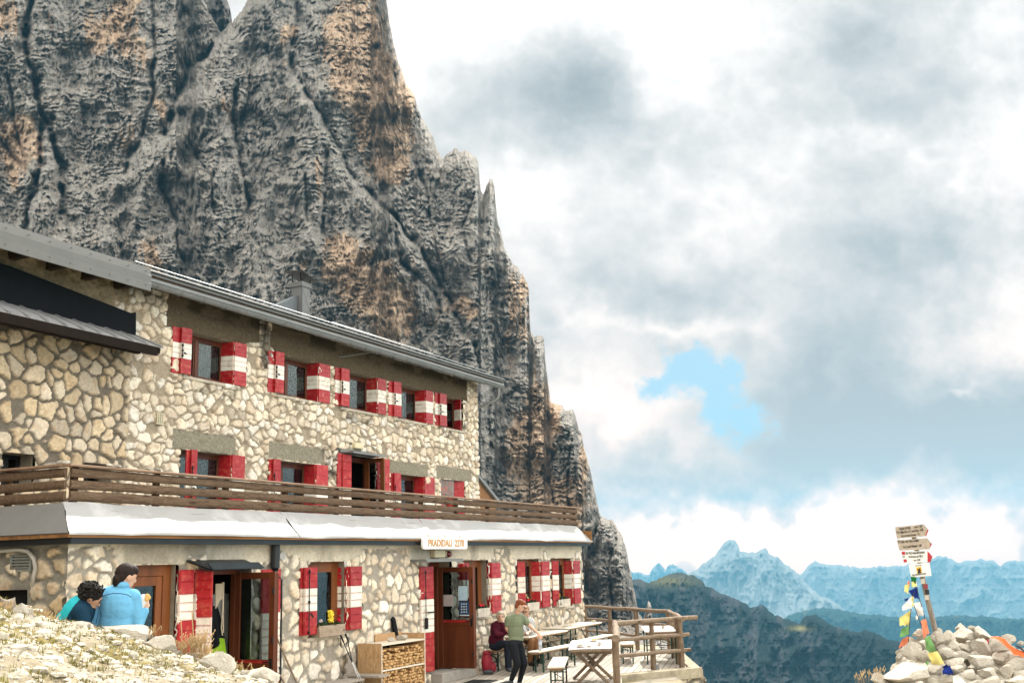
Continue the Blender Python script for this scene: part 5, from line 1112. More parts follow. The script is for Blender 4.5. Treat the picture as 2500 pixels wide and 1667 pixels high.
sign_text('Passo di Ball      ore 1.20', 350, 186, 38, -5.5, M_ink, b1, sx=.78); sign_text('715 S.Martino di Castrozza  4.00', 322, 222, 38, -5.5, M_ink, b1, sx=.70); sign_text('Rif. Col Verde di Rosetta   3.15', 370, 252, 32, -5.5, M_ink, b1, sx=.58)
b2 = plate('arrow_board', [(328, 285), (598, 268), (643, 320), (622, 367), (352, 378)], -.06, M_plank); b2['label'] = 'second wooden arrow board, below the topmost'
plate('painted_tip', [(632, 307), (644, 320), (630, 345), (624, 345)], -.064, M_rsig, .002, b2)
sign_text('711 Sent. attr. Nico Gusella', 340, 305, 38, -4, M_ink, b2, sx=.62); sign_text('Val Canali  Portela  3.00', 385, 350, 34, -4, M_ink, b2, sx=.72)
b3 = plate('arrow_plate', [(370, 388), (603, 382), (603, 484), (390, 487)], -.05, M_wht, .012); b3['label'] = 'white metal trail plate with red arrow tip'
plate('arrow_tip', [(603, 382), (648, 432), (630, 485), (603, 484)], -.05, M_rsig, .012, b3)
plate('red_square', [(371, 389), (400, 388), (404, 416), (376, 418)], -.053, M_rsig, .002, b3); plate('red_square', [(388, 458), (416, 457), (420, 484), (392, 485)], -.053, M_rsig, .002, b3)
sign_text('RIF. VELO della MADONNA', 408, 405, 33, -1.5, M_ink, b3, -.055, .63); sign_text('739', 380, 437, 28, -1.5, M_ink, b3, -.055, .75); sign_text('Via ferrata del VELO', 433, 436, 33, -1.5, M_ink, b3, -.055, .68); sign_text('ore 3.00', 480, 466, 30, -1.5, M_ink, b3, -.055, .85)
b4 = plate('trek_plate', [(435, 505), (621, 487), (640, 604), (456, 621)], -.05, M_wht, .010); b4['label'] = 'square white plate with a yellow picture panel'
plate('yellow_panel', [(502, 530), (548, 525), (556, 580), (512, 586)], -.053, mat('yellow_enamel', (.75, .42, .02), .4), .002, b4)
plate('black_figure', [(516, 584), (520, 566), (514, 548), (512, 536), (519, 545), (528, 548), (530, 536), (537, 534), (540, 544), (547, 560), (540, 556), (542, 568), (551, 580)], -.057, M_ink, .001, b4)
sign_text('PALARONDATREK', 466, 601, 23, -5, M_ink, b4, -.055, .95); sign_text('trekking delle pale', 490, 516, 12, -5, M_ink, b4, -.055)
mb = MB()
for k, (x_, y_) in enumerate(((563, 655), (590, 700), (602, 750), (597, 800))):
    c = loc(sp(x_, y_, -.045)); mb.mi = k % 3; mb.box((c.x - .028, c.y - .003, c.z - .035), (c.x + .028, c.y + .012, c.z + .035))
mb.build('sticker', [mat('pale_sticker', (.5, .47, .4), .5), mat('maroon_sticker', (.25, .04, .05), .5), M_ink], post_t)
# flags
CLTH = {}
def cloth(cn, c):
    if cn not in CLTH:
        m = mat(cn, c, .85, var=.15, vscale=12, bump=.2, bscale=30); CLTH[cn] = m
    return CLTH[cn]
fl = thing('prayer_flags', 'string of small coloured prayer flags hanging from the signpost down over the cairn', 'prayer flags', world=sp(600, 1150))
fb = fl.location.copy()
def flag(pts, m, seed, dy=-.06, fr=.02, nu=8, nv=8, name='flag'):
    """pts: four corners in order; wavy with a frayed free edge"""
    r_ = random.Random(seed); A, B, C_, D_ = [sp(x_, y_, dy + r_.uniform(-.05, .05)) - fb for x_, y_ in pts]; P = np.zeros((nv, nu, 3))
    for j in range(nv):
        for i in range(nu):
            u, v = i / (nu - 1), j / (nv - 1); q = A.lerp(B, u).lerp(D_.lerp(C_, u), v); wv_ = mnoise.noise(q * 9 + Vector((seed, 0, 0))); q += Vector((wv_ * .014 * v, wv_ * .05, mnoise.noise(q * 7 + Vector((0, seed, 0))) * .018 * v))
            if j == nv - 1: q += Vector((0, 0, r_.uniform(-fr, fr)))
            P[j, i] = q
    o = grid_obj(name, P, m); o.parent = fl; return o
Wt = cloth('white_cloth', (.72, .72, .70)); Ye = cloth('yellow_cloth', (.74, .64, .22)); Gr = cloth('green_cloth', (.16, .33, .12)); Bl = cloth('blue_cloth', (.015, .035, .22)); Og = cloth('orange_cloth', (.76, .24, .13)); Dg = cloth('dark_green_cloth', (.01, .12, .03))
mb = MB()
for q in ([(480, 615), (500, 700), (475, 800), (455, 930), (440, 1060), (432, 1220)], [(485, 615), (505, 700), (535, 820), (575, 960), (600, 1120), (655, 1240), (705, 1350), (765, 1425), (830, 1480), (905, 1560)], [(495, 640), (470, 830), (540, 1030), (600, 1130)]):
    mb.tube([sp(x_, y_, -.07) - fb for x_, y_ in q], .005, 5)
mb.build('string', mat('dark_string', (.06, .06, .07), .9), fl)
for i, (pts, m) in enumerate((([(458, 612), (503, 618), (500, 664), (460, 662)], Dg), ([(455, 655), (505, 660), (508, 700), (465, 712)], Ye), ([(450, 655), (430, 655), (390, 745), (440, 700)], Og), ([(400, 690), (440, 680), (430, 760), (395, 740)], Ye), ([(430, 740), (512, 705), (530, 822), (475, 795)], Bl), ([(466, 785), (372, 880), (375, 918), (465, 898)], Wt),
                              ([(462, 790), (482, 792), (478, 880), (458, 868)], Ye), ([(480, 848), (545, 838), (572, 958), (520, 955)], Wt), ([(455, 915), (360, 980), (352, 1045), (440, 1060)], Ye), ([(436, 1050), (375, 1080), (350, 1150), (435, 1140)], Gr), ([(434, 1145), (380, 1170), (345, 1250), (430, 1245)], Og),
                              ([(542, 1008), (590, 990), (622, 1120), (570, 1155)], Og), ([(575, 1165), (628, 1140), (682, 1275), (600, 1290)], Gr), ([(608, 1300), (690, 1280), (752, 1385), (650, 1415)], Ye), ([(735, 1420), (775, 1398), (836, 1470), (790, 1498)], Bl), ([(735, 1455), (800, 1405), (838, 1480), (745, 1492)], Bl), ([(830, 1500), (870, 1485), (960, 1572), (830, 1575)], Wt), ([(590, 1370), (612, 1370), (612, 1400), (585, 1395)], Gr),
                              ([(500, 960), (520, 965), (515, 1000), (495, 990)], Wt), ([(395, 815), (430, 800), (425, 825), (400, 835)], Bl))):
    ym = sum(q[1] for q in pts) / 4; flag(pts, m, i + 1, -.08 if i not in (11, 12, 13, 14, 15, 16, 17) else min(-.10, 16.75 - (ym - 1080) / 490 * 1.35 - .36 - YS))
# orange cloth weighted down by stones
def strip(name, pl, wd, m, seed, YY):
    P = np.zeros((8, len(pl), 3))
    for i, (x_, y_) in enumerate(pl):
        for j in range(8):
            q = at_depth(2100 + x_ / 3.6725, 1240 + (y_ + wd[i] * j / 7) / 3.6725, YY - j * .02); q += Vector((0, mnoise.noise(q * 8 + Vector((seed, 0, 0))) * .05, mnoise.noise(q * 9) * .02)); P[j, i] = q
    return grid_obj(name, P, m)
Yc = 15.95
o = strip('orange_cloth', [(1165, 1150), (1200, 1143), (1240, 1150), (1290, 1175), (1340, 1215), (1380, 1250), (1430, 1270), (1490, 1290), (1560, 1320)], [14, 22, 35, 45, 55, 62, 52, 55, 60], cloth('bright_orange_cloth', (.80, .13, .04)), 3, Yc); tag(o, 'bright orange cloth draped over the right side of the stone cairn', 'cloth')
o = strip('black_cloth', [(1390, 1228), (1430, 1245), (1480, 1270), (1560, 1300)], [10, 18, 20, 20], cloth('black_cloth', (.015, .015, .018)), 5, Yc + .1); tag(o, 'narrow black strap lying behind the orange cloth on the cairn', 'strap')
o = strip('red_cloth', [(1140, 1170), (1150, 1190), (1155, 1215)], [10, 14, 8], cloth('red_scrap', (.35, .02, .03)), 6, Yc - .1); tag(o, 'small red scrap of cloth caught between cairn stones', 'cloth')
PL = [(at_depth(2095 + i * 14, 1668 - i * 4, 14.6), .16, 8, .07) for i in range(5)]
tag(stalks('dry_grass', PL, MATS['dry_stalks'], 8), kind='stuff')
# stones left lying on the terrace rail
for i, (px, lb) in enumerate(((128, 'end'), (150, 'end'), (163, 'end'), (286, 'front'), (305, 'front'), (383, 'front'), (402, 'front'))):
    if px < 170:
        b = bearing(px, 1122); t = ((HUT_O + HU * -8.97 - EYE).dot(HU)) / b.dot(HU); q = EYE + b * t; q.z = 3.885
    else: s_, _ = on_wall(px, 1130, 0); q = HW(s_, -.14, 3.885)
    rock(q, .13, .06, .09, i + 20, ['leftmost stone on the short side of the terrace railing', 'middle stone on the short side of the terrace railing', 'stone on the terrace railing closest to its corner', 'first stone right of the railing corner', 'second stone right of the railing corner', 'third stone right of the railing corner, near the lower shutters', 'fourth stone right of the railing corner, near the lower shutters'][i], 'stones lying on the terrace railing', name='stone', cat='stone')
# ------------------------------------------------------------------ deck and log railing
def HL(s, n, z=0.0): return Vector((s, -n, z))
M_deck = mat('deck_planks', (.44, .395, .33), .85, var=.16, vscale=3)
def deck_mat():
    m = bpy.data.materials.new('deck_planks'); m.use_nodes = True; t = NT(m.node_tree); t.n.clear()
    o = t.node('ShaderNodeOutputMaterial'); b = t.node('ShaderNodeBsdfPrincipled'); t.l.new(b.outputs[0], o.inputs[0])
    oc = t.mapping(t.node('ShaderNodeTexCoord').outputs['Object'], (1, 1, 1), (0, 0, 0), (0, 0, R(-14)))
    sx = t.node('ShaderNodeSeparateXYZ'); t.l.new(oc, sx.inputs[0]); yy = t.math('MULTIPLY', sx.outputs[1], 1 / .145); fr = t.math('FRACT', yy); fl_ = t.math('FLOOR', yy)
    gap = t.math('GREATER_THAN', t.math('ABSOLUTE', t.math('SUBTRACT', fr, .5)), .455)
    wn = t.node('ShaderNodeTexWhiteNoise', noise_dimensions='1D'); t.l.new(fl_, wn.inputs['W'])
    n = t.noise(t.mapping(oc, (1.0, 9, 9)), 2.5, 6, .6); c = t.ramp(t.math('ADD', t.math('MULTIPLY', n, .7), t.math('MULTIPLY', wn.outputs[0], .3)), [(.25, (.30, .265, .22)), (.75, (.50, .46, .40))])
    c = t.mix(gap, c, (.05, .04, .03)); t.l.new(c, b.inputs['Base Color']); b.inputs['Roughness'].default_value = .85; b.inputs['Specular IOR Level'].default_value = .2
    bp = t.node('ShaderNodeBump'); bp.inputs['Strength'].default_value = .8; bp.inputs['Distance'].default_value = .02; t.l.new(t.math('SUBTRACT', 1.0, gap), bp.inputs['Height']); t.l.new(bp.outputs[0], b.inputs['Normal']); return m
M_deck = deck_mat()
DK = [(-3.0, .0), (8.82, .0), (8.9, -2.0), (11.3, -1.3), (7.95, 2.85), (4.75, 4.12), (3.1, 3.18), (-1.4, 4.9), (-3.0, 5.5)]
bm = bmesh.new(); top = [bm.verts.new(HL(s_, n_, 0.0)) for s_, n_ in DK]; bot = [bm.verts.new(HL(s_, n_, -.06)) for s_, n_ in DK]; bm.faces.new(top); bm.faces.new(bot[::-1]); k = len(DK)
for i in range(k): bm.faces.new((top[i], bot[i], bot[(i + 1) % k], top[(i + 1) % k]))
bmesh.ops.recalc_face_normals(bm, faces=bm.faces[:]); me = bpy.data.meshes.new('terrace_floor'); bm.to_mesh(me); bm.free(); me.materials.append(M_deck)
dk = bpy.data.objects.new('terrace_floor', me); COL.objects.link(dk); dk.location = HUT_O; dk.rotation_euler = (0, 0, HUT_A); dk['kind'] = 'structure'
rw = thing('retaining_wall', 'concrete capped stone wall holding up the corner of the wooden terrace below the log railing', 'wall')
M_conc = mat('grainy_concrete', (.40, .35, .26), .95, var=.15, vscale=8, bump=.6, bscale=60, dirt=(.20, .18, .13))
def wallseg(name, a, b, z0, z1, th, m, bev=.01):
    a = HL(*a); b = HL(*b); mb = MB(); mb.bar(a + Vector((0, 0, (z0 + z1) / 2)), b + Vector((0, 0, (z0 + z1) / 2)), th, z1 - z0); return mb.build(name, m, rw, bevel=bev)
wallseg('coping', (2.35, 3.05), (4.55, 4.45), -.20, .02, .30, M_conc); wallseg('coping', (4.50, 4.45), (8.2, 2.9), -.25, -.03, .25, M_conc)
def rw_fn(S, Z): return masonry(S, Z, .30, .9, .07, 171, CREAM, (.20, .18, .15), .05, .05)
wall_grid('stone_face', 0, 2.6, -2.5, -.2, .03, [], rw_fn, lambda S, H, Z: np.stack([2.35 + (S / 2.6) * 2.2 + H * .54 + .06, -(3.05 + (S / 2.6) * 1.42) - H * .84 - .10, Z], -1), rw)
wall_grid('stone_face', 0, 4.0, -3.5, -.25, .03, [], rw_fn, lambda S, H, Z: np.stack([4.55 + (S / 4.0) * 3.7 + H * .39 + .03, -(4.50 - (S / 4.0) * 1.55) - H * .92 - .08, Z], -1), rw)
def logw(a, b, r0, r1=None, seed=0):
    a = Vector(a); b = Vector(b); n = 9; pts = []; rr = []
    for i in range(n):
        t_ = i / (n - 1); q = a.lerp(b, t_); q += Vector((mnoise.noise(q * 1.1 + Vector((seed, 0, 0))), mnoise.noise(q * 1.1 + Vector((0, seed, 0))), mnoise.noise(q * 1.1 + Vector((0, 0, seed))))) * .022; pts.append(q); rr.append((r0 + ((r1 or r0) - r0) * t_) * (1 + mnoise.noise(q * 3) * .10))
    mb = MB(); mb.tube(pts, rr, 14); return mb
lr = thing('log_railing', 'round log railing along the open edge of the wooden terrace', 'railing')
def prail(a, b, r=.052, z=None, seed=0, over=(0, 0)):
    p = HL(a[0], a[1], z); q = HL(b[0], b[1], z if len(b) < 3 else b[2]); d = (q - p).normalized(); return logw(p - d * over[0], q + d * over[1], r, r * .9, seed).build('rail', M_logh, lr, smooth=True)
F_, K1, K2, W_, E_ = (3.05, 3.12), (4.62, 4.14), (7.86, 2.77), (11.1, -.98), (-1.05, 4.68)
for k, (z_, r_) in enumerate(((1.05, .055), (.70, .045), (.36, .045))):
    prail(F_, K1, r_, z_, k, (.02, .42 if k == 0 else .16)); prail(K1, K2, r_ * .95, z_, 10 + k, (.08, .05)); prail(K2, W_, r_ * .9, z_, 20 + k, (.05, .1))
prail(E_, F_, .066, 1.04, 31, (.30, .0)); prail(E_, (1.0, 3.9), .05, .62, 33, (.1, 0)); 
def post(s_, n_, r=.06, z0=-.06, z1=1.02, sq=False, seed=0):
    if sq: mb = MB(); mb.box((s_ - .07, -n_ - .05, z0), (s_ + .07, -n_ + .05, z1)); return mb.build('post', M_log, lr, bevel=.008)
    return logw(HL(s_, n_, z0), HL(s_, n_, z1), r, r * .95, seed).build('post', M_log, lr, smooth=True)
post(3.98, 3.62, .062, seed=1); post(4.55, 4.08, .065, z0=-.02, seed=2); post(5.15, 3.86, sq=True); post(5.55, 3.70, sq=True); post(6.7, 3.22, seed=4); post(7.8, 2.76, seed=5); post(8.9, 1.5, seed=6); post(9.9, .35, seed=7); post(10.9, -.8, seed=8)
post(-1.05, 4.66, .066, z0=-.4, z1=1.0, seed=9)
mb = MB(); mb.cyl((4.02, -3.66, -.02), (4.02, -3.66, .12), .075); mb.build('post_shoe', M_zincd, lr)

# ------------------------------------------------------------------ beer tables and benches
M_top = mat('pale_table_board', (.66, .60, .50), .6, var=.10, vscale=3, stretch=(.6, 6, 6), dirt=(.50, .42, .32), dscale=2)
M_green = mat('dark_green_steel', (.012, .045, .032), .45, var=.2)
M_wtop = mat('white_table_cover', (.78, .77, .73), .5, var=.03)
def folding(name, L, W, H, label, s, n, rot, top=None, group=None, z=0.0):
    t_ = thing(name, label, 'bench' if 'bench' in name else 'table', s, n, z, R(rot), group)
    mb = MB(); mb.box((-L / 2, -W / 2, H - .032), (L / 2, W / 2, H)); mb.build('seat' if 'bench' in name else 'tabletop', top or M_top, t_, bevel=.006)
    mb = MB(); mb.box((-L / 2 + .05, -W / 2 + .03, H - .058), (L / 2 - .05, -W / 2 + .055, H - .033)); mb.box((-L / 2 + .05, W / 2 - .055, H - .058), (L / 2 - .05, W / 2 - .03, H - .033))
    for e in (-1, 1): mb.box((e * (L / 2 - .05) - .02, -W / 2 + .055, H - .075), (e * (L / 2 - .05) + .02, W / 2 - .055, H - .033))
    mb.build('apron', mat('brown_batten', (.25, .15, .08), .7), t_)
    for e in (-1, 1):
        x = e * (L / 2 - .28); hw = W / 2 - .045
        for q in (-1, 1): mb = MB(); mb.bar((x, q * hw, 0), (x, q * hw, H - .055), .032, .032); mb.build('leg', M_green, t_)
        mb = MB(); mb.bar((x, -hw + .017, H * .42), (x, hw - .017, H * .42), .02, .02); mb.bar((x, -hw + .017, H - .10), (x, hw - .017, H - .10), .02, .02); mb.bar((x, 0, H * .43), (x - e * .42, 0, H - .06), .014, .014)
        mb.bar((x, -hw + .02, H * .5), (x, hw - .02, H - .11), .012, .012); mb.build('brace', M_green, t_)
    return t_
folding('beer_table', 2.2, .66, .76, 'pale beer table nearest the entrance, where the seated people sit', 3.98, .80, 0, group='beer tables on the terrace')
folding('beer_table', 2.5, .70, .78, 'far beer table at the corner window, with a stone on top', 6.75, .55, 2, group='beer tables on the terrace')
folding('beer_table', 1.9, .75, .76, 'beer table seen behind the log railing at the terrace corner', 5.85, 3.15, 22, M_wtop, group='beer tables on the terrace')
folding('beer_bench', 2.2, .26, .47, 'brown beer bench against the wall carrying the woman in maroon', 3.75, .23, 0, MATS['brown_batten'] if 'brown_batten' in MATS else M_top, group='beer benches on the terrace')
folding('beer_bench', 2.2, .28, .47, 'long pale beer bench with the water bottle on its near end', 3.72, 1.38, -2, group='beer benches on the terrace')
folding('beer_bench', 2.1, .32, .47, 'short looking beer bench seen end on, left of the crossed leg table', .52, 2.86, 21, group='beer benches on the terrace')
folding('beer_bench', 2.2, .26, .47, 'beer bench along the wall under the corner windows', 6.6, .02 + .16, 0, group='beer benches on the terrace')
folding('beer_bench', 2.0, .32, .47, 'beer bench seen end on between the log posts', 5.85, 2.32, 22, group='beer benches on the terrace')
folding('beer_bench', 2.2, .28, .47, 'beer bench in front of the far beer table', 6.8, 1.12, 3, group='beer benches on the terrace')
# crossed leg table
M_old = wood_mat('old_timber', (.15, .10, .065), (.34, .27, .20), (.05, .03, .02), (1.5, 9, 9))
pt = thing('picnic_table', 'heavy wooden table on crossed legs with a pale cloth and leftover plates', 'table', 1.14, 3.32, 0, R(22))
mb = MB()
for k in range(4): mb.box((-1.2, -.42 + k * .212, .70), (1.2, -.42 + k * .212 + .205, .745))
mb.build('tabletop', M_old, pt, bevel=.006)
for e in (-1, 1):
    for q in (-1, 1): mb = MB(); mb.bar((e * .86 + q * .03, q * .40, 0.0), (e * .86 + q * .03, -q * .34, .70), .058, .13, (1, 0, 0)); mb.build('leg', M_old, pt, bevel=.006)
    mb = MB(); mb.box((e * .86 - .10, -.38, .635), (e * .86 + .10, .38, .698)); mb.build('crosspiece', M_old, pt, bevel=.005)
mb = MB(); mb.bar((-.86, 0, .36), (.86, 0, .36), .06, .10); mb.build('stretcher', M_old, pt)
n1_, n2_ = 50, 22; U_, V_ = np.meshgrid(np.linspace(-1.16, 1.1, n1_), np.linspace(-.46, .44, n2_)); Zc = .752 + 0 * U_ + (fbm(U_ * 4, V_ * 4, 3, 3)) * .008
Zc = Zc - np.clip(np.abs(V_) - .425, 0, 1) * 1.6; o = grid_obj('tablecloth', np.stack([U_, V_, Zc], -1), mat('floral_cloth', (.74, .73, .71), .7, var=.04, dirt=(.62, .30, .32), dscale=11))
o.matrix_world = pt.matrix_basis.copy(); tag(o, 'pale oilcloth with faint red flowers on the crossed leg table', 'tablecloth')
def lathe(prof, seg=20):
    mb = MB(); rings = [[mb.bm.verts.new((r_ * math.cos(a), r_ * math.sin(a), z_)) for a in [2 * math.pi * k / seg for k in range(seg)]] for r_, z_ in prof]
    for a, b in zip(rings[:-1], rings[1:]):
        for j in range(seg): mb._f((a[j], a[(j + 1) % seg], b[(j + 1) % seg], b[j]))
    mb._f(rings[0][::-1]); mb._f(rings[-1]); return mb
M_china = mat('white_china', (.75, .75, .74), .3); M_food = mat('golden_food', (.62, .36, .08), .8, var=.3, vscale=20)
def plate_(s_, n_, z_, label, food=True, r=.12):
    t_ = thing('plate', label, 'plate', s_, n_, z_, group='plates left on the tables')
    lathe([(.03, 0), (r * .7, .004), (r, .022), (r * .97, .024), (r * .68, .010), (.02, .008)]).build('dish', M_china, t_, smooth=True)
    if food:
        mb = MB(); r_ = random.Random(int(s_ * 10)); [mb.sphere((r_.uniform(-.05, .05), r_.uniform(-.05, .05), .025), (.03, .022, .018), seg=7) for _ in range(7)]; mb.build('food', M_food, t_, smooth=True)
plate_(1.75, 3.12, .764, 'white bowl of golden food on the crossed leg table'); plate_(.35, 3.42, .764, 'white plate with a crumpled napkin on the crossed leg table', False, .13); plate_(3.55, .92, .762, 'white plate with a napkin on the table before the seated pair', False, .11)
rock(HW(.30, 3.42, .80), .14, .06, .10, 31, 'pale crumpled napkin stone weighing down the near end of the tablecloth', None); rock(HW(.55, 3.72, .80), .09, .09, .08, 32, 'pale grey stone on the near right corner of the tablecloth', None)
rock(HW(.2, 3.65, .79), .10, .06, .08, 33, 'small flat stone near the front edge of the tablecloth', None); rock(HW(5.9, .70, .80), .16, .07, .10, 34, 'flat grey stone on the far beer table', None); rock(HW(7.7, .75, .81), .15, .06, .1, 35, 'flat stone at the right end of the far beer table', None)
rock(HW(5.6, 3.35, .80), .12, .08, .1, 36, 'round stone on the table behind the log railing', None)
bt = thing('water_bottle', 'clear ribbed plastic water bottle standing on the end of the long pale bench', 'bottle', 2.86, 1.40, .471)
lathe([(.036, 0), (.040, .01), (.036, .03), (.040, .05), (.036, .07), (.040, .09), (.036, .11), (.040, .13), (.040, .17), (.037, .19), (.040, .21), (.036, .245), (.018, .285), (.014, .30)]).build('bottle_body', mat('clear_plastic', (.62, .66, .72), .15, trans=.35, var=.1), bt, smooth=True)
mb = MB(); mb.cyl((0, 0, .12), (0, 0, .19), .0412, seg=20); mb.build('bottle_label', mat('bluish_label', (.55, .60, .72), .5), bt); mb = MB(); mb.cyl((0, 0, .30), (0, 0, .325), .017); mb.build('cap', mat('bluecap', (.5, .6, .75), .4), bt)

# ------------------------------------------------------------------ things along the wall
sh = thing('firewood_shelf', 'pine plank shelf packed with split firewood beside the entrance', 'shelf', -1.54, 0)
M_pine = wood_mat('knotty_pine', (.40, .235, .11), (.56, .37, .20), (.15, .05, .02), (9, 5, 1.0), .6, .12); M_edge = mat('pale_plank_edge', (.66, .58, .48), .6, var=.08)
for x0, x1, zt in ((-.79, -.765, 1.0), (.745, .77, 1.09)): mb = MB(); mb.box((x0, -.60, 0), (x1, -.08, zt)); mb.build('side_panel', M_pine, sh, bevel=.003)
for zt in (.955, .50): mb = MB(); mb.box((-.764, -.60, zt), (.744, -.10, zt + .028)); mb.build('shelf_board', M_edge if zt > .1 else M_pine, sh, bevel=.003)
mb = MB(); mb.box((-.2, -.085, .98), (.745, -.062, 1.12)); mb.build('back_panel', M_pine, sh); mb = MB(); mb.box((-.79, -.606, 0), (-.765, -.601, 1.0)); mb.box((.745, -.606, 0), (.77, -.601, 1.09)); mb.build('plank_edge', M_edge, sh)
LOGM = []
M_cut = mat('split_wood', (.52, .33, .155), .85, var=.28, vscale=6, stretch=(1, 1, 1), bump=.3, bscale=30)
for i in range(8):
    r_ = random.Random(i + 50); mb = MB(); n = r_.choice((3, 4, 4, 4)); R_ = .035; pts = [(math.cos(a) * R_ * r_.uniform(.7, 1.3) * 1.25, math.sin(a) * R_ * r_.uniform(.7, 1.2) * .8) for a in [2 * math.pi * k / n + .6 for k in range(n)]]
    mb.prism(pts, -.15, .15); o = mb.build('firewood', M_cut, None, bevel=.002); LOGM.append(o.data); bpy.data.objects.remove(o)
r_ = random.Random(9)
for (za, zb, lab) in ((.53, .90, 'split firewood log stacked on the upper shelf'), (.02, .46, 'split firewood log stacked on the lower shelf')):
    zz = za + .022
    while zz < zb:
        x = -.72 + r_.uniform(0, .03)
        while x < .71:
            w_ = r_.uniform(.055, .10)
            if not (zz > zb - .09 and r_.random() < .35):
                o = bpy.data.objects.new('firewood', LOGM[r_.randrange(8)]); COL.objects.link(o); o.location = HW(-1.54 + x + w_ / 2, .42 + r_.uniform(-.03, .035), zz + r_.uniform(-.006, .012)); o.rotation_euler = (0, 0, HUT_A + r_.uniform(-.18, .18)); o.rotation_euler.rotate_axis('Y', r_.uniform(-.35, .35)); o.scale = (w_ / .072, 1, r_.uniform(.85, 1.15)); tag(o, lab + (', left third' if x < -.24 else ', middle third' if x < .24 else ', right third') + (', lower rows' if zz < (za + zb) / 2 else ', upper rows'), 'firewood', 'firewood in the shelf')
            x += w_ * .93
        zz += .052
mb = MB(); mb.box((-2.30, -.10, .0), (-.80, -.07, .95)); mb.build('shelf_back', M_dark, None); o = COL.objects['shelf_back']; o.parent = sh; o.name = 'back_board'
for v in o.data.vertices: v.co.x += 1.54
rock(HW(-1.30, .38, 1.03), .26, .11, .16, 41, 'brownish angular stone lying on top of the firewood shelf', None); rock(HW(-1.62, .36, 1.02), .16, .09, .12, 42, 'small grey stone left on top of the firewood shelf', None)
# bench with carved end board
wb = thing('wall_bench', 'old grey wooden bench with a carved end board standing against the wall', 'bench', -3.6, 0)
M_grey = wood_mat('silver_grey_wood', (.22, .19, .16), (.42, .38, .33), (.08, .07, .06), (1.5, 9, 9))
mb = MB(); mb.box((-1.3, -.55, .40), (.80, -.16, .44)); mb.build('seat', M_grey, wb, bevel=.005); mb = MB(); mb.box((.88, -.80, .44), (1.22, -.08, .48)); mb.build('side_seat', M_grey, wb, bevel=.005)
pr = [(.0, .40), (.0, 0), (.08, 0), (.10, .40)]
mb = MB(); c_ = [(-.10, .30), (.02, .34), (.0, .45), (.07, .52), (.03, .62), (.11, .70), (.08, .80), (.14, .88), (.34, .87), (.36, .78), (.31, .70), (.37, .62), (.33, .52), (.36, .44), (.34, 0), (.1, 0)]; mb.prism([(x + .78, z_) for x, z_ in c_], -.14, -.10); mb.build('end_board', M_grey, wb, bevel=.003)
for x in (-1.1, .6): mb = MB(); mb.box((x, -.5, 0), (x + .06, -.2, .40)); mb.build('leg', M_grey, wb)
def pole(label, a, m_, b, seed):
    t_ = thing('hiking_pole', label, 'hiking pole', group='hiking poles'); mb = MB(); mb.cyl(a.lerp(b, .04), m_, .010, .009); mb.build('upper_shaft', M_black, t_)
    mb = MB(); mb.cyl(m_, b, .007, .005); mb.build('lower_shaft', mat('silver_shaft', (.62, .62, .62), .3, metal=.8), t_)
    d = (a - b).normalized(); mb = MB(); mb.tube([a - d * .14, a - d * .06, a], [.014, .017, .020], 8); mb.sphere(a, .022, seg=8); mb.build('grip', M_black, t_, smooth=True)
    mb = MB(); q = a - d * .03; mb.tube([q, q + Vector((-.045 + seed * .1, -.02, -.04)), q + Vector((-.05 + seed * .09, -.02, -.14)), q + Vector((-.01 + seed * .02, -.01, -.19)), q + Vector((.0, 0, -.10))], .007, 6); mb.build('strap', M_black, t_)
pole('left one of two hiking poles leaning below the flower window', HL(-2.96, .14, 1.20), HL(-2.86, .32, .72), HL(-2.74, .60, .0), 0); pole('right one of two hiking poles leaning below the flower window', HL(-2.80, .14, 1.19), HL(-2.82, .30, .72), HL(-2.62, .62, .0), 1)
mb = MB(); mb.tube([HL(-4.74, .06, 1.42), HL(-4.70, .12, 1.2), HL(-4.45, .30, .55), HL(-4.33, .42, .05)], .014, 8); o = mb.build('walking_stick', MATS['old_timber']); o.location = HUT_O; o.rotation_euler = (0, 0, HUT_A); tag(o, 'long bare stick leaning on the wall by the downpipe', 'stick')
mb = MB(); mb.tube([HL(-5.06, .30, .70), HL(-5.02, .34, .76), HL(-4.97, .38, .70), HL(-4.86, .45, .45), HL(-4.80, .5, .05)], .015, 8); o = mb.build('walking_stick', MATS['old_timber']); o.location = HUT_O; o.rotation_euler = (0, 0, HUT_A); tag(o, 'shorter stick with a curved handle, low beside the long stick', 'stick')
mb = MB(); mb.prism([(-1.16, 1.36), (-1.10, 1.42), (-1.02, 1.38), (-.97, 1.22), (-.92, 1.06), (-.90, .98), (-.97, .97), (-1.03, 1.02), (-1.06, 1.16), (-1.12, 1.24), (-1.10, 1.32)], -.09, -.045); o = mb.build('glove', mat('black_fabric', (.01, .01, .011), .9), bevel=.012); o.location = HUT_O; o.rotation_euler = (0, 0, HUT_A); tag(o, 'black glove or cloth hanging on the wall above the firewood shelf', 'glove')
mb = MB(); mb.box((-.45, -.28, 0), (.45, .28, .014)); o = mb.build('doormat', mat('black_mat', (.02, .022, .022), .95)); o.location = HW(.75, .95, .002); o.rotation_euler = (0, 0, HUT_A + R(8)); tag(o, 'black doormat on the planks before the entrance', 'doormat')
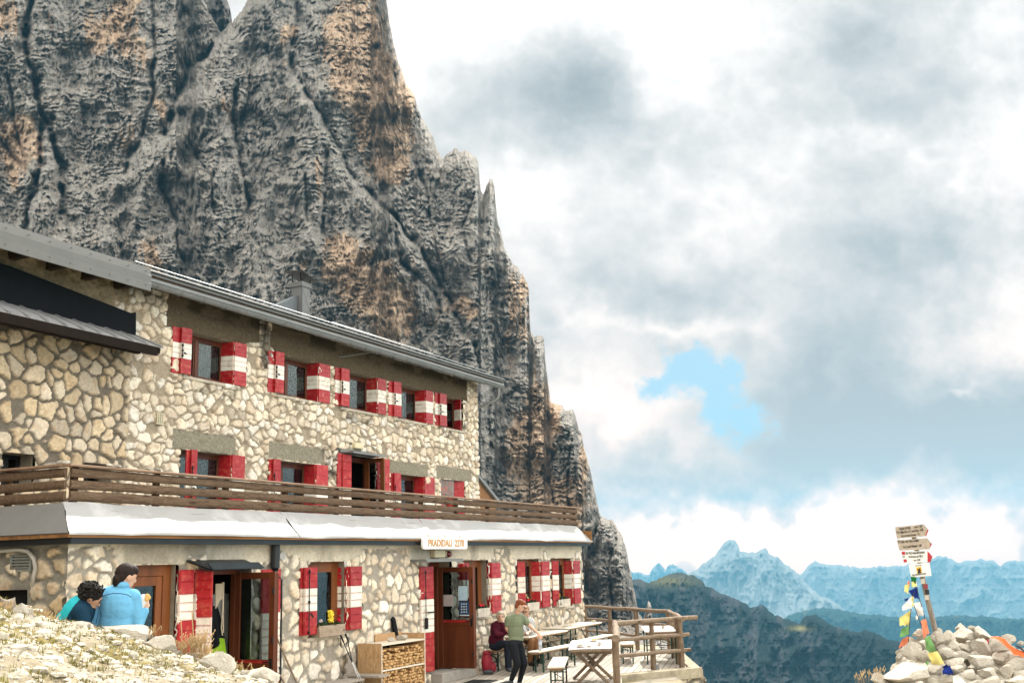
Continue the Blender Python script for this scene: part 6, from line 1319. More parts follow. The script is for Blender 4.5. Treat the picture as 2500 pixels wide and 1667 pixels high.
# flower boxes
def planter(s_, n_, z_, w_, label, fl_, m_):
    t_ = thing('flower_box', label, 'flower box', s_, n_, z_, group='flower boxes on the window sills'); mb = MB(); k = 12; up = [(w_ / 2 - w_ * i / k, .175 + .022 * abs(math.sin(i * math.pi / 2 + .8))) for i in range(k + 1)]
    mb.prism([(-w_ / 2 + .03, 0), (w_ / 2 - .03, 0)] + up, -.09, -.07); mb.box((-w_ / 2 + .03, -.07, 0), (w_ / 2 - .03, .07, .15)); mb.prism([(-w_ / 2 + .03, 0), (w_ / 2 - .03, 0), (w_ / 2, .17), (-w_ / 2, .17)], .07, .09); mb.box((-w_ / 2 + .02, -.092, .085), (w_ / 2 - .02, -.089, .09)); mb.build('box', m_, t_, bevel=.003)
    r_ = random.Random(int(s_ * 7)); mb = MB()
    for i in range(190):
        x = r_.uniform(-w_ / 2 + .04, w_ / 2 - .04); b = Vector((x, r_.uniform(-.05, .06), .14)); h = r_.uniform(.02, .12) ; a = r_.uniform(0, 6.28); d = Vector((math.cos(a) * .04, math.sin(a) * .04, h)); q = b + d; e = Vector((-math.sin(a), math.cos(a), .2)) * .014
        mb.sheet([b + d * .5, q - e, q + Vector((math.cos(a) * .02, math.sin(a) * .02, .0)), q + e])
    mb.build('foliage', mat('dark_leaves', (.02, .055, .015), .7, var=.4, vscale=20), t_)
    for (x, h, cnt, mm, spd, stem) in fl_:
        mb = MB()
        for i in range(cnt): mb.sphere((x + r_.uniform(-spd, spd), -.03 + r_.uniform(-.03, .03), .17 + h * r_.uniform(1 - stem, 1)), r_.uniform(.012, .02), seg=6)
        mb.build('flower', mm, t_, smooth=True)
M_yel = mat('yellow_petals', (.80, .62, .05), .7); M_ger = mat('red_petals', (.55, .008, .03), .6); M_wpet = mat('pale_petals', (.6, .5, .48), .7)
M_box = wood_mat('planter_wood', (.27, .20, .14), (.44, .36, .28), (.10, .06, .04), (2, 9, 9)); M_boxw = mat('peeling_white_planter', (.55, .50, .43), .8, var=.2, vscale=9, dirt=(.30, .24, .18), dscale=10)
planter(-3.28, .10, 1.20, .80, 'grey brown flower box with a tall yellow bloom on the window left of the entrance', [(.02, .28, 70, M_yel, .05, .75), (.28, .10, 9, M_ger, .03, .3), (-.25, .12, 8, M_wpet, .03, .3)], M_box)
planter(2.55, .10, 1.21, .62, 'worn white flower box behind the open entrance door', [(.0, .10, 26, M_ger, .12, .4)], M_boxw)
planter(5.18, .10, 1.22, .72, 'worn white flower box above the head of the seated man', [(-.22, .10, 24, M_ger, .08, .4), (-.28, .22, 20, mat('cream_petals', (.75, .68, .35), .7), .05, .4), (.1, .12, 8, M_ger, .04, .4)], M_boxw)
planter(7.12, .10, 1.22, .78, 'worn white flower box at the window next to the wall corner', [(-.2, .18, 9, M_yel, .03, .5)], M_boxw)
# lamps, siren, name board
def fixture(name, label, cat, s_, n_, z_, parts, group=None):
    t_ = thing(name, label, cat, s_, n_, z_, group=group); [mb.build(nm, m_, t_, bevel=bv, smooth=sm) for nm, mb, m_, bv, sm in parts]; return t_
M_crm = mat('cream_plastic', (.72, .62, .40), .45, var=.03)
mb = MB(); mb.box((-.22, -.12, -.085), (.22, 0, .085)); fixture('wall_lamp', 'cream box lamp above the main entrance beside the red siren', 'wall lamp', .68, .02, 2.61, [('housing', mb, M_crm, .015, False)])
mb = MB(); mb.box((-.19, -.11, -.07), (.19, 0, .07)); fixture('wall_lamp', 'cream box lamp on the upper wall above the terrace door', 'wall lamp', 2.10, -2.97, 5.22, [('housing', mb, M_crm, .015, False)])
m1 = MB(); m1.cyl((-.20, -.06, 0), (-.02, -.06, 0), .02); m1.box((-.05, -.08, -.05), (-.01, 0, .05)); m2 = MB(); m2.sphere((.09, -.07, 0), (.115, .065, .07), seg=16)
fixture('alarm_light', 'dark red siren light beside the cream lamp over the entrance', 'alarm light', 1.08, .0, 2.60, [('bracket', m1, M_crm, 0, False), ('lens', m2, mat('dark_red_lens', (.16, .01, .012), .2, coat=.5), 0, True)])
nb = thing('name_sign', 'white rounded name board hanging from the eave over the entrance', 'sign', .50, .36, 2.82)
def rrect(w_, h_, r_, k=6): return [(sx * (w_ / 2 - r_) + r_ * math.cos(a), sz * (h_ / 2 - r_) + r_ * math.sin(a)) for sx, sz, a0 in ((1, 1, 0), (-1, 1, 90), (-1, -1, 180), (1, -1, 270)) for a in [R(a0 + 90 * i / k) for i in range(k + 1)]]
mb = MB(); mb.prism(rrect(1.90, .245, .07), -.02, .02); mb.build('board', mat('white_sign_paint', (.80, .78, .74), .5, var=.03), nb)
for x in (-.70, -.0, .66): mb = MB(); mb.cyl((x, 0, .12), (x, 0, .17), .022); mb.build('hanger', M_edge, nb)
text_obj('PRADIDALI  2278', .20, Matrix.Translation((.02, -.024, -.005)) @ FRONT, mat('carved_ochre_letters', (.52, .27, .10), .8), nb, ext=.003, sx=1.02)
# backpack
bp_ = thing('backpack', 'red and grey backpack leaning on the wall beside the open entrance door', 'backpack', 2.32, .35, 0)
mb = MB(); mb.sphere((0, 0, .24), (.15, .12, .25), seg=20); mb.sphere((.07, -.10, .14), (.11, .08, .12), seg=16); mb.build('pack', mat('red_nylon', (.30, .015, .03), .6, var=.15), bp_, smooth=True)
mb = MB(); mb.sphere((.02, -.02, .06), (.17, .13, .07), seg=16); mb.build('base_panel', mat('grey_nylon', (.07, .08, .09), .7), bp_, smooth=True); mb = MB(); mb.sphere((0, 0, .45), (.12, .10, .06), seg=16); mb.build('top_pocket', MATS['red_nylon'], bp_, smooth=True)
mb = MB(); mb.tube([(-.05, -.12, .42), (.06, -.20, .34), (.16, -.17, .20), (.20, -.10, .10)], .014, 6); mb.build('strap', M_black, bp_)
# coats and rope in the middle doorway
mb = MB(); n = 12
P = np.zeros((14, 16, 3)); 
for j in range(14):
    for i in range(16):
        u, v = i / 15, j / 13; P[j, i] = (-5.84 + (.12 + .22 * v ** .7) * (u - .25) * 1.25, .30 + .035 * math.sin(u * 17) * (.3 + v), 1.78 - v * (.86 - .12 * math.cos(u * 7)))
o = grid_obj('jacket', P, mat('lime_green_jacket', (.28, .50, .02), .7)); o.location = HUT_O; o.rotation_euler = (0, 0, HUT_A); tag(o, 'lime green jacket hanging inside the middle doorway', 'jacket')
P2 = P.copy(); P2[..., 0] = -5.95 + (P[..., 0] + 5.86) * .85; P2[..., 1] -= .07; P2[..., 2] = 1.84 - (1.78 - P[..., 2]) * .68; o = grid_obj('jacket', P2, mat('black_jacket', (.01, .011, .014), .8)); o.location = HUT_O; o.rotation_euler = (0, 0, HUT_A); tag(o, 'black jacket hanging over the lime green one in the middle doorway', 'jacket')
P3 = P.copy(); P3[..., 0] = -6.08 + (P[..., 0] + 5.86) * .9; P3[..., 1] += .10; P3[..., 2] = 1.45 - (1.78 - P[..., 2]) * 1.15; o = grid_obj('jacket', P3, mat('navy_jacket', (.01, .035, .09), .8)); o.location = HUT_O; o.rotation_euler = (0, 0, HUT_A); tag(o, 'dark blue jacket hanging low inside the middle doorway', 'jacket')
mb = MB()
for k in range(7): mb.tube([(-5.92 + k * .02, .18, 2.18), (-5.93 + k * .022, .17, 2.0 - k * .01), (-5.91 + k * .012, .18, 1.80 + k * .02)], .012, 5)
mb.tube([(-5.78, .17, 2.20), (-5.77, .16, 1.8), (-5.79, .16, 1.5), (-5.76, .16, 1.38)], .010, 5); mb.tube([(-5.75, .17, 2.20), (-5.76, .16, 1.7), (-5.74, .16, 1.42)], .010, 5); o = mb.build('rope', mat('cream_rope', (.52, .45, .34), .9), smooth=True); o.location = HUT_O; o.rotation_euler = (0, 0, HUT_A); tag(o, 'bundle of cream rope hanging from the middle door frame', 'rope')
# ------------------------------------------------------------------ people
def vox(name, build, m, parent, size=.009, smooth=6, sub=False):
    """one continuous skin grown round tapered limbs: primitives -> voxel remesh -> smoothing"""
    mb = MB(); build(mb); bmesh.ops.recalc_face_normals(mb.bm, faces=mb.bm.faces[:]); me = bpy.data.meshes.new(name); mb.bm.to_mesh(me); mb.bm.free()
    o = bpy.data.objects.new(name, me); COL.objects.link(o); md = o.modifiers.new('r', 'REMESH'); md.mode = 'VOXEL'; md.voxel_size = size; md.use_smooth_shade = True
    s_ = o.modifiers.new('s', 'SMOOTH'); s_.iterations = smooth; s_.factor = .5
    dg = bpy.context.evaluated_depsgraph_get(); m2 = bpy.data.meshes.new_from_object(o.evaluated_get(dg)); m2.name = name; bpy.data.objects.remove(o)
    m2.materials.clear(); m2.materials.append(m); o = bpy.data.objects.new(name, m2); COL.objects.link(o); o.parent = parent; return o
def limb(mb, pts, rad, seg=14):
    """tapered chain of rounded segments"""
    for (a, b), (ra, rb) in zip(zip(pts[:-1], pts[1:]), zip(rad[:-1], rad[1:])):
        mb.tube([a, a.lerp(b, .5), b], [ra, (ra + rb) / 2, rb], seg)
    for p, r_ in zip(pts, rad): mb.sphere(p, r_, seg=seg)
def ell(mb, c, r, d=None, seg=18):
    M = None
    if d is not None: M = Vector(d).to_track_quat('Z', 'Y').to_matrix().to_4x4()
    mb.sphere(c, r, M, seg)
def head(mb, c, fwd, up, s=1.0, skin=True):
    """skull, jaw, nose, ears in the direction faced"""
    f = fwd.normalized(); u = (up - f * up.dot(f)).normalized(); sd_ = f.cross(u); M = Matrix((sd_, f, u)).transposed().to_4x4()
    mb.sphere(c + u * .015 * s, (.074 * s, .094 * s, .105 * s), M, 20); mb.sphere(c + f * .022 * s - u * .055 * s, (.056 * s, .066 * s, .062 * s), M, 16); mb.sphere(c + f * .055 * s - u * .088 * s, (.026 * s, .026 * s, .022 * s), M, 10)
    mb.sphere(c + f * .092 * s - u * .018 * s, (.012 * s, .016 * s, .022 * s), M, 10); mb.sphere(c + f * .098 * s - u * .030 * s, (.014 * s, .014 * s, .010 * s), M, 10)
    mb.sphere(c + f * .078 * s - u * .058 * s, (.024 * s, .012 * s, .008 * s), M, 10)
    for q in (-1, 1): mb.sphere(c + sd_ * q * .076 * s - f * .004 * s - u * .010 * s, (.010 * s, .020 * s, .030 * s), M, 10)
    return f, u, sd_, M
def face_bits(par, c, f, u, sd_, s=1.0, glasses=False, brow=(.12, .07, .04)):
    mb = MB()
    for q in (-1, 1): mb.sphere(c + sd_ * q * .030 * s + f * .083 * s + u * .006 * s, .0095 * s, seg=8)
    mb.build('eye', mat('eye_dark', (.03, .025, .02), .3), par, smooth=True)
    mb = MB()
    for q in (-1, 1): mb.bar(c + sd_ * q * .016 * s + f * .092 * s + u * .024 * s, c + sd_ * q * .044 * s + f * .082 * s + u * .024 * s, .006, .006)
    mb.build('eyebrow', mat('brow_%d' % int(brow[0] * 100), brow, .9), par)
    mb = MB(); mb.bar(c - sd_ * .02 * s + f * .090 * s - u * .058 * s, c + sd_ * .02 * s + f * .090 * s - u * .058 * s, .006, .008); mb.build('lips', mat('lips', (.42, .16, .13), .6), par)
    if glasses:
        mb = MB()
        for q in (-1, 1):
            cc = c + sd_ * q * .032 * s + f * .100 * s + u * .004 * s; mb.tube([cc + sd_ * .024 * math.cos(a) + u * .018 * math.sin(a) for a in [2 * math.pi * k / 12 for k in range(13)]], .0022, 5); mb.tube([cc + sd_ * q * .024, c + sd_ * q * .078 * s + u * .008], .002, 4)
        mb.build('glasses', M_black, par)
def hand(mb, wrist, d, nrm, curl=.5, s=1.0):
    """palm, four unequal fingers bent at the knuckles and a thumb from the side of the palm"""
    d = d.normalized(); nrm = (nrm - d * nrm.dot(d)).normalized(); sd_ = d.cross(nrm); pc = wrist + d * .05 * s
    M = Matrix((sd_, d, nrm)).transposed().to_4x4(); mb.sphere(pc, (.040 * s, .052 * s, .018 * s), M, 14)
    for k, (off, L) in enumerate(((-.030, .066), (-.010, .076), (.010, .072), (.029, .056))):
        p = wrist + d * .088 * s + sd_ * off * s; a = curl; q = p + (d * math.cos(a * .6) + nrm * math.sin(a * .6)) * L * .5 * s; r2 = q + (d * math.cos(a * 1.6) + nrm * math.sin(a * 1.6)) * L * .5 * s
        limb(mb, [p, q, r2], [.0095 * s, .0088 * s, .0078 * s], 8)
    p = wrist + d * .025 * s - sd_ * .034 * s; q = p + (d * .6 - sd_ * .7 + nrm * .3).normalized() * .038 * s; limb(mb, [p, q, q + (d * .8 + nrm * .5 - sd_ * .1).normalized() * .032 * s], [.012 * s, .0105 * s, .009 * s], 8)
class Fig:
    def __init__(s, name, label, bx, by, Y): s.Y = Y; s.o = at_depth(bx, by, Y); s.t = thing(name, label, 'person', world=s.o)
    def __call__(s, px, py, dy=0.0): return at_depth(px, py, s.Y + dy) - s.o
M_skin = mat('skin', (.56, .34, .24), .55, var=.05, vscale=20); M_skin2 = mat('skin_tanned', (.46, .26, .17), .55, var=.05, vscale=20)
def hairm(n, c): return mat(n, c, .65, var=.35, vscale=30, stretch=(1, 1, .3), bump=.4, bscale=60, spec=.2)

# --- standing figure in sage T-shirt
W = Fig('person', 'standing person with short red hair and sage green T-shirt reaching for a bottle', 1258, 1668, 22.7)
T1 = lambda x, y, dy=0: W(1180 + x / 6.908, 1440 + y / 6.908, dy)
hd = T1(622, 262, -.02); fw = Vector((.88, .05, -.48)); up = Vector((.45, 0, .9))
shL, shR = T1(425, 478, .02), T1(670, 470, .10); elR, wrR = T1(785, 600, .0), T1(925, 728, -.12); elL, wrL = T1(398, 640, .04), T1(455, 745, .20)
hp = T1(545, 880, 0); hL, hR = T1(500, 930, -.06), T1(590, 930, .08); knA, anA = T1(575, 1240, -.12), T1(475, 1500, -.02); knB, anB = T1(690, 1230, .06), T1(605, 1560, .22)
nk = T1(565, 400, .04); ch_ = T1(540, 560, .05)
def body(mb):
    f, u, sd_, M = head(mb, hd, fw, up, 1.0); limb(mb, [nk, hd - up * .05 - fw * .02], [.054, .050]); ell(mb, ch_, (.14, .10, .19)); ell(mb, T1(545, 720, .03), (.125, .09, .16)); ell(mb, hp, (.15, .11, .12))
    limb(mb, [shL, elL, wrL], [.052, .040, .028]); limb(mb, [shR, elR, wrR], [.052, .040, .027]); hand(mb, wrR, T1(975, 800, -.14) - wrR, Vector((-.3, .8, -.1)), .9); hand(mb, wrL, Vector((.8, .3, .05)), Vector((0, 0, -1)), .5)
    limb(mb, [hL, knA, anA], [.080, .056, .038]); limb(mb, [hR, knB, anB], [.080, .056, .038])
b_ = vox('body', body, M_skin, W.t, .0085, 4)
f = fw.normalized(); u = (up - f * up.dot(f)).normalized(); sd_ = f.cross(u); face_bits(W.t, hd, f, u, sd_, 1.0, True, (.25, .09, .04))
def shirt(mb):
    ell(mb, ch_, (.170, .125, .21)); ell(mb, T1(548, 720, .03), (.165, .12, .21)); ell(mb, T1(548, 830, .02), (.160, .125, .10)); limb(mb, [shL, shL.lerp(elL, .62)], [.072, .066]); limb(mb, [shR, shR.lerp(elR, .62)], [.074, .066]); limb(mb, [shL, T1(560, 440, .05), shR], [.066, .070, .066]); ell(mb, nk - Vector((0, 0, .02)), (.075, .07, .03))
vox('t_shirt', shirt, mat('sage_cotton', (.165, .195, .125), .9, var=.14, vscale=7, bump=.5, bscale=9), W.t, .010, 4)
def pants(mb):
    ell(mb, hp, (.155, .118, .12)); limb(mb, [hL, knA, anA], [.105, .074, .050]); limb(mb, [hR, knB, anB], [.105, .074, .048])
vox('trousers', pants, mat('black_trousers', (.012, .014, .018), .85, var=.2), W.t, .011, 4)
def shoes(mb):
    for a, d in ((anA, Vector((-.24, -.06, -.03))), (anB, Vector((.10, -.20, 0)))): q = a + Vector((0, 0, -.055)); limb(mb, [q, q + d * .55, q + d], [.045, .042, .034])
vox('shoes', shoes, mat('dark_grey_shoes', (.05, .055, .065), .8), W.t, .01, 3)
def hair(mb):
    M = Matrix((sd_, f, u)).transposed().to_4x4(); mb.sphere(hd - f * .020 + u * .040, (.083, .098, .092), M, 18); mb.sphere(hd - f * .055 - u * .005, (.074, .052, .085), M, 14); mb.sphere(hd + f * .045 + u * .092, (.060, .050, .035), M, 12)
    r_ = random.Random(2); [mb.sphere(hd + (f * r_.uniform(-.8, .7) + sd_ * r_.uniform(-.8, .8) + u * 1.0).normalized() * .108, .022, seg=8) for _ in range(16)]
vox('hair', hair, hairm('auburn_hair', (.20, .055, .02)), W.t, .007, 2)
mb = MB(); q = shR.lerp(elR, .82); mb.sphere(q + Vector((-.0, -.034, .0)), (.016, .012, .028), seg=8); mb.sphere(q + Vector((.03, -.032, -.03)), (.012, .01, .018), seg=8); mb.build('tattoo', mat('tattoo_ink', (.04, .05, .05), .7), W.t)

# --- woman in maroon on the wall bench
Wm = Fig('person', 'seated grey haired woman in a maroon jumper at the table by the wall', 1215, 1580, 24.6); T1 = lambda x, y, dy=0: Wm(1180 + x / 6.908, 1440 + y / 6.908, dy)
hd = T1(288, 445, -.05); fw = Vector((.18, -1, -.12)); up = Vector((-.05, 0, 1)); nk = T1(262, 545, .02); shL, shR = T1(175, 600, .08), T1(345, 600, -.06); elL, wrL = T1(225, 745, -.18), T1(370, 735, -.12); elR, wrR = T1(372, 690, -.12), T1(440, 735, -.2)
hp = T1(215, 920, 0); kn1, an1 = T1(400, 905, -.28), T1(405, 1290, -.22); kn2, an2 = T1(440, 900, .02), T1(440, 1280, .0)
def body(mb):
    head(mb, hd, fw, up); limb(mb, [nk, hd - Vector((0, -.02, .06))], [.052, .050]); ell(mb, T1(245, 680, .02), (.14, .10, .20)); ell(mb, T1(220, 850, .02), (.15, .12, .16)); limb(mb, [shL, elL, wrL], [.048, .040, .027]); limb(mb, [shR, elR, wrR], [.048, .040, .027]); hand(mb, wrL, Vector((1, -.2, .0)), Vector((0, 0, -1)), .4); hand(mb, wrR, Vector((1, -.3, 0)), Vector((0, 0, -1)), .4)
    limb(mb, [hp, kn1, an1], [.085, .058, .038]); limb(mb, [hp + Vector((.05, .1, 0)), kn2, an2], [.085, .058, .038])
vox('body', body, M_skin, Wm.t, .0085, 4); f = fw.normalized(); u = (up - f * up.dot(f)).normalized(); sd_ = f.cross(u); face_bits(Wm.t, hd, f, u, sd_)
def jump(mb):
    ell(mb, T1(245, 680, .02), (.175, .135, .22)); ell(mb, T1(215, 850, .02), (.175, .15, .19)); limb(mb, [shL, elL, wrL.lerp(elL, .1)], [.076, .060, .042]); limb(mb, [shR, elR, wrR.lerp(elR, .1)], [.074, .058, .042]); limb(mb, [shL, T1(262, 575, .03), shR], [.07, .07, .068])
vox('jumper', jump, mat('maroon_knit', (.065, .008, .018), .9, var=.15, bump=.3, bscale=30), Wm.t, .010, 4)
vox('trousers', lambda mb: (ell(mb, hp - Vector((0, 0, .02)), (.165, .15, .11)), limb(mb, [hp, kn1, an1], [.10, .075, .052]), limb(mb, [hp + Vector((.05, .1, 0)), kn2, an2], [.10, .075, .052])), mat('dark_navy_trousers', (.012, .016, .025), .85), Wm.t, .011, 4)
vox('shoes', lambda mb: [limb(mb, [a + Vector((0, 0, -.05)), a + Vector((.06, -.18, -.06))], [.045, .036]) for a in (an1, an2)], MATS['dark_grey_shoes'], Wm.t, .01, 3)
def hair(mb):
    M = Matrix((sd_, f, u)).transposed().to_4x4(); mb.sphere(hd - f * .022 + u * .036, (.090, .098, .094), M, 18); mb.sphere(hd + f * .030 + u * .072, (.066, .060, .045), M, 14); mb.sphere(hd - f * .055 - u * .02, (.085, .055, .085), M, 14); [mb.sphere(hd + sd_ * q * .078 + f * .005 + u * .02, (.024, .05, .06), M, 12) for q in (-1, 1)]
vox('hair', hair, hairm('grey_blond_hair', (.36, .30, .24)), Wm.t, .007, 2)

# --- man behind the table
Mn = Fig('person', 'seated man in glasses and a striped white top, half hidden behind the standing person', 1290, 1575, 25.45); T1 = lambda x, y, dy=0: Mn(1180 + x / 6.908, 1440 + y / 6.908, dy)
hd = T1(715, 352, .0); fw = Vector((-.25, -1, -.25)); up = Vector((.0, 0, 1)); nk = T1(735, 440, .05); shL, shR = T1(670, 530, .0), T1(800, 520, .12); elL, wrL = T1(670, 660, -.15), T1(720, 720, -.3); elR, wrR = T1(825, 640, .0), T1(790, 700, -.25); hp = T1(790, 830, .06)
kn1, an1 = T1(800, 850, -.42), T1(790, 1200, -.35); kn2, an2 = T1(900, 845, -.36), T1(900, 1150, -.30)
def body(mb):
    head(mb, hd, fw, up); limb(mb, [nk, hd - Vector((0, -.02, .06))], [.058, .054]); ell(mb, T1(745, 620, .06), (.16, .12, .22)); ell(mb, hp, (.16, .13, .14)); limb(mb, [shL, elL, wrL], [.052, .043, .03]); limb(mb, [shR, elR, wrR], [.052, .043, .03]); hand(mb, wrL, Vector((.3, -1, .0)), Vector((0, 0, -1)), .5); hand(mb, wrR, Vector((-.5, -1, 0)), Vector((0, 0, -1)), .5)
    limb(mb, [hp, kn1, an1], [.09, .062, .042]); limb(mb, [hp + Vector((.1, .0, 0)), kn2, an2], [.09, .062, .042])
vox('body', body, M_skin2, Mn.t, .0085, 4); f = fw.normalized(); u = (up - f * up.dot(f)).normalized(); sd_ = f.cross(u); face_bits(Mn.t, hd, f, u, sd_, 1.0, True, (.2, .18, .16))
def stripe_mat():
    m = bpy.data.materials.new('striped_shirt'); m.use_nodes = True; t = NT(m.node_tree); b = t.n['Principled BSDF']; oc = t.node('ShaderNodeTexCoord').outputs['Object']; wv_ = t.node('ShaderNodeTexWave', i_Scale=9.0); t.l.new(t.mapping(oc, (1, 1, 1), (0, 0, 0), (0, .5, 0)), wv_.inputs['Vector']); t.l.new(t.ramp(wv_.outputs['Fac'], [(.48, (.70, .70, .68)), (.55, (.03, .03, .04))]), b.inputs['Base Color']); b.inputs['Roughness'].default_value = .9; return m
vox('shirt', lambda mb: (ell(mb, T1(745, 620, .06), (.19, .15, .24)), ell(mb, T1(770, 760, .06), (.18, .15, .14)), limb(mb, [shL, elL, wrL.lerp(elL, .2)], [.076, .062, .05]), limb(mb, [shR, elR, wrR.lerp(elR, .2)], [.076, .062, .05]), limb(mb, [shL, T1(740, 490, .06), shR], [.07, .072, .07])), stripe_mat(), Mn.t, .010, 4)
vox('trousers', lambda mb: (ell(mb, hp - Vector((0, 0, .02)), (.17, .15, .11)), limb(mb, [hp, kn1, an1], [.105, .080, .060]), limb(mb, [hp + Vector((.1, 0, 0)), kn2, an2], [.105, .080, .060])), mat('tan_trousers', (.17, .085, .04), .85, var=.15), Mn.t, .011, 4)
vox('boots', lambda mb: [limb(mb, [a + Vector((0, 0, .04)), a + Vector((0, 0, -.05)), a + Vector((.14, -.14, -.06))], [.058, .052, .042]) for a in (an1, an2)], mat('dark_boots', (.03, .022, .018), .8), Mn.t, .01, 3)
M = Matrix((sd_, f, u)).transposed().to_4x4(); vox('hair', lambda mb: (mb.sphere(hd - f * .024 + u * .036, (.082, .092, .088), M, 18), mb.sphere(hd + f * .030 + u * .075, (.060, .055, .040), M, 14), mb.sphere(hd - f * .055 - u * .01, (.078, .05, .07), M, 14)), hairm('sandy_hair', (.26, .15, .08)), Mn.t, .007, 2)

# --- pair sitting on the bank
Bw = Fig('person', 'person seen from behind in light blue jacket with dark ponytail, holding a sandwich', 285, 1548, 10.75); T1 = lambda x, y, dy=0: Bw(x / 3.92, 1267 + y / 3.92, dy)
hd = T1(1212, 545, .05); fw = Vector((.72, .66, -.28)); up = Vector((.22, .1, 1)); nk = T1(1165, 640, .02)
shL, shR = T1(975, 725, .0), T1(1275, 735, .06); elL, wrL = T1(895, 985, .03), T1(960, 1090, .22); elR, wrR = T1(1318, 1000, .10), T1(1388, 872, .16); ch_ = T1(1115, 830, .03); hp = T1(1090, 1120, .06)
def body(mb):
    head(mb, hd, fw, up, 1.02); limb(mb, [nk, hd - Vector((.0, 0, .05))], [.050, .047]); ell(mb, ch_, (.14, .09, .18)); ell(mb, T1(1100, 1000, .05), (.13, .09, .17)); ell(mb, hp, (.16, .12, .12))
    limb(mb, [shL, elL, wrL], [.046, .038, .027]); limb(mb, [shR, elR, wrR], [.046, .038, .026]); hand(mb, wrR, T1(1400, 790, .16) - wrR, Vector((-.8, .3, .2)), .9); hand(mb, wrL, Vector((.5, .8, -.1)), Vector((0, 0, -1)), .5)
    for q in (-.08, .10): limb(mb, [hp + Vector((q, .05, 0)), hp + Vector((q + .08, .45, -.06)), hp + Vector((q + .10, .60, -.40))], [.085, .060, .042])
vox('body', body, M_skin, Bw.t, .0075, 4); f = fw.normalized(); u = (up - f * up.dot(f)).normalized(); sd_ = f.cross(u); face_bits(Bw.t, hd, f, u, sd_, 1.02, False, (.03, .02, .015))
M_blue = mat('light_blue_fleece', (.15, .42, .66), .85, var=.12, vscale=5, bump=1.0, bscale=7)
def jk(mb):
    ell(mb, ch_, (.175, .125, .20)); ell(mb, T1(1105, 980, .05), (.165, .125, .24)); ell(mb, T1(1100, 1110, .05), (.185, .14, .10)); limb(mb, [shL, elL, wrL], [.072, .062, .045]); limb(mb, [shR, elR, wrR.lerp(elR, .04)], [.072, .060, .042]); limb(mb, [shL, T1(1130, 690, .05), shR], [.062, .078, .062]); ell(mb, nk + Vector((.005, 0, .012)), (.070, .066, .045))
    limb(mb, [T1(870, 930, .0), T1(905, 1010, .02)], [.05, .05])
vox('jacket', jk, M_blue, Bw.t, .009, 5)
mb = MB()
def onj(x, y, d): return T1(x, y, d)
mb.tube([onj(962, 750, -.112), onj(1010, 725, -.125), onj(1080, 708, -.128), onj(1160, 710, -.122), onj(1220, 722, -.105), onj(1258, 745, -.08)], .004, 6); mb.tube([onj(958, 760, -.10), onj(950, 850, -.10), onj(932, 930, -.10), onj(918, 1000, -.08)], .0035, 6); mb.build('piping', mat('navy_piping', (.01, .03, .08), .7), Bw.t)
def hair(mb):
    M = Matrix((sd_, f, u)).transposed().to_4x4(); mb.sphere(hd - f * .020 + u * .030, (.083, .103, .096), M, 20); mb.sphere(hd + f * .030 + u * .062, (.070, .070, .062), M, 16); mb.sphere(hd - f * .055 - u * .005, (.076, .055, .080), M, 16); limb(mb, [hd - f * .105 + u * .01, T1(1150, 560, .0)], [.026, .026])
    limb(mb, [T1(1150, 545, -.02), T1(1122, 570, -.02), T1(1118, 605, -.01), T1(1135, 632, .0)], [.028, .046, .044, .026])
vox('hair', hair, hairm('dark_brown_hair', (.018, .010, .008)), Bw.t, .007, 3)
mb = MB(); mb.sphere(T1(1145, 520, -.015), (.018, .018, .024), seg=10); mb.build('hair_tie', mat('red_hair_tie', (.40, .01, .03), .7), Bw.t, smooth=True)
vox('trousers', lambda mb: [limb(mb, [hp + Vector((q, .05, -.02)), hp + Vector((q + .08, .45, -.08)), hp + Vector((q + .10, .60, -.40))], [.11, .080, .055]) for q in (-.08, .10)], mat('dark_hiking_trousers', (.02, .03, .04), .85), Bw.t, .012, 3)
sw = thing('sandwich', 'sandwich wrapped in white paper held up by the person in the blue jacket', 'sandwich', world=Bw.o + T1(1375, 790, .14)); so_ = Bw.o
vox('paper_wrap', lambda mb: limb(mb, [T1(1355, 830, .14) + Bw.o - sw.location, T1(1372, 760, .14) + Bw.o - sw.location], [.034, .046]), mat('white_wrapping', (.66, .66, .66), .7, bump=.6, bscale=14), sw, .007, 2)
vox('bread', lambda mb: limb(mb, [T1(1400, 760, .13) + Bw.o - sw.location, T1(1408, 735, .13) + Bw.o - sw.location, T1(1425, 750, .13) + Bw.o - sw.location], [.030, .026, .020]), mat('bread_crust', (.62, .38, .14), .85, var=.2, vscale=20), sw, .006, 1)

Bm = Fig('person', 'person with curly black hair in a navy and teal T-shirt bending forward on the bank', 180, 1545, 10.55); T1 = lambda x, y, dy=0: Bm(x / 3.92, 1267 + y / 3.92, dy)
hd = T1(868, 752, .05); fw = Vector((.80, .45, -.50)); up = Vector((.55, .1, .8)); nk = T1(790, 815, .03); shL, shR = T1(770, 880, -.08), T1(850, 870, .28); elL, wrL = T1(815, 1010, -.08), T1(905, 1050, .10); hp = T1(620, 1080, .06)
def body(mb):
    head(mb, hd, fw, up, 1.05); limb(mb, [nk, hd - Vector((.03, 0, .05))], [.056, .054]); ell(mb, T1(735, 920, .06), (.15, .12, .19), (.45, 0, 1)); ell(mb, T1(655, 1030, .06), (.15, .12, .17), (.45, 0, 1)); ell(mb, hp, (.16, .14, .12))
    limb(mb, [shL, elL, wrL], [.052, .044, .031]); hand(mb, wrL, Vector((.9, .3, -.2)), Vector((0, 0, -1)), .5); limb(mb, [shR, shR + Vector((.05, .1, -.28)), shR + Vector((.25, .2, -.33))], [.05, .04, .03])
    for q in (-.1, .1): limb(mb, [hp + Vector((0, q, 0)), hp + Vector((.34, q + .22, -.06)), hp + Vector((.42, q + .3, -.40))], [.09, .062, .044])
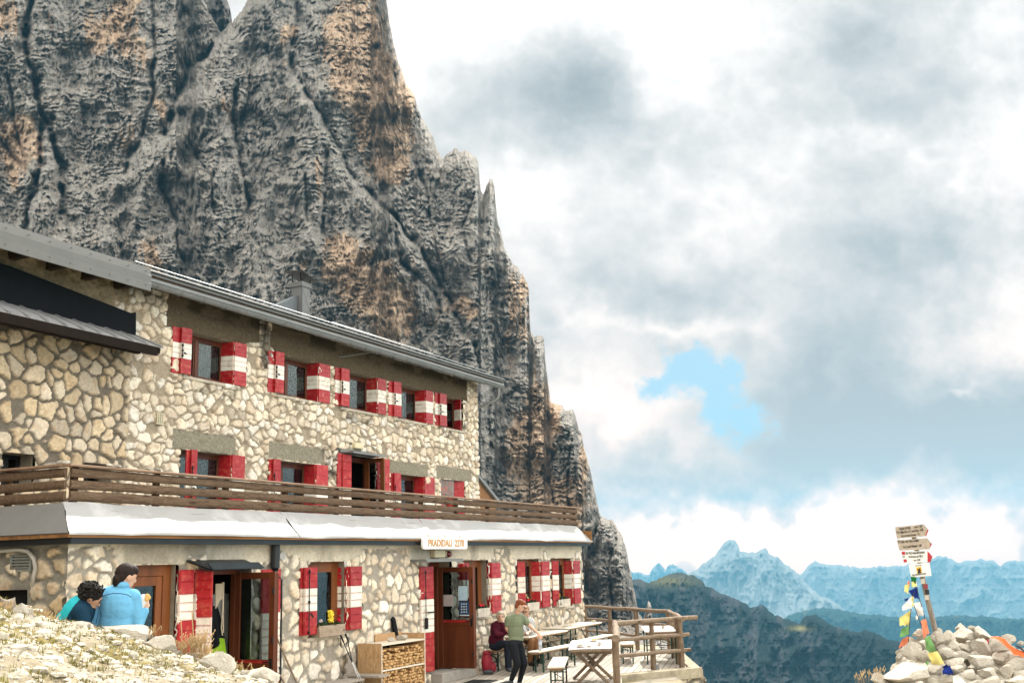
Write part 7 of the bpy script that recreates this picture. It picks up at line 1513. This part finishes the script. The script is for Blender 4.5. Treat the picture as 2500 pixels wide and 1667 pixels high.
vox('body', body, M_skin2, Bm.t, .0075, 4); f = fw.normalized(); u = (up - f * up.dot(f)).normalized(); sd_ = f.cross(u); face_bits(Bm.t, hd, f, u, sd_, 1.05, False, (.02, .015, .01))
def sh_(mb): ell(mb, T1(738, 915, .06), (.175, .15, .21), (.5, 0, 1)); ell(mb, T1(650, 1035, .06), (.175, .155, .20), (.5, 0, 1)); limb(mb, [shL, shL.lerp(elL, .68)], [.078, .070]); limb(mb, [shL, T1(770, 840, .1), shR], [.07, .074, .07]); limb(mb, [shR, shR + Vector((.03, .06, -.18))], [.075, .068])
tsh = vox('t_shirt', sh_, mat('navy_jersey', (.008, .035, .065), .8, var=.1), Bm.t, .009, 5)
M_teal = mat('teal_jersey', (.005, .36, .42), .7, var=.06); tsh.data.materials.append(M_teal)
sA = T1(735, 790, -.1); 
for p in tsh.data.polygons:
    c = p.center; # the teal back panel: everything behind the line from collar to hip
    a = T1(752, 815, 0); b = T1(590, 1090, 0); d = (b - a); s_ = (c.x - a.x) * d.z - (c.z - a.z) * d.x
    if s_ > .0: p.material_index = 1
vox('shorts', lambda mb: (ell(mb, hp - Vector((0, 0, .02)), (.18, .16, .11)), [limb(mb, [hp + Vector((0, q, 0)), hp + Vector((.34, q + .22, -.08))], [.115, .085]) for q in (-.1, .1)]), MATS['dark_hiking_trousers'], Bm.t, .012, 3)
def hair(mb):
    M = Matrix((sd_, f, u)).transposed().to_4x4(); mb.sphere(hd - f * .018 + u * .045, (.095, .108, .098), M, 18); mb.sphere(hd - f * .06, (.088, .062, .095), M, 16); r_ = random.Random(4)
    for _ in range(420):
        d = (f * r_.uniform(-1, .55) + sd_ * r_.uniform(-1, 1) + u * r_.uniform(-.35, 1)).normalized()
        if d.dot(f) > .45 and d.dot(u) < .55: continue
        mb.sphere(hd + u * .03 - f * .02 + d * r_.uniform(.104, .134), r_.uniform(.006, .012), seg=6)
vox('hair', hair, hairm('curly_black_hair', (.010, .008, .007)), Bm.t, .0055, 1)
def beard(mb): M = Matrix((sd_, f, u)).transposed().to_4x4(); mb.sphere(hd + f * .035 - u * .072, (.056, .058, .048), M, 14)
vox('beard', beard, hairm('dark_beard', (.02, .014, .011)), Bm.t, .006, 1)
